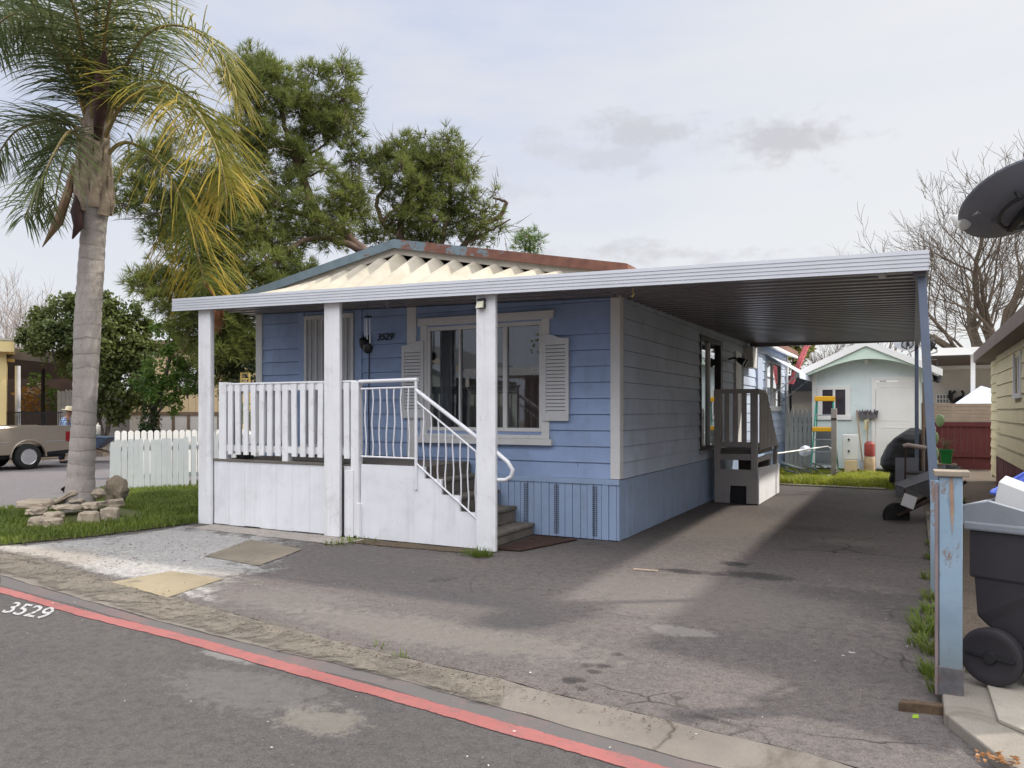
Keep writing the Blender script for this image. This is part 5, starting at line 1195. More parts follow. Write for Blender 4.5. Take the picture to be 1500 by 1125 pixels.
# grey board fence and tan house
gf = thing('board_fence', 'weathered grey board fence behind the wheelbarrow', 'fence', at(85, 678, 28.5))
a = at(84, 640, 28.5); a.z = 0
for k in range(18):
    p = a + RT * (k * .15); build(MB().prism([p, p + RT * .14, p + RT * .14 + Z * U(2.25, 2.4), p + Z * U(2.25, 2.4)], FW * .02), 'board', paint('grey_board', (.34, .32, .30), .85, .15, 3, .4, grain=(8, 8, 1)), gf)
th = thing('tan_house', 'tan boarded house with brown trim and pale skirting behind the white fences', 'house', at(300, 660, 32))
a = at(190, 640, 31.5); a.z = 0
skt = MB(); obox(skt, a, RT, FW, 9, 6, 1.45, 4.3); tw = build(skt, 'wall', m_tan, th)
g_ = MB()
for k in range(30): obox(g_, a + RT * (k * .3) - FW * .004, RT, FW, .012, .01, 1.5, 4.3)
build(g_, 'groove', paint('tan_groove', (.30, .21, .11), .8), tw)
build(obox(MB(), a - RT * .1 - FW * .05, RT, FW, 9.2, .05, 1.42, 1.56), 'sill_board', m_browntrim, th)
sk_ = MB()
for k in range(16): obox(sk_, a + RT * (k * .62) - FW * .02, RT, FW, .5, .02, .0, 1.42)
build(sk_, 'skirting', paint('pale_skirting', (.72, .70, .66), .7, .05), th)
sk_ = MB()
for k in range(16): obox(sk_, a + RT * (k * .62 + .5) - FW * .04, RT, FW, .12, .04, .0, 1.42)
build(sk_, 'skirting_post', m_browntrim, th)
rf = MB(); obox(rf, a - RT * .4 - FW * .5, RT, FW, 9.8, 7, 4.3, 4.45); build(rf, 'roof', m_browntrim, th)
wd = MB(); w0 = at(258, 566, 31.4); w0.z = 0; obox(wd, w0, RT, FW, .9, .08, 2.45, 3.6); wo = build(wd, 'window', m_browntrim, th)
build(obox(MB(), w0 + RT * .06 - FW * .02, RT, FW, .78, .05, 2.55, 3.5), 'pane', paint('net_curtain_pane', (.72, .72, .72), .3, .05), wo)
wd = MB(); w0 = at(330, 566, 31.4); w0.z = 0; obox(wd, w0, RT, FW, .6, .08, 2.45, 3.6); build(wd, 'window', m_browntrim, th)
# clutter seen through the porch railing
pr0 = at(352, 640, 21)
sg = thing('yellow_sign', 'small yellow framed board behind the left end of the porch railing', 'sign', (pr0.x, pr0.y, 0))
m_sy = paint('sign_yellow', (.50, .36, .10), .6, .15, 5)
a0 = at(352, 546, 21); b0_ = at(365, 546, 21)
sgm = MB()
for (u0, v0, u1, v1) in ((353, 546, 365, 547), (353, 554, 365, 556), (353, 560, 365, 562), (353, 568, 365, 570), (364, 546, 366, 600), (352, 546, 353, 600)):
    p = at(u0, v1, 21); w = (u1 - u0) * 21 / F; h = (v1 - v0) * 21 / F; obox(sgm, p, RT, FW, w, .03, p.z, p.z + h)
build(sgm, 'frame', m_sy, sg)
p = at(352, 660, 21); build(obox(MB(), at(353, 660, 21.05), RT, FW, .05, .04, 0, 2.0), 'stake', m_sy, sg)
cl = thing('flower_planter', 'planter of red orange flowers behind the porch railing', 'planter', (at(340, 640, 19.5).x, at(340, 640, 19.5).y, 0))
lf = MB(); leafcloud(lf, at(341, 602, 19.5), (.18, .15, .16), 70, .10); build(lf, 'flower', leafmat('red_orange_petals', (.45, .12, .03), (.60, .25, .05), .3, 3), cl)
lf = MB(); leafcloud(lf, at(352, 606, 19.4), (.35, .2, .25), 160, .12); build(lf, 'leaf', m_leafmid, cl)
c = at(345, 640, 19.4); c.z = 0; build(MB().lathe([(.3, 0), (.36, 1.0), (.4, 1.0), (.4, 1.08), (.3, 1.08)], 14, Matrix.Translation(c)), 'planter_box', m_white, cl)
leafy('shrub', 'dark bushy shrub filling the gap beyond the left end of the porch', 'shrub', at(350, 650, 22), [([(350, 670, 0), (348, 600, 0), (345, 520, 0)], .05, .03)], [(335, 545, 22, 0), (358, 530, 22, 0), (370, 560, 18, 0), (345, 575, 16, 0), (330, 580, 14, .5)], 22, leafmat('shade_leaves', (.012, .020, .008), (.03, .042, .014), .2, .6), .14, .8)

# ================================================================== PICKUP TRUCK
m_car = None
def carpaint():
    t = NT('beige_car_paint'); t.col(t.mix(t.noise(3, 3), (.27, .225, .175), (.31, .26, .205))); t.rough(.28)
    t.b.inputs['Metallic'].default_value = .35; t.b.inputs['Coat Weight'].default_value = .6; t.b.inputs['Coat Roughness'].default_value = .06; return t.m
m_car = carpaint()
m_tyre = paint('tyre_rubber', (.018, .017, .017), .85, .2, 6, .4, (.06, .05, .045))
m_chrome = paint('bright_alloy', (.62, .62, .63), .25, .05, 5, metal=.85, bump=0)
m_redlens = paint('red_lens', (.22, .012, .014), .2, .1, 5, bump=0)
wc = gp(42, 688)
ang = math.atan2(1, .02)
truck = thing('pickup_truck', 'beige pickup truck parked tail end towards the palm trunk', 'pickup truck', (wc.x, wc.y, 0), ang)
TM = W(truck)
def L(x, y, z): return TM @ Vector((x, y, z))
# local x points to the tail, near side is -y... width 1.75 m to +y (away)
def side_poly():
    p = [(-3.55, .45)]
    def arch(cx, r): return [(cx + r * math.cos(t), .33 + r * math.sin(t)) for t in [PI - i * PI / 10 for i in range(11)]]
    p = [(-3.95, .45), (-3.95, .98), (-3.75, 1.03), (-2.9, 1.08), (-1.15, 1.10), (-1.12, 1.16), (1.15, 1.17), (1.17, .72), (1.12, .50), (.48, .46)] + [q for q in arch(0, .47)][::-1] + [(-.48, .42), (-2.45, .42)] + [q for q in arch(-2.93, .45)][::-1] + [(-3.4, .42)]
    return p
bodym = MB(); sp = side_poly()
if truck.location is not None:
    bodym.prism([L(x, -.0, z) for x, z in sp], TM.to_3x3() @ Vector((0, .09, 0))); bodym.prism([L(x, 1.62, z) for x, z in sp], TM.to_3x3() @ Vector((0, .09, 0)))
def lbox(mb, a, b):
    (x0, y0, z0), (x1, y1, z1) = a, b
    vs = [L(x, y, z) for x, y, z in [(x0, y0, z0), (x1, y0, z0), (x1, y1, z0), (x0, y1, z0), (x0, y0, z1), (x1, y0, z1), (x1, y1, z1), (x0, y1, z1)]]
    mb.add(vs, [(0, 3, 2, 1), (4, 5, 6, 7), (0, 1, 5, 4), (1, 2, 6, 5), (2, 3, 7, 6), (3, 0, 4, 7)]); return mb
lbox(bodym, (-1.12, .09, .62), (1.10, 1.62, .68)); lbox(bodym, (-3.9, .09, .5), (-1.2, 1.62, 1.0)); bodym.prism([L(x, .09, z) for x, z in [(-3.9, 1.0), (-3.7, 1.04), (-2.85, 1.08), (-2.85, 1.0)]], TM.to_3x3() @ Vector((0, 1.53, 0)))
build(bodym, 'body', m_car, truck, bevel=.012)
ar = MB()
for cx_ in (0, -2.93): ar.tube([L(cx_ + .47 * math.cos(t), -.012, .34 + .47 * math.sin(t)) for t in [PI * i / 12 for i in range(13)]], .022, 6)
build(ar, 'wheel_arch', m_car, truck, smooth=True)
lb = MB(); lbox(lb, (-1.1, .0, 1.16), (1.16, .10, 1.19)); lbox(lb, (-1.1, 1.61, 1.16), (1.16, 1.71, 1.19)); build(lb, 'bed_rail', m_car, truck, bevel=.01)
lb = MB()
for (xa, xb) in ((-2.4, -.52), (.52, 1.14)): lbox(lb, (xa, -.006, .745), (xb, .0, .765))
build(lb, 'side_trim', m_chrome, truck)
cab = MB(); cpoly = [(-2.9, 1.06), (-2.35, 1.62), (-1.45, 1.64), (-1.15, 1.08)]
for (y0, y1) in ((.03, .07), (1.64, 1.68)):
    for (i, j) in ((0, 1), (1, 2), (2, 3)): cab.beam(L(cpoly[i][0], (y0 + y1) / 2, cpoly[i][1]), L(cpoly[j][0], (y0 + y1) / 2, cpoly[j][1]), .07, .07)
    cab.beam(L(-1.95, (y0 + y1) / 2, 1.08), L(-1.95, (y0 + y1) / 2, 1.63), .06, .06)
lbox(cab, (-2.36, .05, 1.60), (-1.44, 1.66, 1.66)); build(cab, 'cab', m_car, truck, bevel=.01)
pn = MB(); pn.prism([L(x, .05, z) for x, z in cpoly], TM.to_3x3() @ Vector((0, .01, 0))).prism([L(x, 1.65, z) for x, z in cpoly], TM.to_3x3() @ Vector((0, .01, 0))); pn.quad(L(-2.9, .06, 1.06), L(-2.9, 1.64, 1.06), L(-2.35, 1.64, 1.62), L(-2.35, .06, 1.62)); pn.quad(L(-1.45, .06, 1.62), L(-1.45, 1.64, 1.62), L(-1.15, 1.64, 1.08), L(-1.15, .06, 1.08)); build(pn, 'cab_glass', m_glass, truck)
tg = MB(); lbox(tg, (1.12, .09, .58), (1.18, 1.62, 1.17)); build(tg, 'tailgate', m_car, truck, bevel=.01)
for y in (.0, 1.55): 
    t_ = MB(); lbox(t_, (1.02, y - .012, .74), (1.195, y + .14, 1.02)); build(t_, 'tail_light', m_redlens, truck, bevel=.01)
bp = MB(); lbox(bp, (1.18, .05, .44), (1.36, 1.66, .60)); build(bp, 'rear_bumper', m_chrome, truck, bevel=.015)
uf = MB(); lbox(uf, (-3.8, .25, .30), (1.1, 1.45, .5)); lbox(uf, (.45, .05, .40), (1.12, 1.6, .60)); build(uf, 'chassis', m_black, truck)
for x in (0, -2.93):
    for y, sg_ in ((.10, -1), (1.61, 1)):
        Mw = TM @ Matrix.Translation((x, y, .355)) @ Matrix.Rotation(PI / 2 * (1 if sg_ < 0 else -1), 4, 'X')
        wh = build(MB().lathe([(.21, -.11), (.30, -.115), (.345, -.09), (.355, -.05), (.355, .05), (.345, .09), (.30, .115), (.21, .11), (.20, .04), (.02, .04)], 28, Mw), 'wheel', m_tyre, truck, smooth=True)
        rm = MB().lathe([(.20, .112), (.215, .118), (.215, .10), (.19, .06), (.06, .055), (.055, .10), (.03, .108), (.005, .108)], 28, Mw)
        for k in range(5):
            a = 2 * PI * k / 5; rm.beam(Mw @ Vector((.04 * math.cos(a), .04 * math.sin(a), .088)), Mw @ Vector((.195 * math.cos(a), .195 * math.sin(a), .10)), .075, .025, up=Mw.to_3x3() @ Vector((0, 0, 1)))
        build(rm, 'rim', m_chrome, wh)
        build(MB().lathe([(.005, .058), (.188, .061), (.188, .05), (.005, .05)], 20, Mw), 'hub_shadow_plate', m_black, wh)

# ================================================================== WHEELBARROWS
def wheelbarrow(label, M, tray_m, frame_m, grip_m, name='wheelbarrow', hl=1.0):
    """local: x towards the handles, wheel at -x"""
    t = thing(name, label, 'wheelbarrow', M.translation)
    mb = MB(); top = [(-.42, -.30, .62), (.42, -.34, .66), (.42, .34, .66), (-.42, .30, .62)]; bot = [(-.14, -.19, .36), (.28, -.22, .38), (.28, .22, .38), (-.14, .19, .36)]
    vs = [M @ Vector(p) for p in top + bot]; vi = [M @ (Vector(p) * .965 + Vector((0, 0, .022))) for p in top + bot]
    mb.add(vs + vi, [(0, 1, 5, 4), (1, 2, 6, 5), (2, 3, 7, 6), (3, 0, 4, 7), (4, 5, 6, 7), (8, 9, 13, 12), (9, 10, 14, 13), (10, 11, 15, 14), (11, 8, 12, 15), (12, 13, 14, 15), (0, 1, 9, 8), (1, 2, 10, 9), (2, 3, 11, 10), (3, 0, 8, 11)])
    build(mb, 'tray', tray_m, t)
    lip = MB().tube([M @ Vector(p) for p in top + top[:1]], .014, 6); build(lip, 'rim', tray_m, t, smooth=True)
    for s in (-1, 1):
        h = build(MB().beam(M @ Vector((-.62, s * .05, .20)), M @ Vector((.25, s * .24, .36)), .035, .045).beam(M @ Vector((.25, s * .24, .36)), M @ Vector((.25 + .55 * hl, s * .28, .36 + .22 * hl)), .035, .045), 'handle', frame_m, t, bevel=.004)
        build(MB().tube([M @ Vector((.25 + .49 * hl, s * .278, .36 + .196 * hl)), M @ Vector((.25 + .62 * hl, s * .29, .36 + .25 * hl))], .024, 8), 'grip', grip_m, h, smooth=True)
        build(MB().tube([M @ Vector((.20, s * .22, .36)), M @ Vector((.36, s * .24, .02)), M @ Vector((.26, s * .24, .0))], .015, 6).tube([M @ Vector((.0, s * .20, .34)), M @ Vector((.30, s * .24, .02))], .012, 6), 'leg', m_black, t, smooth=True)
    Mw = M @ Matrix.Translation((-.62, 0, .20)) @ Matrix.Rotation(PI / 2, 4, 'X')
    w = build(MB().lathe([(.12, -.04), (.18, -.045), (.20, -.02), (.20, .02), (.18, .045), (.12, .04)], 20, Mw), 'wheel', m_tyre, t, smooth=True)
    build(MB().lathe([(.004, -.03), (.12, -.03), (.12, .03), (.004, .03)], 14, Mw), 'rim', m_alum, w)
    return t
c = gp(140, 677)
Mb = Matrix.Translation(c) @ Matrix.Rotation(YAW + .15, 4, 'Z')
m_bt = paint('blue_grey_tray', (.10, .14, .21), .5, .15, 3, .4, (.08, .06, .05))
wheelbarrow('blue grey wheelbarrow in the far street right of the palm trunk', Matrix.Translation(c + RT * -.02) @ Matrix.Rotation(YAW + .1 + PI, 4, 'Z') @ Matrix.Scale(1.25, 4), m_bt, paint('old_wood', (.24, .17, .11), .8, .2), m_black)
c2 = c + Z * .86 + RT * .05
tag(build(MB().lathe([(.08, 0), (.10, .02), (.10, .26), (.08, .30), (.04, .31)], 12, Matrix.Translation(c2)).beam(c2 + Z * .30, c2 + Z * .36 + RT * .04, .03, .03), 'plastic_jug', paint('white_plastic', (.78, .74, .62), .5, .05), smooth=True), 'cream plastic jug standing in the blue grey wheelbarrow', 'jug')

# ================================================================== PERSON
def skin_chain(name, chains, mat, parent, sub=2, root=0):
    """chains share joints: verts {key:(pos, radius)}, edges between keys"""
    verts, edges = chains; keys = list(verts); idx = {k: i for i, k in enumerate(keys)}
    me = bpy.data.meshes.new(name); inv = W(parent).inverted()
    me.from_pydata([tuple(inv @ Vector(verts[k][0])) for k in keys], [(idx[a], idx[b]) for a, b in edges], [])
    o = bpy.data.objects.new(name, me); col.objects.link(o); o.parent = parent; me.materials.append(mat)
    sk = o.modifiers.new('skin', 'SKIN'); sk.use_smooth_shade = True
    for k in keys:
        d = me.skin_vertices[0].data[idx[k]]; r = verts[k][1]; d.radius = r if hasattr(r, '__len__') else (r, r); d.use_root = idx[k] == root
    s = o.modifiers.new('sub', 'SUBSURF'); s.levels = sub; s.render_levels = sub
    dg = bpy.context.evaluated_depsgraph_get(); dg.update(); m2 = bpy.data.meshes.new_from_object(o.evaluated_get(dg)); o.modifiers.clear(); o.data = m2; m2.name = name
    return o
foot = at(91, 680, 23.6); foot.z = 0
per = thing('person', 'person in straw hat and blue plaid shirt standing behind the truck tail', 'person', foot)
# local frame: f = facing (to the right of the photo, towards the barrow), s = the person's left
f_ = (RT * .95 + FW * .3).normalized(); s_ = Vector((-f_.y, f_.x, 0))
def B(x, y, z): return foot + f_ * x + s_ * y + Z * z
skinm = paint('tanned_skin', (.35, .20, .13), .6, .06, 6, bump=0)
V = {'pel': (B(0, 0, .90), (.15, .12)), 'wst': (B(.03, 0, 1.05), (.14, .11)), 'chs': (B(.09, 0, 1.26), (.17, .125)), 'nck': (B(.14, 0, 1.42), .06), 'hd0': (B(.18, 0, 1.50), .075), 'hd1': (B(.195, 0, 1.57), .09), 'hd2': (B(.19, 0, 1.64), .075), 'nose': (B(.29, 0, 1.555), .014)}
Ed = [('pel', 'wst'), ('wst', 'chs'), ('chs', 'nck'), ('nck', 'hd0'), ('hd0', 'hd1'), ('hd1', 'hd2'), ('hd1', 'nose')]
for n_, s in (('l', 1), ('r', -1)):
    V.update({n_ + 'hip': (B(0, s * .10, .86), .09), n_ + 'kn': (B(.02, s * .12, .48), .062), n_ + 'an': (B(-.02, s * .13, .09), .042), n_ + 'to': (B(.16, s * .15, .035), .036), n_ + 'sh': (B(.09, s * .19, 1.35), .062), n_ + 'el': (B(.16, s * .25, 1.07), .046), n_ + 'wr': (B(.38, s * .22, .97), .03), n_ + 'pm': (B(.45, s * .21, .955), .034), n_ + 'ear': (B(.18, s * .092, 1.56), .02)})
    Ed += [('pel', n_ + 'hip'), (n_ + 'hip', n_ + 'kn'), (n_ + 'kn', n_ + 'an'), (n_ + 'an', n_ + 'to'), ('chs', n_ + 'sh'), (n_ + 'sh', n_ + 'el'), (n_ + 'el', n_ + 'wr'), (n_ + 'wr', n_ + 'pm'), ('hd1', n_ + 'ear')]
    for i in range(4):
        k = n_ + 'f%d' % i; o_ = (i - 1.5) * .02
        V[k + 'a'] = (B(.49, s * .21 + o_, .955), .011); V[k + 'b'] = (B(.525, s * .21 + o_, .94 - .004 * i), .009); V[k + 'c'] = (B(.535 - .003 * i, s * .21 + o_, .912), .008)
        Ed += [(n_ + 'pm', k + 'a'), (k + 'a', k + 'b'), (k + 'b', k + 'c')]
    V[n_ + 'ta'] = (B(.45, s * .175, .95), .011); V[n_ + 'tb'] = (B(.49, s * .16, .93), .009); Ed += [(n_ + 'pm', n_ + 'ta'), (n_ + 'ta', n_ + 'tb')]
skin_chain('body', (V, Ed), skinm, per)
def sub(keys, grow, cut=None):
    return {k: (V[k][0], tuple(r + grow for r in V[k][1]) if hasattr(V[k][1], '__len__') else V[k][1] + grow) for k in keys}
def plaid():
    t = NT('blue_plaid_cloth'); a = t.n.new('ShaderNodeTexWave'); a.bands_direction = 'Z'; a.inputs['Scale'].default_value = 6; t.link(t.obj, a.inputs[0])
    b = t.n.new('ShaderNodeTexWave'); b.bands_direction = 'X'; b.inputs['Scale'].default_value = 6; t.link(t.obj, b.inputs[0])
    c = t.mix(t.ramp(a.outputs['Fac'], .45, .6), (.06, .12, .30), (.16, .28, .50)); c = t.mix(t.ramp(b.outputs['Fac'], .78, .9), c, (.42, .48, .58)); c = t.mix(t.ramp(a.outputs['Fac'], .92, .97), c, (.5, .55, .62)); t.col(c); t.rough(.9); return t.m
sk = ['pel', 'wst', 'chs', 'lsh', 'rsh', 'lel', 'rel', 'lwr', 'rwr']
skin_chain('shirt', (sub(sk, .018), [('pel', 'wst'), ('wst', 'chs'), ('chs', 'lsh'), ('chs', 'rsh'), ('lsh', 'lel'), ('rsh', 'rel'), ('lel', 'lwr'), ('rel', 'rwr')]), plaid(), per)
sk = ['pel', 'lhip', 'rhip', 'lkn', 'rkn', 'lan', 'ran']
skin_chain('trousers', (sub(sk, .02), [('pel', 'lhip'), ('pel', 'rhip'), ('lhip', 'lkn'), ('rhip', 'rkn'), ('lkn', 'lan'), ('rkn', 'ran')]), paint('dark_trousers', (.03, .03, .045), .9, .2), per)
skin_chain('shoe', ({'a': (B(-.05, .13, .06), .05), 'b': (B(.18, .15, .04), .042)}, [('a', 'b')]), m_black, per); skin_chain('shoe', ({'a': (B(-.05, -.13, .06), .05), 'b': (B(.18, -.15, .04), .042)}, [('a', 'b')]), m_black, per)
Mh = Matrix.Translation(B(.185, 0, 1.625)) @ Matrix.Rotation(.12, 4, s_)
build(MB().lathe([(.20, .012), (.205, .0), (.11, -.005), (.108, .05), (.10, .10), (.06, .125), (.004, .115)], 24, Mh), 'hat', paint('straw', (.66, .58, .40), .8, .12, 8, bump=.3, bscale=120), per, smooth=True)

# ================================================================== SHED AND BACK YARD
m_mint = paint('mint_siding', (.70, .775, .76), .65, .05, 2, .2, (.3, .35, .33), grain=(8, 8, 1))
m_mintg = paint('pale_green_gable', (.62, .74, .62), .6, .06, 2)
m_dw = paint('door_white', (.80, .79, .76), .45, .03, 2, .1, (.5, .47, .42), .03)
shed = thing('shed', 'mint green shed with white door, small window and white edged gable', 'shed', (-1.05, 21.5, 0))
ys, xa, xb = 21.5, -2.34, .30
build(MB().box((xa, ys, .12), (-.94, ys + .06, 2.72)).box((-.94, ys, 2.42), (.13, ys + .06, 2.72)).box((.13, ys, .12), (xb, ys + .06, 2.72)).box((xa, ys + .06, .12), (xa + .06, 27, 2.35)).box((xb - .06, ys + .06, .12), (xb, 27, 2.35)).prism([(xa, ys, 2.72), (xb, ys, 2.72), (-.3, ys, 3.08), (-1.8, ys, 3.08)], (0, .06, 0)), 'wall', m_mint, shed)
build(MB().box((xa - .01, ys - .02, .12), (xa + .10, ys + .0, 2.55)).box((xb - .10, ys - .02, .12), (xb + .01, ys, 2.55)), 'corner_trim', m_dw, shed, bevel=.004)
sl_ = lambda x: 3.37 - .47 * abs(x + 1.05)
yo = ys - .45
gp_ = MB(); arch = [(xa - .1 + (xb - xa + .25) * i / 16, 2.50 + .40 * math.sin(PI * i / 16)) for i in range(17)]
gp_.prism([(-2.66, yo + .03, sl_(-2.66) - .09), (-1.05, yo + .03, 3.37 - .09), (.56, yo + .03, sl_(.56) - .09)] + [(x, yo + .03, z) for x, z in arch[::-1]], (0, .03, 0)); build(gp_, 'gable', m_mintg, shed)
rf = MB()
for xe in (-2.70, .60):
    rf.prism([(-1.05, yo, 3.37), (xe, yo, sl_(xe)), (xe, yo, sl_(xe) - .06), (-1.05, yo, 3.31)], (0, 6.5, 0))
sr_ = build(rf, 'roof', paint('pale_shed_roof', (.60, .60, .58), .7, .1, 2, .4), shed)
rf = MB()
for xe in (-2.72, .62): rf.prism([(-1.05, yo - .03, 3.385), (xe, yo - .03, sl_(xe) + .015), (xe, yo - .03, sl_(xe) - .15), (-1.05, yo - .03, 3.22)], (0, .028, 0))
build(rf, 'barge_board', m_dw, sr_)
df = build(MB().box((-.94, ys - .03, .12), (-.85, ys + .02, 2.45)).box((.05, ys - .03, .12), (.14, ys + .02, 2.45)).box((-.85, ys - .03, 2.36), (.05, ys + .02, 2.45)), 'door_frame', m_dw, shed, bevel=.004)
dd_ = MB().box((-.84, ys + .0, .16), (.04, ys + .04, 2.34))
for (z0, z1) in ((.34, 1.18), (1.36, 2.2)):
    for q in ((-.72, -.70), (-.10, -.08)): dd_.box((q[0], ys - .006, z0), (q[1], ys + .0, z1))
    for q in (z0, z1): dd_.box((-.72, ys - .006, q - .01), (-.08, ys, q + .01))
build(dd_, 'door', m_dw, shed, bevel=.002)
build(MB().lathe([(.012, 0), (.012, .03), (.03, .04), (.032, .06), (.004, .07)], 12, Matrix.Translation((-.03, ys - .0, 1.12)) @ Matrix.Rotation(PI / 2, 4, 'X')), 'knob', paint('dark_bronze', (.10, .08, .06), .35, .1, metal=.8), shed, smooth=True)
w0, w1, z0, z1 = -2.10, -1.55, 1.50, 2.15
wn2 = build(MB().box((w0 - .13, ys - .03, z0 - .12), (w0, ys, z1 + .1)).box((w1, ys - .03, z0 - .12), (w1 + .12, ys, z1 + .1)).box((w0, ys - .03, z1), (w1, ys, z1 + .1)).box((w0 - .16, ys - .045, z0 - .13), (w1 + .15, ys, z0)).box((-1.85, ys - .02, z0), (-1.79, ys, z1)), 'window', m_dw, shed, bevel=.004)
build(MB().quad((w0, ys - .006, z0), (w1, ys - .006, z0), (w1, ys - .006, z1), (w0, ys - .006, z1)), 'pane', paint('dark_window_pane', (.05, .04, .05), .12, .5, 3, bump=0, spec=.6), wn2)
build(MB().box((xa + .05, ys + .1, -.02), (xb - .05, 27, .12)), 'plinth', m_black, shed)
build(MB().lathe([(.04, 0), (.05, -.06), (.03, -.12)], 10, Matrix.Translation((-1.05, ys - .1, 2.9))), 'lamp', m_dw, shed, smooth=True)
# satellite dishes
def dish(label, c, aim, w, h, mat_, mount_end, arm=True, lnb=None):
    """reflector centred at c, facing aim; mast from its back to mount_end"""
    t = thing('satellite_dish', label, 'satellite dish', mount_end)
    d, s, u_ = basis(Vector(aim)); mb = MB(); nr, na = 7, 36; vs = []
    for sgn in (0, -.012):
        for i in range(nr + 1):
            r = i / nr
            for j in range(na):
                a = 2 * PI * j / na; vs.append(c + s * (w / 2 * r * math.cos(a)) + u_ * (h / 2 * r * math.sin(a)) + d * (w * .11 * r * r + sgn))
    fs = []; N = (nr + 1) * na
    for o in (0, N):
        for i in range(nr):
            for j in range(na): fs.append((o + i * na + j, o + i * na + (j + 1) % na, o + (i + 1) * na + (j + 1) % na, o + (i + 1) * na + j))
    for j in range(na): fs.append((nr * na + j, nr * na + (j + 1) % na, N + nr * na + (j + 1) % na, N + nr * na + j))
    build(mb.add(vs, fs), 'reflector', mat_, t, smooth=True)
    build(MB().tube([c + d * (w * .11) + s * (w / 2 * math.cos(2 * PI * j / 40)) + u_ * (h / 2 * math.sin(2 * PI * j / 40)) for j in range(41)], .006, 6), 'rim', mat_, t)
    br = MB(); bc = c - d * .05
    br.tube([bc + s * (.11 * w / .5 * math.cos(2 * PI * j / 16)) + u_ * (.11 * w / .5 * math.sin(2 * PI * j / 16)) for j in range(17)], .016, 6)
    for a in (.8, 2.4, 3.9, 5.5): br.beam(bc + (s * math.cos(a) + u_ * math.sin(a)) * .11 * w / .5, c - d * .0 + (s * math.cos(a) + u_ * math.sin(a)) * .13 * w / .5, .03, .02)
    br.beam(bc + u_ * .12 * w / .5, bc - u_ * .12 * w / .5, .05, .04); br.beam(bc - d * .02, bc - d * .12, .07, .07)
    build(br, 'bracket', m_black, t)
    build(MB().tube([bc - d * .1, bc - d * .13 - Z * .08, Vector((mount_end[0], mount_end[1], bc.z - .25)), Vector(mount_end)], .022, 8), 'mast', paint('galvanised', (.30, .31, .33), .45, .1, metal=.5), t, smooth=True)
    ab = c - u_ * (h / 2) * .9 + d * .04; ae = lnb or (c + d * w * .72 - u_ * h * .42)
    if arm:
        build(MB().beam(c - u_ * h * .30 if lnb is None else c - RT * w * .35 + FW * .08 - Z * .02, ae, .03, .03), 'arm', m_alum, t)
        build(MB().lathe([(.018, -.08), (.03, -.04), (.035, .03), (.045, .05), (.045, .075), (.03, .08)], 14, Matrix.Translation(ae) @ Matrix.Scale(1.25 if lnb else .8, 4) @ (-(d * .9 - u_ * .45)).to_track_quat('Z', 'Y').to_matrix().to_4x4()), 'receiver', paint('pale_lnb', (.52, .52, .50), .5, .08), t, smooth=True)
    return t
m_dishg = paint('grey_dish', (.17, .175, .205), .45, .08, 3, .3, (.08, .08, .09), .03)
dish('large grey satellite dish seen from behind high at the right edge', at(1499, 303, 6.5), (-RT * .05 + FW * .52 + Z * .85), .93, .93, m_dishg, (1.36, 7.9, 2.9), lnb=at(1405, 323, 6.8))
dish('pale grey satellite dish on the right slope of the shed roof', at(1329, 503, 20.2), (FW * .75 + Z * .55 + RT * .25), .62, .50, paint('pale_grey_dish', (.42, .44, .50), .5, .06), tuple(at(1334, 534, 20.4)))
dish('black satellite dish just right of the leaning steel post', at(1364, 507, 22), (FW * .55 + Z * .5 - RT * .65), .60, .46, paint('black_dish', (.03, .032, .035), .5, .1), tuple(at(1352, 560, 22.5)))
# step ladder
m_green = paint('green_fibreglass', (.03, .36, .25), .45, .08, 4)
m_ylw = paint('yellow_plastic', (.75, .40, .02), .45, .06, 5)
m_gsteel = paint('grey_tread', (.34, .35, .38), .45, .08, metal=.4)
ld = thing('step_ladder', 'green and yellow step ladder open in front of the shed window', 'step ladder', (-1.93, 20.3, 0))
lx, ly = -1.93, 20.3; HT = 1.86
def lad(zf, s): return Vector((lx + s * (.30 - .11 * zf), ly - .30 + .30 * zf, HT * zf))
for s in (-1, 1):
    build(MB().beam(lad(0, s), lad(1, s), .028, .075, up=(0, 1, 0)), 'rail', m_green, ld, bevel=.004)
    build(MB().beam(Vector((lx + s * .27, ly + .55, 0)), Vector((lx + s * .18, ly + .06, HT)), .025, .05, up=(0, 1, 0)), 'rail', m_green, ld, bevel=.004)
for k in range(1, 6):
    z = k / 6.2; a, b = lad(z, -1), lad(z, 1); build(MB().beam(a, b, .09, .03), 'step', m_gsteel, ld, bevel=.004)
build(MB().box((lx - .23, ly - .10, HT - .02), (lx + .23, ly + .16, HT + .10)), 'top_cap', m_ylw, ld, bevel=.015)
tp_ = MB(); z = .62; a, b = lad(z, -1), lad(z, 1); tp_.beam(a - Vector((.03, .1, 0)), b + Vector((.03, -.1, 0)), .10, .11); build(tp_, 'pail_shelf', m_ylw, ld, bevel=.015)
build(MB().box((lx - .20, ly + .02, .3), (lx + .2, ly + .03, 1.1)), 'spreader_panel', m_gsteel, ld)
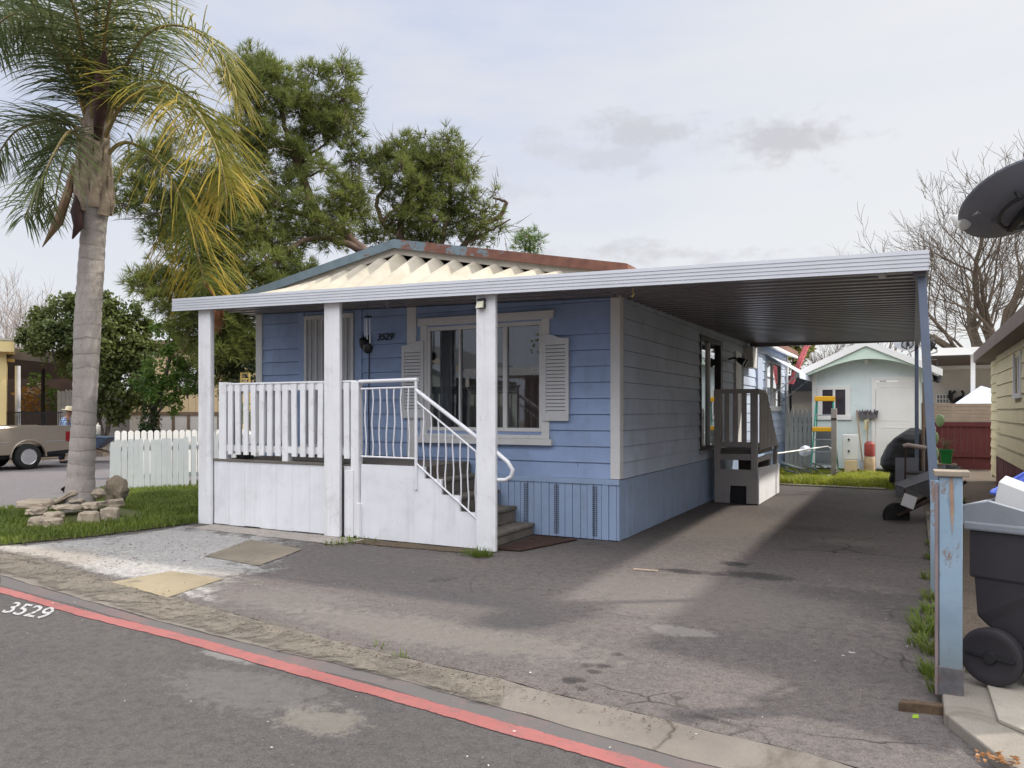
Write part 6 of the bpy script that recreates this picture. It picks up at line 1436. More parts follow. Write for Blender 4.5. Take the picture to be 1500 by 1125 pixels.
# post with tap, hose, box, tools
wp_ = thing('wooden_post', 'short grey wooden post in front of the step ladder', 'post', (-1.66, 19.6, 0))
build(MB().box((-1.72, 19.55, 0), (-1.60, 19.67, 1.66)), 'post', paint('grey_wood', (.30, .27, .24), .85, .2, 3, .4, grain=(8, 8, 1)), wp_, bevel=.008)
build(MB().box((-1.725, 19.53, 1.40), (-1.595, 19.549, 1.43)), 'strap', m_black, wp_)
bx = thing('electrical_box', 'cream electrical box on a block beside the wooden post', 'electrical box', (-1.42, 20.6, 0))
build(MB().box((-1.55, 20.5, .42), (-1.20, 20.7, 1.02)), 'box', m_dw, bx, bevel=.012); build(MB().box((-1.50, 20.45, .0), (-1.22, 20.7, .40)), 'block', m_tan, bx, bevel=.01)
for z in (.9, .62): build(MB().lathe([(.025, 0), (.025, .02), (.005, .02)], 10, Matrix.Translation((-1.40, 20.5, z)) @ Matrix.Rotation(PI / 2, 4, 'X')), 'knob', m_black, bx)
sv = thing('shovel', 'wooden handled shovel leaning on the shed left of the broom', 'shovel', (-1.2, 21.0, 0)); m_wood = paint('tool_wood', (.34, .24, .15), .8, .2, 4, grain=(6, 6, 1))
build(MB().tube([(-1.28, 21.44, 1.62), (-1.12, 20.95, .34)], .018, 7), 'handle', m_wood, sv, smooth=True); build(MB().prism([(-1.20, 20.95, .36), (-1.02, 20.95, .36), (-1.03, 20.85, .1), (-1.10, 20.83, .0), (-1.18, 20.85, .1)], (0, .015, .01)), 'blade', m_gsteel, sv)
br_ = thing('push_broom', 'upturned broom with wide grey bristle head beside the shed door', 'broom', (-1.0, 21.2, 0))
build(MB().tube([(-1.04, 21.1, .0), (-1.02, 21.42, 1.55)], .015, 7), 'handle', m_wood, br_, smooth=True)
bm_ = MB().box((-1.24, 21.38, 1.42), (-.80, 21.46, 1.50)); 
for k in range(46): 
    x = -1.24 + .44 * k / 45; h = .10 + .05 * math.sin(k * .9) * U(.3, 1); bm_.beam((x, 21.42, 1.50), (x + U(-.02, .02), 21.42 + U(-.03, .03), 1.50 + h), .014, .03)
build(bm_, 'bristle', paint('grey_bristle', (.14, .13, .14), .9, .2), br_)
build(MB().box((-1.10, 21.37, 1.12), (-1.0, 21.375, 1.38)), 'paper_tag', paint('yellow_paper', (.62, .56, .34), .8), br_)
c = Vector((-.95, 20.7, 0))
gb = thing('gas_cylinder', 'small rusty red and cream cylinder standing by the shed wall', 'gas cylinder', c)
build(MB().lathe([(.12, 0), (.13, .03), (.13, .44), (.10, .5)], 16, Matrix.Translation(c)), 'body', paint('cream_brown_cylinder', (.50, .36, .22), .6, .2, 5, .5), gb, smooth=True)
build(MB().lathe([(.10, .5), (.12, .51), (.12, .78), (.09, .84), (.03, .86)], 16, Matrix.Translation(c)), 'cap', paint('red_cap', (.30, .05, .04), .5, .2, 5, .4), gb, smooth=True)
hs = MB()
for k in range(4):
    c = Vector((-2.5 + .16 * k, 19.3 + .15 * k, .06)); r = .22 - .03 * k
    hs.tube([c + Vector((r * math.cos(t / 3), r * .6 * math.sin(t / 3), .05 * k + .13 * abs(math.sin(t / 6)))) for t in range(20)], .016, 6)
tag(build(hs, 'garden_hose', paint('grey_hose', (.12, .13, .12), .6, .2), smooth=True), 'dark tangled hose heaped on the back yard grass', 'hose')
a, b = aty(1134, 665, 18.2), aty(1212, 654, 19.9); dn = aty(1222, 668, 19.7)
tag(build(MB().tube([a, a.lerp(b, .5), b, b + Vector((.08, 0, -.04)), dn, Vector((dn.x + .02, dn.y, .1))], .02, 8), 'water_pipe', m_dw, smooth=True), 'thin white pipe running from the home to the wooden post', 'pipe')
a, b = gp(1138, 690), gp(1200, 700); a.z = .14; b.z = .05
tag(build(MB().tube([a + Vector((0, .6, .05)), b, b + Vector((.3, -.2, 0))], .05, 8), 'drain_pipe', paint('pale_green_pipe', (.55, .60, .52), .6, .1), smooth=True), 'fat pale pipe lying in the yard grass near the home', 'pipe')
mb = MB()
for k in range(16):
    p = Vector((U(-2.7, -1.5), U(19.2, 20.2), U(.03, .22))); d = rdir(); d.z *= .3; mb.tube([p, p + d * U(.3, .7)], U(.008, .02), 5)
tag(build(mb, 'scrap_pile', paint('scrap_metal', (.22, .20, .19), .6, .3, 5)), 'low pile of pipes and scrap between the home and the ladder', 'scrap')
tag(build(MB().lathe([(.06, 0), (.13, .03), (.14, .08), (.05, .10)], 16, Matrix.Translation((-2.28, 19.5, .62)) @ Matrix.Rotation(1.2, 4, 'X')).tube([(-2.28, 19.5, .62), (-2.28, 19.6, .0)], .014, 6), 'metal_float', m_alum, smooth=True), 'round shiny metal cap on a thin stake above the scrap pile', 'metal cap')
# picket gate
pg_ = thing('picket_gate', 'white picket gate of tight boards between the home and the shed', 'gate', (-2.75, 22.4, 0))
for k in range(7): picket(pg_, Vector((-3.13 + k * .115, 22.25, 0)), Vector((1, 0, 0)), .10, 1.66, Vector((0, -1, 0)), z0=.02, style='point', m=m_pick2)
build(MB().box((-3.14, 22.30, 0), (-2.36, 22.33, 1.02)).box((-3.14, 22.30, 1.18), (-2.36, 22.34, 1.26)), 'panel', m_pick2, pg_)
# red lattice beam above the shed eave
rb = thing('red_ladder_rail', 'red perforated rail leaning on the shed roof above the gate', 'rail', (-2.9, 23.6, 0))
a, b = at(1158, 563, 21.6), at(1183, 503, 22.2); mb = MB().beam(a, b, .16, .05); d_, s_2, u2 = basis(b - a)
m_redp = paint('faded_red_paint_rail', (.42, .085, .09), .55, .12, 4); ro = build(mb, 'rail', m_redp, rb, bevel=.006)
mb = MB()
for k in range(9):
    for s in (-1, 1): p = a.lerp(b, .1 + k * .1) + s_2 * (.05 * s) - u2 * .03; mb.lathe([(.018, 0), (.018, .002), (.002, .002)], 8, Matrix.Translation(p + u2 * .056) @ u2.to_track_quat('Z', 'Y').to_matrix().to_4x4()); mb.lathe([(.018, 0), (.018, .002), (.002, .002)], 8, Matrix.Translation(p) @ (-u2).to_track_quat('Z', 'Y').to_matrix().to_4x4())
build(mb, 'hole', m_black, ro)
build(MB().beam(a, Vector((a.x, a.y + .1, .0)), .06, .06), 'stake', m_black, rb)
# structures glimpsed between home and shed
sb = thing('cream_outbuilding', 'small cream outbuilding with dark eave glimpsed between home and shed', 'outbuilding', (-3.2, 27.5, 0))
build(MB().box((-4.6, 27, 0), (-2.55, 29, 2.25)), 'wall', paint('cream_wall', (.62, .54, .42), .7, .06), sb); build(MB().box((-4.9, 26.3, 2.25), (-2.45, 29.2, 2.75)), 'eave', m_black, sb)
wc_ = MB()
for k in range(8):
    for j in range(6): wc_.lathe([(.004, 0), (.06, .0), (.065, .35), (.004, .35)], 7, Matrix.Translation((-3.5 + k * .13, 26.4, .75 + j * .12)) @ Matrix.Rotation(-PI / 2, 4, 'X'))
wpile = thing('wood_stack', 'stack of split logs behind the picket gate', 'firewood', (-3.05, 26.4, 0)); build(wc_, 'log', paint('log_end', (.16, .12, .09), .9, .4, 14), wpile); build(MB().box((-3.6, 26.38, .62), (-2.5, 26.8, .70)).box((-3.6, 26.38, 0), (-3.5, 26.8, .7)).box((-2.6, 26.38, 0), (-2.5, 26.8, .7)), 'rack', m_dark, wpile)

# ================================================================== RIGHT OF THE DRIVE
# covered barbecue
bq = thing('covered_barbecue', 'barbecue under a bulging black cover in front of the shed door', 'barbecue', (-.22, 17.9, 0))
def cover():
    from mathutils import noise
    mb = MB(); na = 64; y0 = 17.9
    # half outlines of the draped cover, floor to top: height, left edge, right edge, half depth
    prof = [(.05, -.40, .16, .26), (.22, -.42, .17, .28), (.34, -.43, .17, .30), (.40, -.56, .18, .34), (.48, -.60, .18, .36), (.62, -.58, .18, .36), (.74, -.53, .18, .35), (.90, -.46, .19, .34), (1.03, -.36, .185, .32), (1.13, -.24, .18, .29), (1.20, -.13, .16, .24), (1.24, -.06, .12, .16), (1.25, .0, .06, .06)]
    rows = []
    for (a, b) in zip(prof, prof[1:]):
        for k in range(4): rows.append([x + (y - x) * k / 4 for x, y in zip(a, b)])
    rows.append(prof[-1]); vs = []
    for (z, xl_, xr_, dp) in rows:
        cxx = (xl_ + xr_) / 2; wd = (xr_ - xl_) / 2
        for j in range(na):
            a = 2 * PI * j / na; ca, sa = math.cos(a), math.sin(a); x = wd * math.copysign(abs(ca) ** .6, ca); y = dp * math.copysign(abs(sa) ** .6, sa)
            q = Vector((x * 4 + 3, y * 4, z * 3)); w_ = noise.noise(q) * .05 + .035 * (1 - 2 * abs(noise.noise(Vector((x * 5, y * 3 + 5, z * 2.2 + x * 3))))) * (1.15 - z)
            w_ += .02 * (1 - 2 * abs(noise.noise(Vector((x * 2 + 9, y * 2, z * 9)))))
            vs.append((cxx + x * (1 + w_ * 1.6), y0 + y * (1 + w_ * 2.2), z + .02 * noise.noise(Vector((x * 4, y * 4, 2)))))
    n = len(rows); fs = [(i * na + j, i * na + (j + 1) % na, (i + 1) * na + (j + 1) % na, (i + 1) * na + j) for i in range(n - 1) for j in range(na)] + [tuple((n - 1) * na + j for j in range(na))]
    return mb.add(vs, fs)
build(cover(), 'cover', paint('black_vinyl_cover', (.022, .021, .022), .5, .2, 3, .3, (.05, .045, .04), .3, 18, spec=.5), bq, smooth=True)
b_ = MB()
for x in (-.42, .08):
    for y in (17.7, 18.1): b_.box((x - .025, y - .025, 0), (x + .025, y + .025, .25))
build(b_, 'leg', m_black, bq)
gb_ = MB(); gb_.prism([(-.30, 15.9, .01), (.08, 16.0, .01), (.08, 16.25, .72), (-.30, 16.15, .72)], (.0, .025, 0)); tag(build(gb_, 'grey_board', paint('blue_grey_board', (.115, .12, .135), .7, .1, 3, .2), bevel=.004), 'flat blue grey board leaning against the covered barbecue', 'board')
ch = thing('garden_chair', 'old chair frame with a pale padded arm beside the grey board', 'chair', (-.0, 15.3, 0)); m_rustf = paint('dark_rust_frame', (.06, .035, .03), .7, .3)
build(MB().tube([(-.16, 15.2, .98), (-.08, 15.2, 1.0), (.20, 15.2, .955)], [.035, .042, .038], 10), 'arm', paint('pale_foam_arm', (.42, .34, .30), .8, .12), ch, smooth=True)
build(MB().tube([(-.12, 15.2, .97), (-.14, 15.2, .02)], .014, 6).tube([(.22, 15.2, .95), (.20, 15.2, .02)], .014, 6).tube([(-.13, 15.2, .5), (.2, 15.2, .5)], .012, 6).tube([(-.12, 15.7, .97), (-.14, 15.7, .02)], .014, 6).tube([(.2, 15.7, 1.3), (.20, 15.7, .02)], .014, 6).tube([(.2, 15.2, .95), (.22, 15.7, 1.3)], .012, 6), 'frame', m_rustf, ch)
build(MB().box((-.13, 15.2, .48), (.2, 15.7, .52)), 'seat', m_dark, ch)
c = gp(1352, 750)
Mb0 = Matrix.Translation(Vector((.17, 12.9, -.02))) @ Matrix.Rotation(.10, 4, 'Z') @ Matrix.Rotation(math.radians(-14), 4, 'Y') @ Matrix.Scale(.92, 4)
wb = wheelbarrow('grey wheelbarrow with a white tag standing behind the blue fence post', Matrix.Translation(Vector((.36, 12.7, .10))) @ Matrix.Rotation(math.radians(14), 4, 'Z') @ Matrix.Rotation(math.radians(-20), 4, 'Y') @ Matrix.Scale(.92, 4), paint('worn_grey_tray', (.15, .15, .16), .6, .2, 4, .4, (.08, .07, .065)), m_rustf, m_black, hl=.3)
p = aty(1325, 722, 12.15); build(MB().prism([p, p + Vector((.16, 0, -.06)), p + Vector((.11, 0, -.23)), p + Vector((-.05, 0, -.17))], (0, .008, 0)), 'paper_tag', paint('white_card', (.62, .60, .60), .7, .08), wb)
# leaning poles and sticks beside the shed
GP = 'poles leaning beside the shed corner'
for (u0, v0, u1, v1, y, r, mc, lb_) in [(1352, 690, 1351, 590, 16.6, .018, (.24, .15, .11), 'thin reddish stick standing nearest the barbecue among the leaning poles'), (1359, 690, 1354, 560, 17.5, .05, (.36, .28, .20), 'thickest pale wooden pole among the leaning poles'), (1363, 688, 1360, 600, 18.5, .05, (.62, .45, .10), 'yellow painted pole behind the leaning steel post'), (1356, 690, 1357, 640, 16.9, .06, (.40, .40, .38), 'short grey post among the leaning poles')]:
    a = aty(u0, v0, y); a.z = 0; b = aty(u1, v1, y); tag(build(MB().tube([a, b], [r, r * .9], 8), 'pole', paint('pole_%d%d' % (u0, v1), mc, .8, .15, 3, .3), smooth=True), lb_, 'pole', GP)
lw = thing('wall_lantern', 'black hanging lantern beside the leaning steel post under the far roof', 'lantern', tuple(at(1373, 548, 21)))
lc = at(1373, 548, 21); build(MB().lathe([(.02, .22), (.10, .15), (.14, .05), (.10, -.16), (.12, -.2), (.03, -.24)], 10, Matrix.Translation(lc)), 'housing', m_black, lw, smooth=True); build(MB().tube([lc + Z * .2, lc + Z * .4, lc + Z * .45 + FW * .6], .012, 6), 'bracket', m_black, lw)
# prickly pear, bucket
ca = thing('prickly_pear', 'prickly pear cactus in front of the red fence', 'cactus', (.72, 22.2, 0)); m_cac = paint('cactus_green', (.10, .15, .07), .6, .15, 4)
for (u, v, rx, rz_) in [(1377, 616, .10, .16), (1371, 642, .06, .16), (1371, 665, .06, .18), (1372, 684, .06, .18)]: build(MB().blob(aty(u, v, 22.2), (rx, .05, rz_), int(u), 3, .08), 'pad', m_cac, ca, smooth=True)
bk = thing('plant_bucket', 'green bucket of dry stems on a stool in front of the red fence', 'bucket', (.78, 18.6, 0)); c = aty(1386, 679, 18.6)
build(MB().lathe([(.10, 0), (.125, .26), (.137, .26), (.137, .30), (.12, .30), (.10, .06)], 18, Matrix.Translation(c)), 'bucket', paint('green_plastic', (.02, .22, .05), .4, .08), bk, smooth=True)
s_ = MB()
for k in range(26): s_.tube([c + Z * .25, c + Z * .42 + rdir() * .08, c + Z * U(.4, .56) + Vector((U(-.22, .22), U(-.2, .2), 0))], [.006, .004, .002], 4)
build(s_, 'stem', paint('dry_stem', (.22, .18, .10), .9, .3), bk)
build(MB().box((c.x - .2, c.y - .2, 0), (c.x + .2, c.y + .2, c.z)), 'stool', m_browntrim, bk, bevel=.01)
# red fence with tan top slats
m_redf = paint('dark_red_fence', (.085, .017, .018), .75, .2, 3, .4, (.07, .02, .02), .25, 40, grain=(8, 8, 1))
rfn = thing('red_fence', 'dark red board fence with tan horizontal slats on top', 'fence', (1.4, 24.2, 0))
for k in range(12): build(MB().box((.55 + k * .15, 24.2, .02), (.55 + k * .15 + .1475, 24.225, 1.30)), 'board', m_redf, rfn, bevel=.003)
build(MB().box((.5, 24.16, 1.18), (2.4, 24.2, 1.30)).box((.5, 24.16, .35), (2.4, 24.2, .45)), 'rail', m_redf, rfn)
m_slat = paint('tan_slat', (.26, .20, .15), .8, .15, 3, .3, grain=(1, 8, 8))
for k in range(5): build(MB().box((.45, 24.2, 1.32 + k * .10), (2.4, 24.225, 1.32 + k * .10 + .085)), 'slat', m_slat, rfn, bevel=.003)
# far house with flat patio roof, window and canopy
fh = thing('far_house', 'white house with flat patio roof and grid window beyond the red fence', 'house', (1.6, 31, 0))
build(MB().box((-.5, 31, 0), (5, 36, 3.2)), 'wall', paint('cream_white_wall', (.66, .64, .58), .7, .05), fh)
build(MB().box((.2, 30.0, 3.02), (5, 31, 3.2)), 'eave', m_dw, fh)
build(MB().box((.2, 26.6, 3.28), (5.0, 26.75, 3.5)), 'fascia', m_dw, fh); build(MB().prism([(.25, 26.75, 3.40), (5, 26.75, 3.40), (5, 31, 3.05), (.25, 31, 3.05)], (0, 0, .06)), 'patio_roof', paint('brown_patio_ceiling', (.20, .165, .14), .8, .1), fh)
p = aty(1425, 575, 27); build(MB().box((p.x - .06, 26.9, 0), (p.x + .06, 27.0, 3.35)), 'post', m_dw, fh)
a, b = aty(1372, 597, 30.95), aty(1390, 578, 30.95); wf = build(MB().box((a.x, 30.93, a.z), (b.x, 31.0, b.z)), 'window', paint('grey_pane', (.16, .18, .18), .2, .2), fh); g2 = MB()
for k in range(5): x = a.x + (b.x - a.x) * k / 4; g2.box((x - .015, 30.91, a.z), (x + .015, 30.93, b.z))
for k in range(4): z = a.z + (b.z - a.z) * k / 3; g2.box((a.x, 30.905, z - .015), (b.x, 30.93, z + .015))
build(g2, 'grid', m_dw, wf)
bl = MB()
def cv(pts): bl.tube(catmull([aty(u, v, 30.9) for u, v in pts], 6), .045, 6)
cv([(1392, 572), (1391, 582), (1395, 588), (1402, 589)]); cv([(1409, 572), (1411, 578), (1406, 585), (1398, 588)]); cv([(1400, 573), (1395, 577), (1394, 584)]); cv([(1394, 590), (1402, 584), (1409, 581)])
build(bl, 'wall_ornament', m_black, fh)
tn = thing('canopy_tent', 'pale blue pyramid canopy top behind the red fence', 'canopy', (2.3, 26.2, 0))
cpk = aty(1437, 565, 26.3); q = [aty(1396, 593, 25.2), Vector((3.2, 25.2, 0)), Vector((3.2, 27.5, 0)), Vector((1.1, 27.5, 0))]; zz = q[0].z
for v_ in q: v_.z = zz
build(MB().add([cpk] + q, [(0, 1, 2), (0, 2, 3), (0, 3, 4), (0, 4, 1)]), 'canopy', paint('pale_blue_fabric', (.62, .68, .80), .6, .04), tn)
b_ = MB()
for v_ in q: b_.tube([v_, Vector((v_.x, v_.y, 0))], .02, 6)
build(b_, 'pole', m_alum, tn)

# yellow neighbour house on the right
m_ysid = paint('yellow_lap_siding', (.80, .68, .42), .65, .07, 1.6, .25, (.30, .23, .12), .12, 60, grain=(8, 8, 1))
nb = thing('neighbour_house', 'yellow lap sided house with brown eave along the right edge', 'house', (1.9, 15, 0))
XH = 1.5; ywn = 15.2
mb = MB(); lap_wall(mb, 'y', XH, 7.6, 18.4, .70, 2.85, [(14.3, 15.15, 1.88, 2.48)], pitch=.235, lip=.02, sgn=-1); lap_wall(mb, 'y', XH + .07, 18.4, 20.5, .20, 2.85, pitch=.2, lip=.02, sgn=-1); mb.box((XH, 18.38, .1), (XH + .09, 18.42, 2.85)); mb.box((XH + .03, 7.6, .1), (7, 7.65, 2.85)); mb.box((XH + .08, 20.45, .1), (7, 20.5, 2.85)); build(mb, 'wall', m_ysid, nb)
mb = MB(); y = 7.6
while y < 18.38:
    w = U(.13, .19); mb.box((XH - U(.004, .016), y, .0), (XH + .02, min(y + w - .008, 18.38), .70)); y += w
build(mb, 'skirting', paint('maroon_brown_skirting', (.19, .07, .075), .8, .25, 2, .5, (.20, .14, .09), .3, 30, grain=(6, 6, 1)), nb)
m_eave = paint('weathered_brown_eave', (.19, .145, .125), .75, .15, 2, .4, (.12, .09, .07), .3)
XEV = 1.24
mb = MB().prism([(XEV, 7.0, 2.74), (XEV, 7.0, 2.92), (4.5, 7.0, 3.75), (8, 7.0, 2.9), (8, 7.0, 2.72), (4.5, 7.0, 3.6)], (0, 13.35, 0)); rfy = build(mb, 'roof', m_shingle, nb)
build(MB().box((XEV - .03, 6.97, 2.70), (XEV, 20.38, 2.92)), 'fascia', m_eave, rfy, bevel=.006); build(MB().box((XEV, 7.0, 2.70), (XH + .1, 20.35, 2.735)), 'soffit', m_eave, rfy)
wy = build(MB().box((XH - .045, 14.23, 1.80), (XH, 15.22, 1.88)).box((XH - .035, 14.23, 1.88), (XH, 14.30, 2.55)).box((XH - .035, 15.15, 1.88), (XH, 15.22, 2.55)).box((XH - .02, 14.70, 1.88), (XH + .01, 14.74, 2.5)), 'window', m_white, nb, bevel=.004)
build(MB().quad((XH + .015, 14.30, 1.88), (XH + .015, 15.15, 1.88), (XH + .015, 15.15, 2.5), (XH + .015, 14.30, 2.5)), 'pane', paint('net_pane', (.35, .35, .37), .12, .2, 4, bump=0), wy)
build(MB().box((XH - .012, 14.40, 1.68), (XH + .0, 15.05, 1.79)), 'sill_patch', paint('tan_patch', (.40, .30, .15), .7), nb)

# blue fence post
fp = thing('fence_post', 'weathered light blue wooden post with a flat cap at the drive corner', 'fence post', (.18, 4.85, 0))
def peel():
    t = NT('peeling_blue_paint'); src = t.mapping((1, 1, .35)); f = t.ramp(t.noise(8, 9, .76, src=src, dist=.4), .575, .61)
    g = t.n.new('ShaderNodeSeparateXYZ'); t.link(t.obj, g.inputs[0]); low = t.ramp(t.math('ADD', g.outputs[2], t.math('MULTIPLY', t.noise(6, 5), .25)), .34, .80, (1, 1, 1, 1), (0, 0, 0, 1))
    b = t.mix(t.ramp(t.noise(3, 6), .3, .7), (.20, .29, .385), (.27, .365, .45)); b = t.mix(t.ramp(t.noise(40, 6, .7, src=src), .60, .72), b, (.15, .20, .25))
    b = t.mix(t.math('MULTIPLY', low, .7), b, (.13, .15, .15)); w = t.mix(t.noise(30, 4, src=t.mapping((6, 6, .6))), (.14, .09, .065), (.34, .24, .19)); t.col(t.mix(f, b, w)); t.rough(.75); t.bump(f, .5, .004); return t.m
m_peel = peel(); dv = Vector((math.cos(.0), 0, 0))
build(MB().box((.125, 4.79, .065), (.235, 4.90, 1.245)), 'post', m_peel, fp, bevel=.006)
build(MB().prism([(.10, 4.77, 1.245), (.27, 4.775, 1.245), (.268, 4.93, 1.245), (.095, 4.92, 1.245)], (0, 0, .03)), 'cap', paint('grey_raw_wood', (.30, .25, .19), .85, .25, 4, .5, grain=(1, 8, 8), bump=.5), fp, bevel=.005)
build(MB().prism([(.178, 4.7885, 1.24), (.19, 4.7885, 1.23), (.195, 4.7885, 1.08), (.186, 4.7885, .93), (.177, 4.7885, 1.06), (.172, 4.7885, 1.2)], (0, -.002, 0)), 'bare_patch', paint('bare_wood', (.36, .24, .17), .85, .25, 6, .3, grain=(8, 8, .6), bump=.4), fp)
build(MB().box((.105, 4.80, .05), (.122, 4.89, 1.20)), 'side_board', paint('worn_pinkish_board', (.26, .20, .20), .8, .25, 3, .5, (.12, .10, .10), grain=(8, 8, 1)), fp, bevel=.003)
build(MB().box((.12, 4.785, .055), (.24, 4.905, .21)), 'rusty_shoe', paint('rusty_shoe', (.12, .115, .12), .7, .4, 8, .9, (.17, .05, .045)), fp, bevel=.004)
fr2 = MB().beam((.15, 4.95, 1.12), (.13, 7.5, .98), .04, .09); build(MB().box((.13, 7.55, .03), (.21, 7.63, 1.0)), 'rear_post', m_peel, fp)
wk = gp(1350, 1046); tag(build(MB().prism([wk + Vector((-.11, -.03, 0)), wk + Vector((.12, .015, 0)), wk + Vector((.125, .065, 0)), wk + Vector((-.10, .03, 0))], (0, 0, .055)), 'wood_chunk', paint('rotten_wood', (.10, .065, .04), .95, .45, 14, .6, (.20, .14, .08), .9, 40), bevel=.008), 'rotten brown wood offcut on the drive beside the blue post', 'wood offcut')
p = gp(1341, 1053); tag(build(MB().add([p + Vector((-.015, -.01, .006)), p + Vector((.015, -.012, .01)), p + Vector((.012, .02, .02)), p + Vector((-.012, .018, .014))], [(0, 1, 2, 3)]), 'leaf', leafmat('lime_leaf', (.28, .45, .03), (.35, .5, .05), .3, 5)), 'single lime green leaf in front of the wood offcut', 'leaf')
lf = MB(); c = gp(1463, 1115, .06)
for k in range(60): 
    q = c + Vector((U(-.08, .08), U(-.05, .05), U(.0, .03))); nn = (rdir() + Z).normalized(); _, a, b = basis(nn); l = U(.015, .035); lf.add([q, q + a * l * .5 + b * l * .3, q + a * l + nn * .006, q + a * l * .5 - b * l * .3], [(0, 1, 2, 3)])
stuff(build(lf, 'leaves', leafmat('dry_orange_leaves', (.30, .13, .05), (.45, .24, .10), .3, 8)), 'dry orange leaves caught on the concrete edge', 'leaves')

# ================================================================== WHEELED BIN
m_bin = paint('black_bin_plastic', (.032, .028, .033), .6, .2, 2, .45, (.05, .042, .045), .12, 200)
m_bing = paint('grey_bin_rim', (.22, .235, .26), .5, .1, 3, .3, (.10, .10, .10), .08)
bn = thing('wheeled_bin', 'overfull black wheeled bin with grey rim at the right edge', 'wheeled bin', (.85, 5.0, .09))
bx_ = Vector((.80, -.32, 0)).normalized(); by_ = Vector((-bx_.y, bx_.x, 0)); bo = gp(1453, 1003, .086) - bx_ * .13 + by_ * .045
def Q(x, y, z): return bo + bx_ * x + by_ * y + Z * (z if z < .3 else .3 + (z - .3) * .90)
def bl_(mb, x0, x1, y0, y1, z0, z1, tp=0): return mb.add([Q(x0 + tp, y0 + tp, z0), Q(x1 - tp, y0 + tp, z0), Q(x1 - tp, y1 - tp, z0), Q(x0 + tp, y1 - tp, z0), Q(x0, y0, z1), Q(x1, y0, z1), Q(x1, y1, z1), Q(x0, y1, z1)], [(0, 3, 2, 1), (4, 5, 6, 7), (0, 1, 5, 4), (1, 2, 6, 5), (2, 3, 7, 6), (3, 0, 4, 7)])
b_ = MB().prism([Q(.005, 0, .90), Q(.80, 0, .90), Q(.74, .03, .02), Q(.27, .03, .02), Q(.24, .02, .20), Q(.08, .02, .31), Q(.035, .01, .36)], by_ * .60)
bl_(b_, .0, .82, -.006, .61, .60, .92); build(b_, 'body', m_bin, bn, bevel=.015)
rb_ = MB()
for k in range(5): rb_.add([Q(.30 + k * .10, -.006 + .02 * j, z) for z, j in ((.10, 1), (.56, 0))] + [Q(.325 + k * .10, -.006 + .02 * j, z) for z, j in ((.56, 0), (.10, 1))], [(0, 1, 2, 3)])
for k in range(5): rb_.beam(Q(.31 + k * .10, .022, .10), Q(.31 + k * .10, -.001, .56), .02, .02)
build(rb_, 'moulded_rib', m_bin, bn)
b_ = MB(); bl_(b_, -.02, .85, -.03, .64, .90, .955); build(b_, 'rim', m_bing, bn, bevel=.012)
hd = MB(); hd.prism([Q(-.03, -.02, .93), Q(.37, -.02, .955), Q(.37, -.02, 1.02), Q(.10, -.02, 1.09), Q(-.03, -.02, 1.055)], by_ * .05).prism([Q(-.03, .58, .93), Q(.37, .58, .955), Q(.37, .58, 1.02), Q(.10, .58, 1.09), Q(-.03, .58, 1.055)], by_ * .05); hd.tube([Q(-.03, -.02, 1.03), Q(-.03, .63, 1.03)], .022, 8); build(hd, 'handle', m_bing, bn, bevel=.006)
for y in (-.045, .60):
    Mw = Matrix.Translation(Q(.13, y, .155)) @ by_.to_track_quat('Z', 'Y').to_matrix().to_4x4()
    wl = build(MB().lathe([(.004, -.025), (.11, -.025), (.135, -.034), (.155, -.025), (.16, 0), (.155, .035), (.12, .045), (.004, .045)], 32, Mw), 'wheel', m_bin, bn, smooth=True)
    build(MB().beam(Mw @ Vector((-.12, .0, -.03)), Mw @ Vector((.12, .01, -.03)), .02, .016).lathe([(.03, -.045), (.035, -.03), (.03, -.02)], 14, Mw), 'hub', m_black, wl)
build(MB().tube([Q(.13, -.04, .155), Q(.13, .62, .155)], .014, 8), 'axle', m_black, bn)
tb = thing('plastic_tub', 'blue plastic tub tilted on top of the rubbish in the bin', 'tub', Q(.3, .45, 1.0))
b_ = MB(); t0 = [Q(-.02, .42, 1.10), Q(.52, .36, 1.08), Q(.60, .72, 1.12), Q(.06, .80, 1.22)]; b0 = [Q(.08, .46, .98), Q(.45, .42, .97), Q(.50, .66, .99), Q(.12, .72, 1.04)]
b_.add(t0 + b0, [(0, 1, 5, 4), (1, 2, 6, 5), (2, 3, 7, 6), (3, 0, 4, 7), (4, 7, 6, 5)]); build(b_, 'tub', paint('blue_plastic', (.06, .10, .42), .4, .06), tb); build(MB().tube(t0 + t0[:1], .012, 6), 'rim', paint('blue_plastic_rim', (.08, .13, .48), .4, .06), tb)
def soft(label, nm, c, r, m, seed, flat=None): tag(build(MB().blob(c, r, seed, 4, .22, 1.8, flat), nm, m, smooth=True), label, 'rubbish bag' if 'bag' in nm else 'carton')
m_bag = paint('white_bag', (.52, .50, .505), .45, .06, 5, .15, (.4, .38, .36), .5, 14)
soft('white plastic rubbish bag bulging from the right side of the bin', 'rubbish_bag', Q(.52, .22, .98), (.22, .20, .085), m_bag, 4); 
ct = MB().prism([Q(.08, .10, .98), Q(.42, .06, .97), Q(.40, .10, 1.09), Q(.10, .16, 1.20)], by_ * .12 + Z * .03); ctn = tag(build(ct, 'carton', paint('white_grey_card', (.44, .44, .43), .7, .08, 4, .25, (.42, .41, .40)), bevel=.006), 'crumpled white printed carton standing at the left in the bin', 'carton')
c2_ = MB().prism([Q(.36, .40, 1.02), Q(.72, .34, .99), Q(.72, .50, 1.01), Q(.38, .56, 1.05)], Z * .04); tag(build(c2_, 'carton', paint('pinkish_card', (.56, .48, .47), .7, .08), bevel=.004), 'flat pinkish card lying behind the white bag in the bin', 'carton')
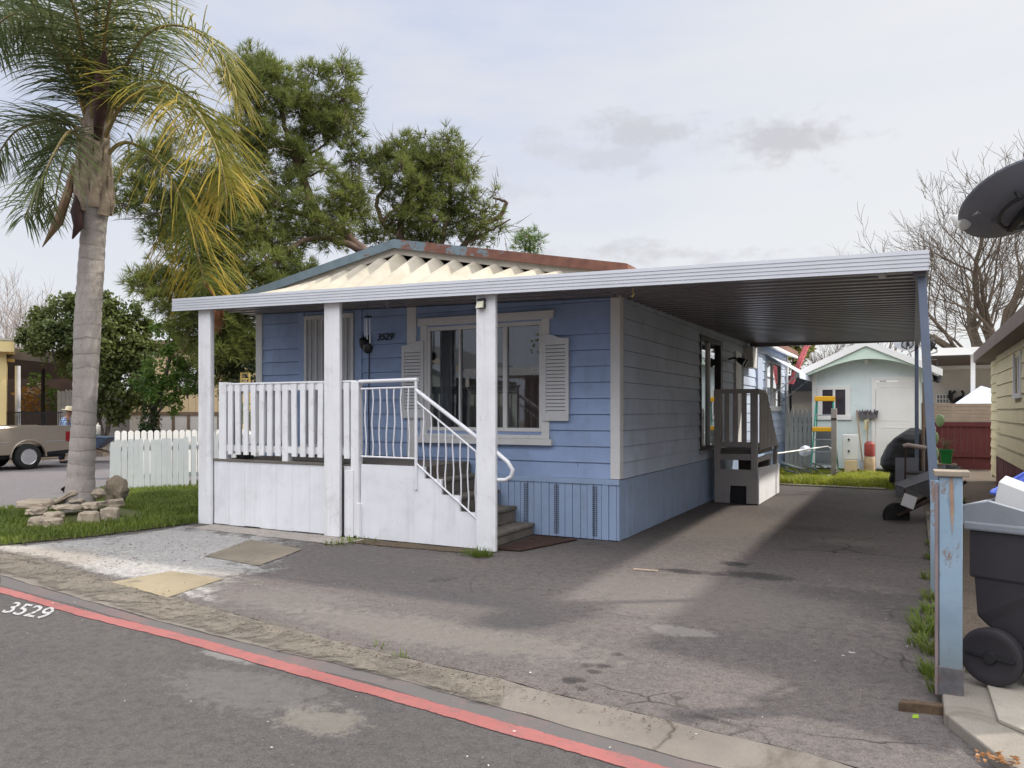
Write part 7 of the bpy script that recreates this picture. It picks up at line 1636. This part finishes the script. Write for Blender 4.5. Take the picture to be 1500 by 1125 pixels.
tag(build(MB().prism([Q(.1, .66, 1.10), Q(.52, .62, 1.08), Q(.52, .64, 1.17), Q(.12, .70, 1.24)], by_ * .02), 'carton', paint('beige_card', (.60, .50, .46), .7, .06), bevel=.003), 'beige card sheet standing inside the blue tub', 'carton')

# ================================================================== HOUSES ACROSS THE ROAD (seen mirrored in the windows)
oh = thing('opposite_house', 'pale gabled house across the road mirrored in the front window', 'house', (-23.5, -13, 0))
build(MB().box((-27.5, -20, 0), (-19.5, -13, 3.2)).prism([(-27.5, -13.2, 3.2), (-19.5, -13.2, 3.2), (-23.5, -13.2, 4.9)], (0, .2, 0)), 'wall', paint('grey_green_wall', (.38, .44, .42), .7, .06), oh)
mb = MB()
for xe in (-28.3, -18.6): mb.prism([(-23.5, -12.7, 5.2), (xe, -12.7, 3.6), (xe, -12.7, 3.45), (-23.5, -12.7, 5.05)], (0, -8, 0))
ro = build(mb, 'roof', m_shingle, oh); mb = MB()
for xe in (-28.3, -18.6): mb.prism([(-23.5, -12.66, 5.24), (xe, -12.66, 3.64), (xe, -12.66, 3.38), (-23.5, -12.66, 4.98)], (0, -.03, 0))
build(mb, 'barge_board', paint('beige_board_far', (.55, .48, .38), .7), ro)
build(MB().box((-24.5, -12.98, 1.0), (-22.9, -12.93, 2.3)), 'window', m_white, oh); build(MB().box((-21.6, -12.98, .1), (-20.6, -12.93, 2.2)), 'door', m_white, oh)
op = thing('opposite_carport', 'white edged carport across the road mirrored in the front window', 'carport', (-13, -13, 0))
build(MB().box((-18.0, -12, 3.15), (-6, -11.9, 3.5)).box((-18.0, -18, 3.25), (-6, -12, 3.4)), 'roof', m_fascia, op); b_ = MB()
for x in (-17.9, -14.0, -10.0, -6.2): b_.box((x, -11.98, 0), (x + .12, -11.86, 3.15))
build(b_, 'post', m_white, op); build(MB().box((-18.0, -18.2, 0), (-6, -18, 3.25)), 'wall', paint('brownish_wall', (.22, .18, .16), .8), op)
leafy_root = thing('opposite_tree', 'leafy tree across the road mirrored in the front window', 'tree', (-17.6, -22, 0))
build(MB().tube([(-17.6, -22, 0), (-17.5, -22, 4), (-17.4, -22, 8)], [.25, .2, .1], 8), 'trunk', m_greybark, leafy_root, smooth=True); lf = MB()
for k in range(22): leafcloud(lf, Vector((-17.4 + U(-1.8, 1.6), -22 + U(-1, 1), U(4, 10.5))), (.6, .6, .6), 60, .3)
build(lf, 'crown', leafmat('far_tree_leaves', (.10, .11, .04), (.22, .22, .08), .3, .6), leafy_root)

# ================================================================== SKY, SUN, CAMERA
sun_dir = Vector((2.95, 2.05, 2.98)).normalized()
elev = math.asin(sun_dir.z); rot = math.atan2(sun_dir.x, sun_dir.y)
w = bpy.data.worlds.new('World'); scene.world = w; w.use_nodes = True
nt = w.node_tree; N = nt.nodes; LK = nt.links
bg = N['Background']
sky = N.new('ShaderNodeTexSky'); sky.sky_type = 'NISHITA'; sky.sun_disc = False; sky.sun_elevation = elev; sky.sun_rotation = rot; sky.air_density = 1.0; sky.dust_density = 2.0
tc = N.new('ShaderNodeTexCoord')
def nz(scale, detail, rough, sc=(1, 1, 1), loc=(0, 0, 0)):
    m = N.new('ShaderNodeMapping'); m.inputs['Scale'].default_value = sc; m.inputs['Location'].default_value = loc; LK.new(tc.outputs['Generated'], m.inputs[0])
    n = N.new('ShaderNodeTexNoise'); n.inputs['Scale'].default_value = scale; n.inputs['Detail'].default_value = detail; n.inputs['Roughness'].default_value = rough; LK.new(m.outputs[0], n.inputs['Vector']); return n.outputs['Fac']
def mth(op, a, b=0.0):
    m = N.new('ShaderNodeMath'); m.operation = op
    for i, x in enumerate((a, b)):
        if hasattr(x, 'is_output'): LK.new(x, m.inputs[i])
        else: m.inputs[i].default_value = x
    return m.outputs[0]
def rmp(f, a, b):
    r = N.new('ShaderNodeMapRange'); r.interpolation_type = 'SMOOTHSTEP'; LK.new(f, r.inputs[0]); r.inputs[1].default_value = a; r.inputs[2].default_value = b; return r.outputs[0]
def mx(f, a, b):
    m = N.new('ShaderNodeMix'); m.data_type = 'RGBA'
    if hasattr(f, 'is_output'): LK.new(f, m.inputs[0])
    else: m.inputs[0].default_value = f
    for i, x in ((6, a), (7, b)):
        if hasattr(x, 'is_output'): LK.new(x, m.inputs[i])
        else: m.inputs[i].default_value = tuple(x) + (1,)
    return m.outputs[2]
CL = 7.6
sep = N.new('ShaderNodeSeparateXYZ'); LK.new(tc.outputs['Generated'], sep.inputs[0])
up_ = sep.outputs[2]
veil = rmp(mth('ADD', mth('MULTIPLY', nz(2.2, 6, .55, (1, 1, 3.0)), .6), mth('MULTIPLY', nz(3.2, 7, .6, (.5, 1.6, 5.0)), .4)), .34, .66)
hi = mx(veil, (CL * .75, CL * .84, CL * 1.07), (CL * .98, CL * 1.0, CL * 1.07))        # high thin cloud sheet
low = mx(rmp(up_, .05, .40), (CL * 1.06, CL * 1.08, CL * 1.12), hi)
vr = N.new('ShaderNodeVectorMath'); vr.operation = 'DOT_PRODUCT'; LK.new(tc.outputs['Generated'], vr.inputs[0]); vr.inputs[1].default_value = tuple(RT)
low = mx(mth('MULTIPLY', rmp(vr.outputs['Value'], -.25, .6), .75), low, (CL * 1.12, CL * 1.12, CL * 1.12))
c = mx(.90, sky.outputs[0], low)
# bright fill added to the unseen sky behind and overhead, lifts the front facade
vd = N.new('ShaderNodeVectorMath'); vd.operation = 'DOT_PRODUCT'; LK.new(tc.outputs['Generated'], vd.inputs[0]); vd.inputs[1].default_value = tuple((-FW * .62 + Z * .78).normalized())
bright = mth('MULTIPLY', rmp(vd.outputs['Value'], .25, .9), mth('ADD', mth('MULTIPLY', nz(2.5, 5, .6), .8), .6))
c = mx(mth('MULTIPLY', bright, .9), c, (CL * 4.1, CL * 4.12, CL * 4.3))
# low unseen sky behind the viewer dimmed and blued to darken the upper wall
bk_ = N.new('ShaderNodeVectorMath'); bk_.operation = 'DOT_PRODUCT'; LK.new(tc.outputs['Generated'], bk_.inputs[0]); bk_.inputs[1].default_value = tuple(-FW)
c = mx(mth('MULTIPLY', rmp(bk_.outputs['Value'], .1, .7), mth('SUBTRACT', 1.0, rmp(up_, .30, .60))), c, (CL * .58, CL * .64, CL * .76))
# small grey cumulus scraps at their bearings
wob = nz(9, 7, .62, (1, 1, 2.2)); wob2 = nz(28, 5, .6, (1, 1, 1.6))
tot = None
for (u, v, su, sv, k) in [(1155, 213, .085, .026, .75), (940, 195, .085, .022, .6), (1030, 218, .05, .022, .4), (880, 232, .08, .024, .4), (790, 215, .06, .025, .35), (735, 262, .09, .03, .28), (1010, 372, .17, .016, .55), (900, 372, .06, .012, .25), (1075, 247, .03, .012, .3), (950, 248, .03, .01, .3)]:
    d = ray(u, v).normalized(); du = (RT - d * RT.dot(d)).normalized(); dv_ = d.cross(du)
    acc = []
    for ax, s in ((du, su), (dv_, sv)):
        q = N.new('ShaderNodeVectorMath'); q.operation = 'DOT_PRODUCT'; LK.new(tc.outputs['Generated'], q.inputs[0]); q.inputs[1].default_value = tuple(ax)
        acc.append(mth('POWER', mth('ABSOLUTE', mth('DIVIDE', q.outputs['Value'], s)), 2))
    fr = N.new('ShaderNodeVectorMath'); fr.operation = 'DOT_PRODUCT'; LK.new(tc.outputs['Generated'], fr.inputs[0]); fr.inputs[1].default_value = tuple(d)
    r2 = mth('SQRT', mth('ADD', acc[0], acc[1]))
    r2 = mth('ADD', r2, mth('ADD', mth('MULTIPLY', mth('SUBTRACT', wob, .5), 4.0), mth('MULTIPLY', mth('SUBTRACT', wob2, .5), 3.2)))
    m_ = mth('MULTIPLY', mth('MULTIPLY', mth('SUBTRACT', 1.0, rmp(r2, -.25, 1.15)), k), mth('GREATER_THAN', fr.outputs['Value'], .5))
    tot = m_ if tot is None else mth('MAXIMUM', tot, m_)
c = mx(tot, c, (CL * .70, CL * .70, CL * .75))
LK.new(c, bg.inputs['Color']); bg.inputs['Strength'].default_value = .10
sl_d = bpy.data.lights.new('sun', 'SUN'); sl_d.energy = 4.2; sl_d.angle = math.radians(2.0); sl_d.color = (1.0, .93, .83)
so = bpy.data.objects.new('sun', sl_d); col.objects.link(so); so.rotation_euler = sun_dir.to_track_quat('Z', 'Y').to_euler(); so.location = (6, 6, 20)
cam = bpy.data.cameras.new('camera'); co = bpy.data.objects.new('camera', cam); col.objects.link(co); scene.camera = co
co.location = (0, 0, EYE); co.rotation_euler = (PI / 2, 0, YAW)
cam.sensor_fit = 'HORIZONTAL'; cam.sensor_width = 36; cam.lens = F / 1500 * 36; cam.shift_y = (HY - 562.5) / 1500; cam.clip_end = 1000; cam.clip_start = .05
scene.view_settings.view_transform = 'Standard'; scene.view_settings.look = 'None'; scene.view_settings.gamma = 1; scene.view_settings.exposure = 0.12
scene.cycles.max_bounces = 8; scene.cycles.transparent_max_bounces = 12
for o in scene.objects:
    if o.type == 'MESH' and not o.data.materials: print('no material', o.name)
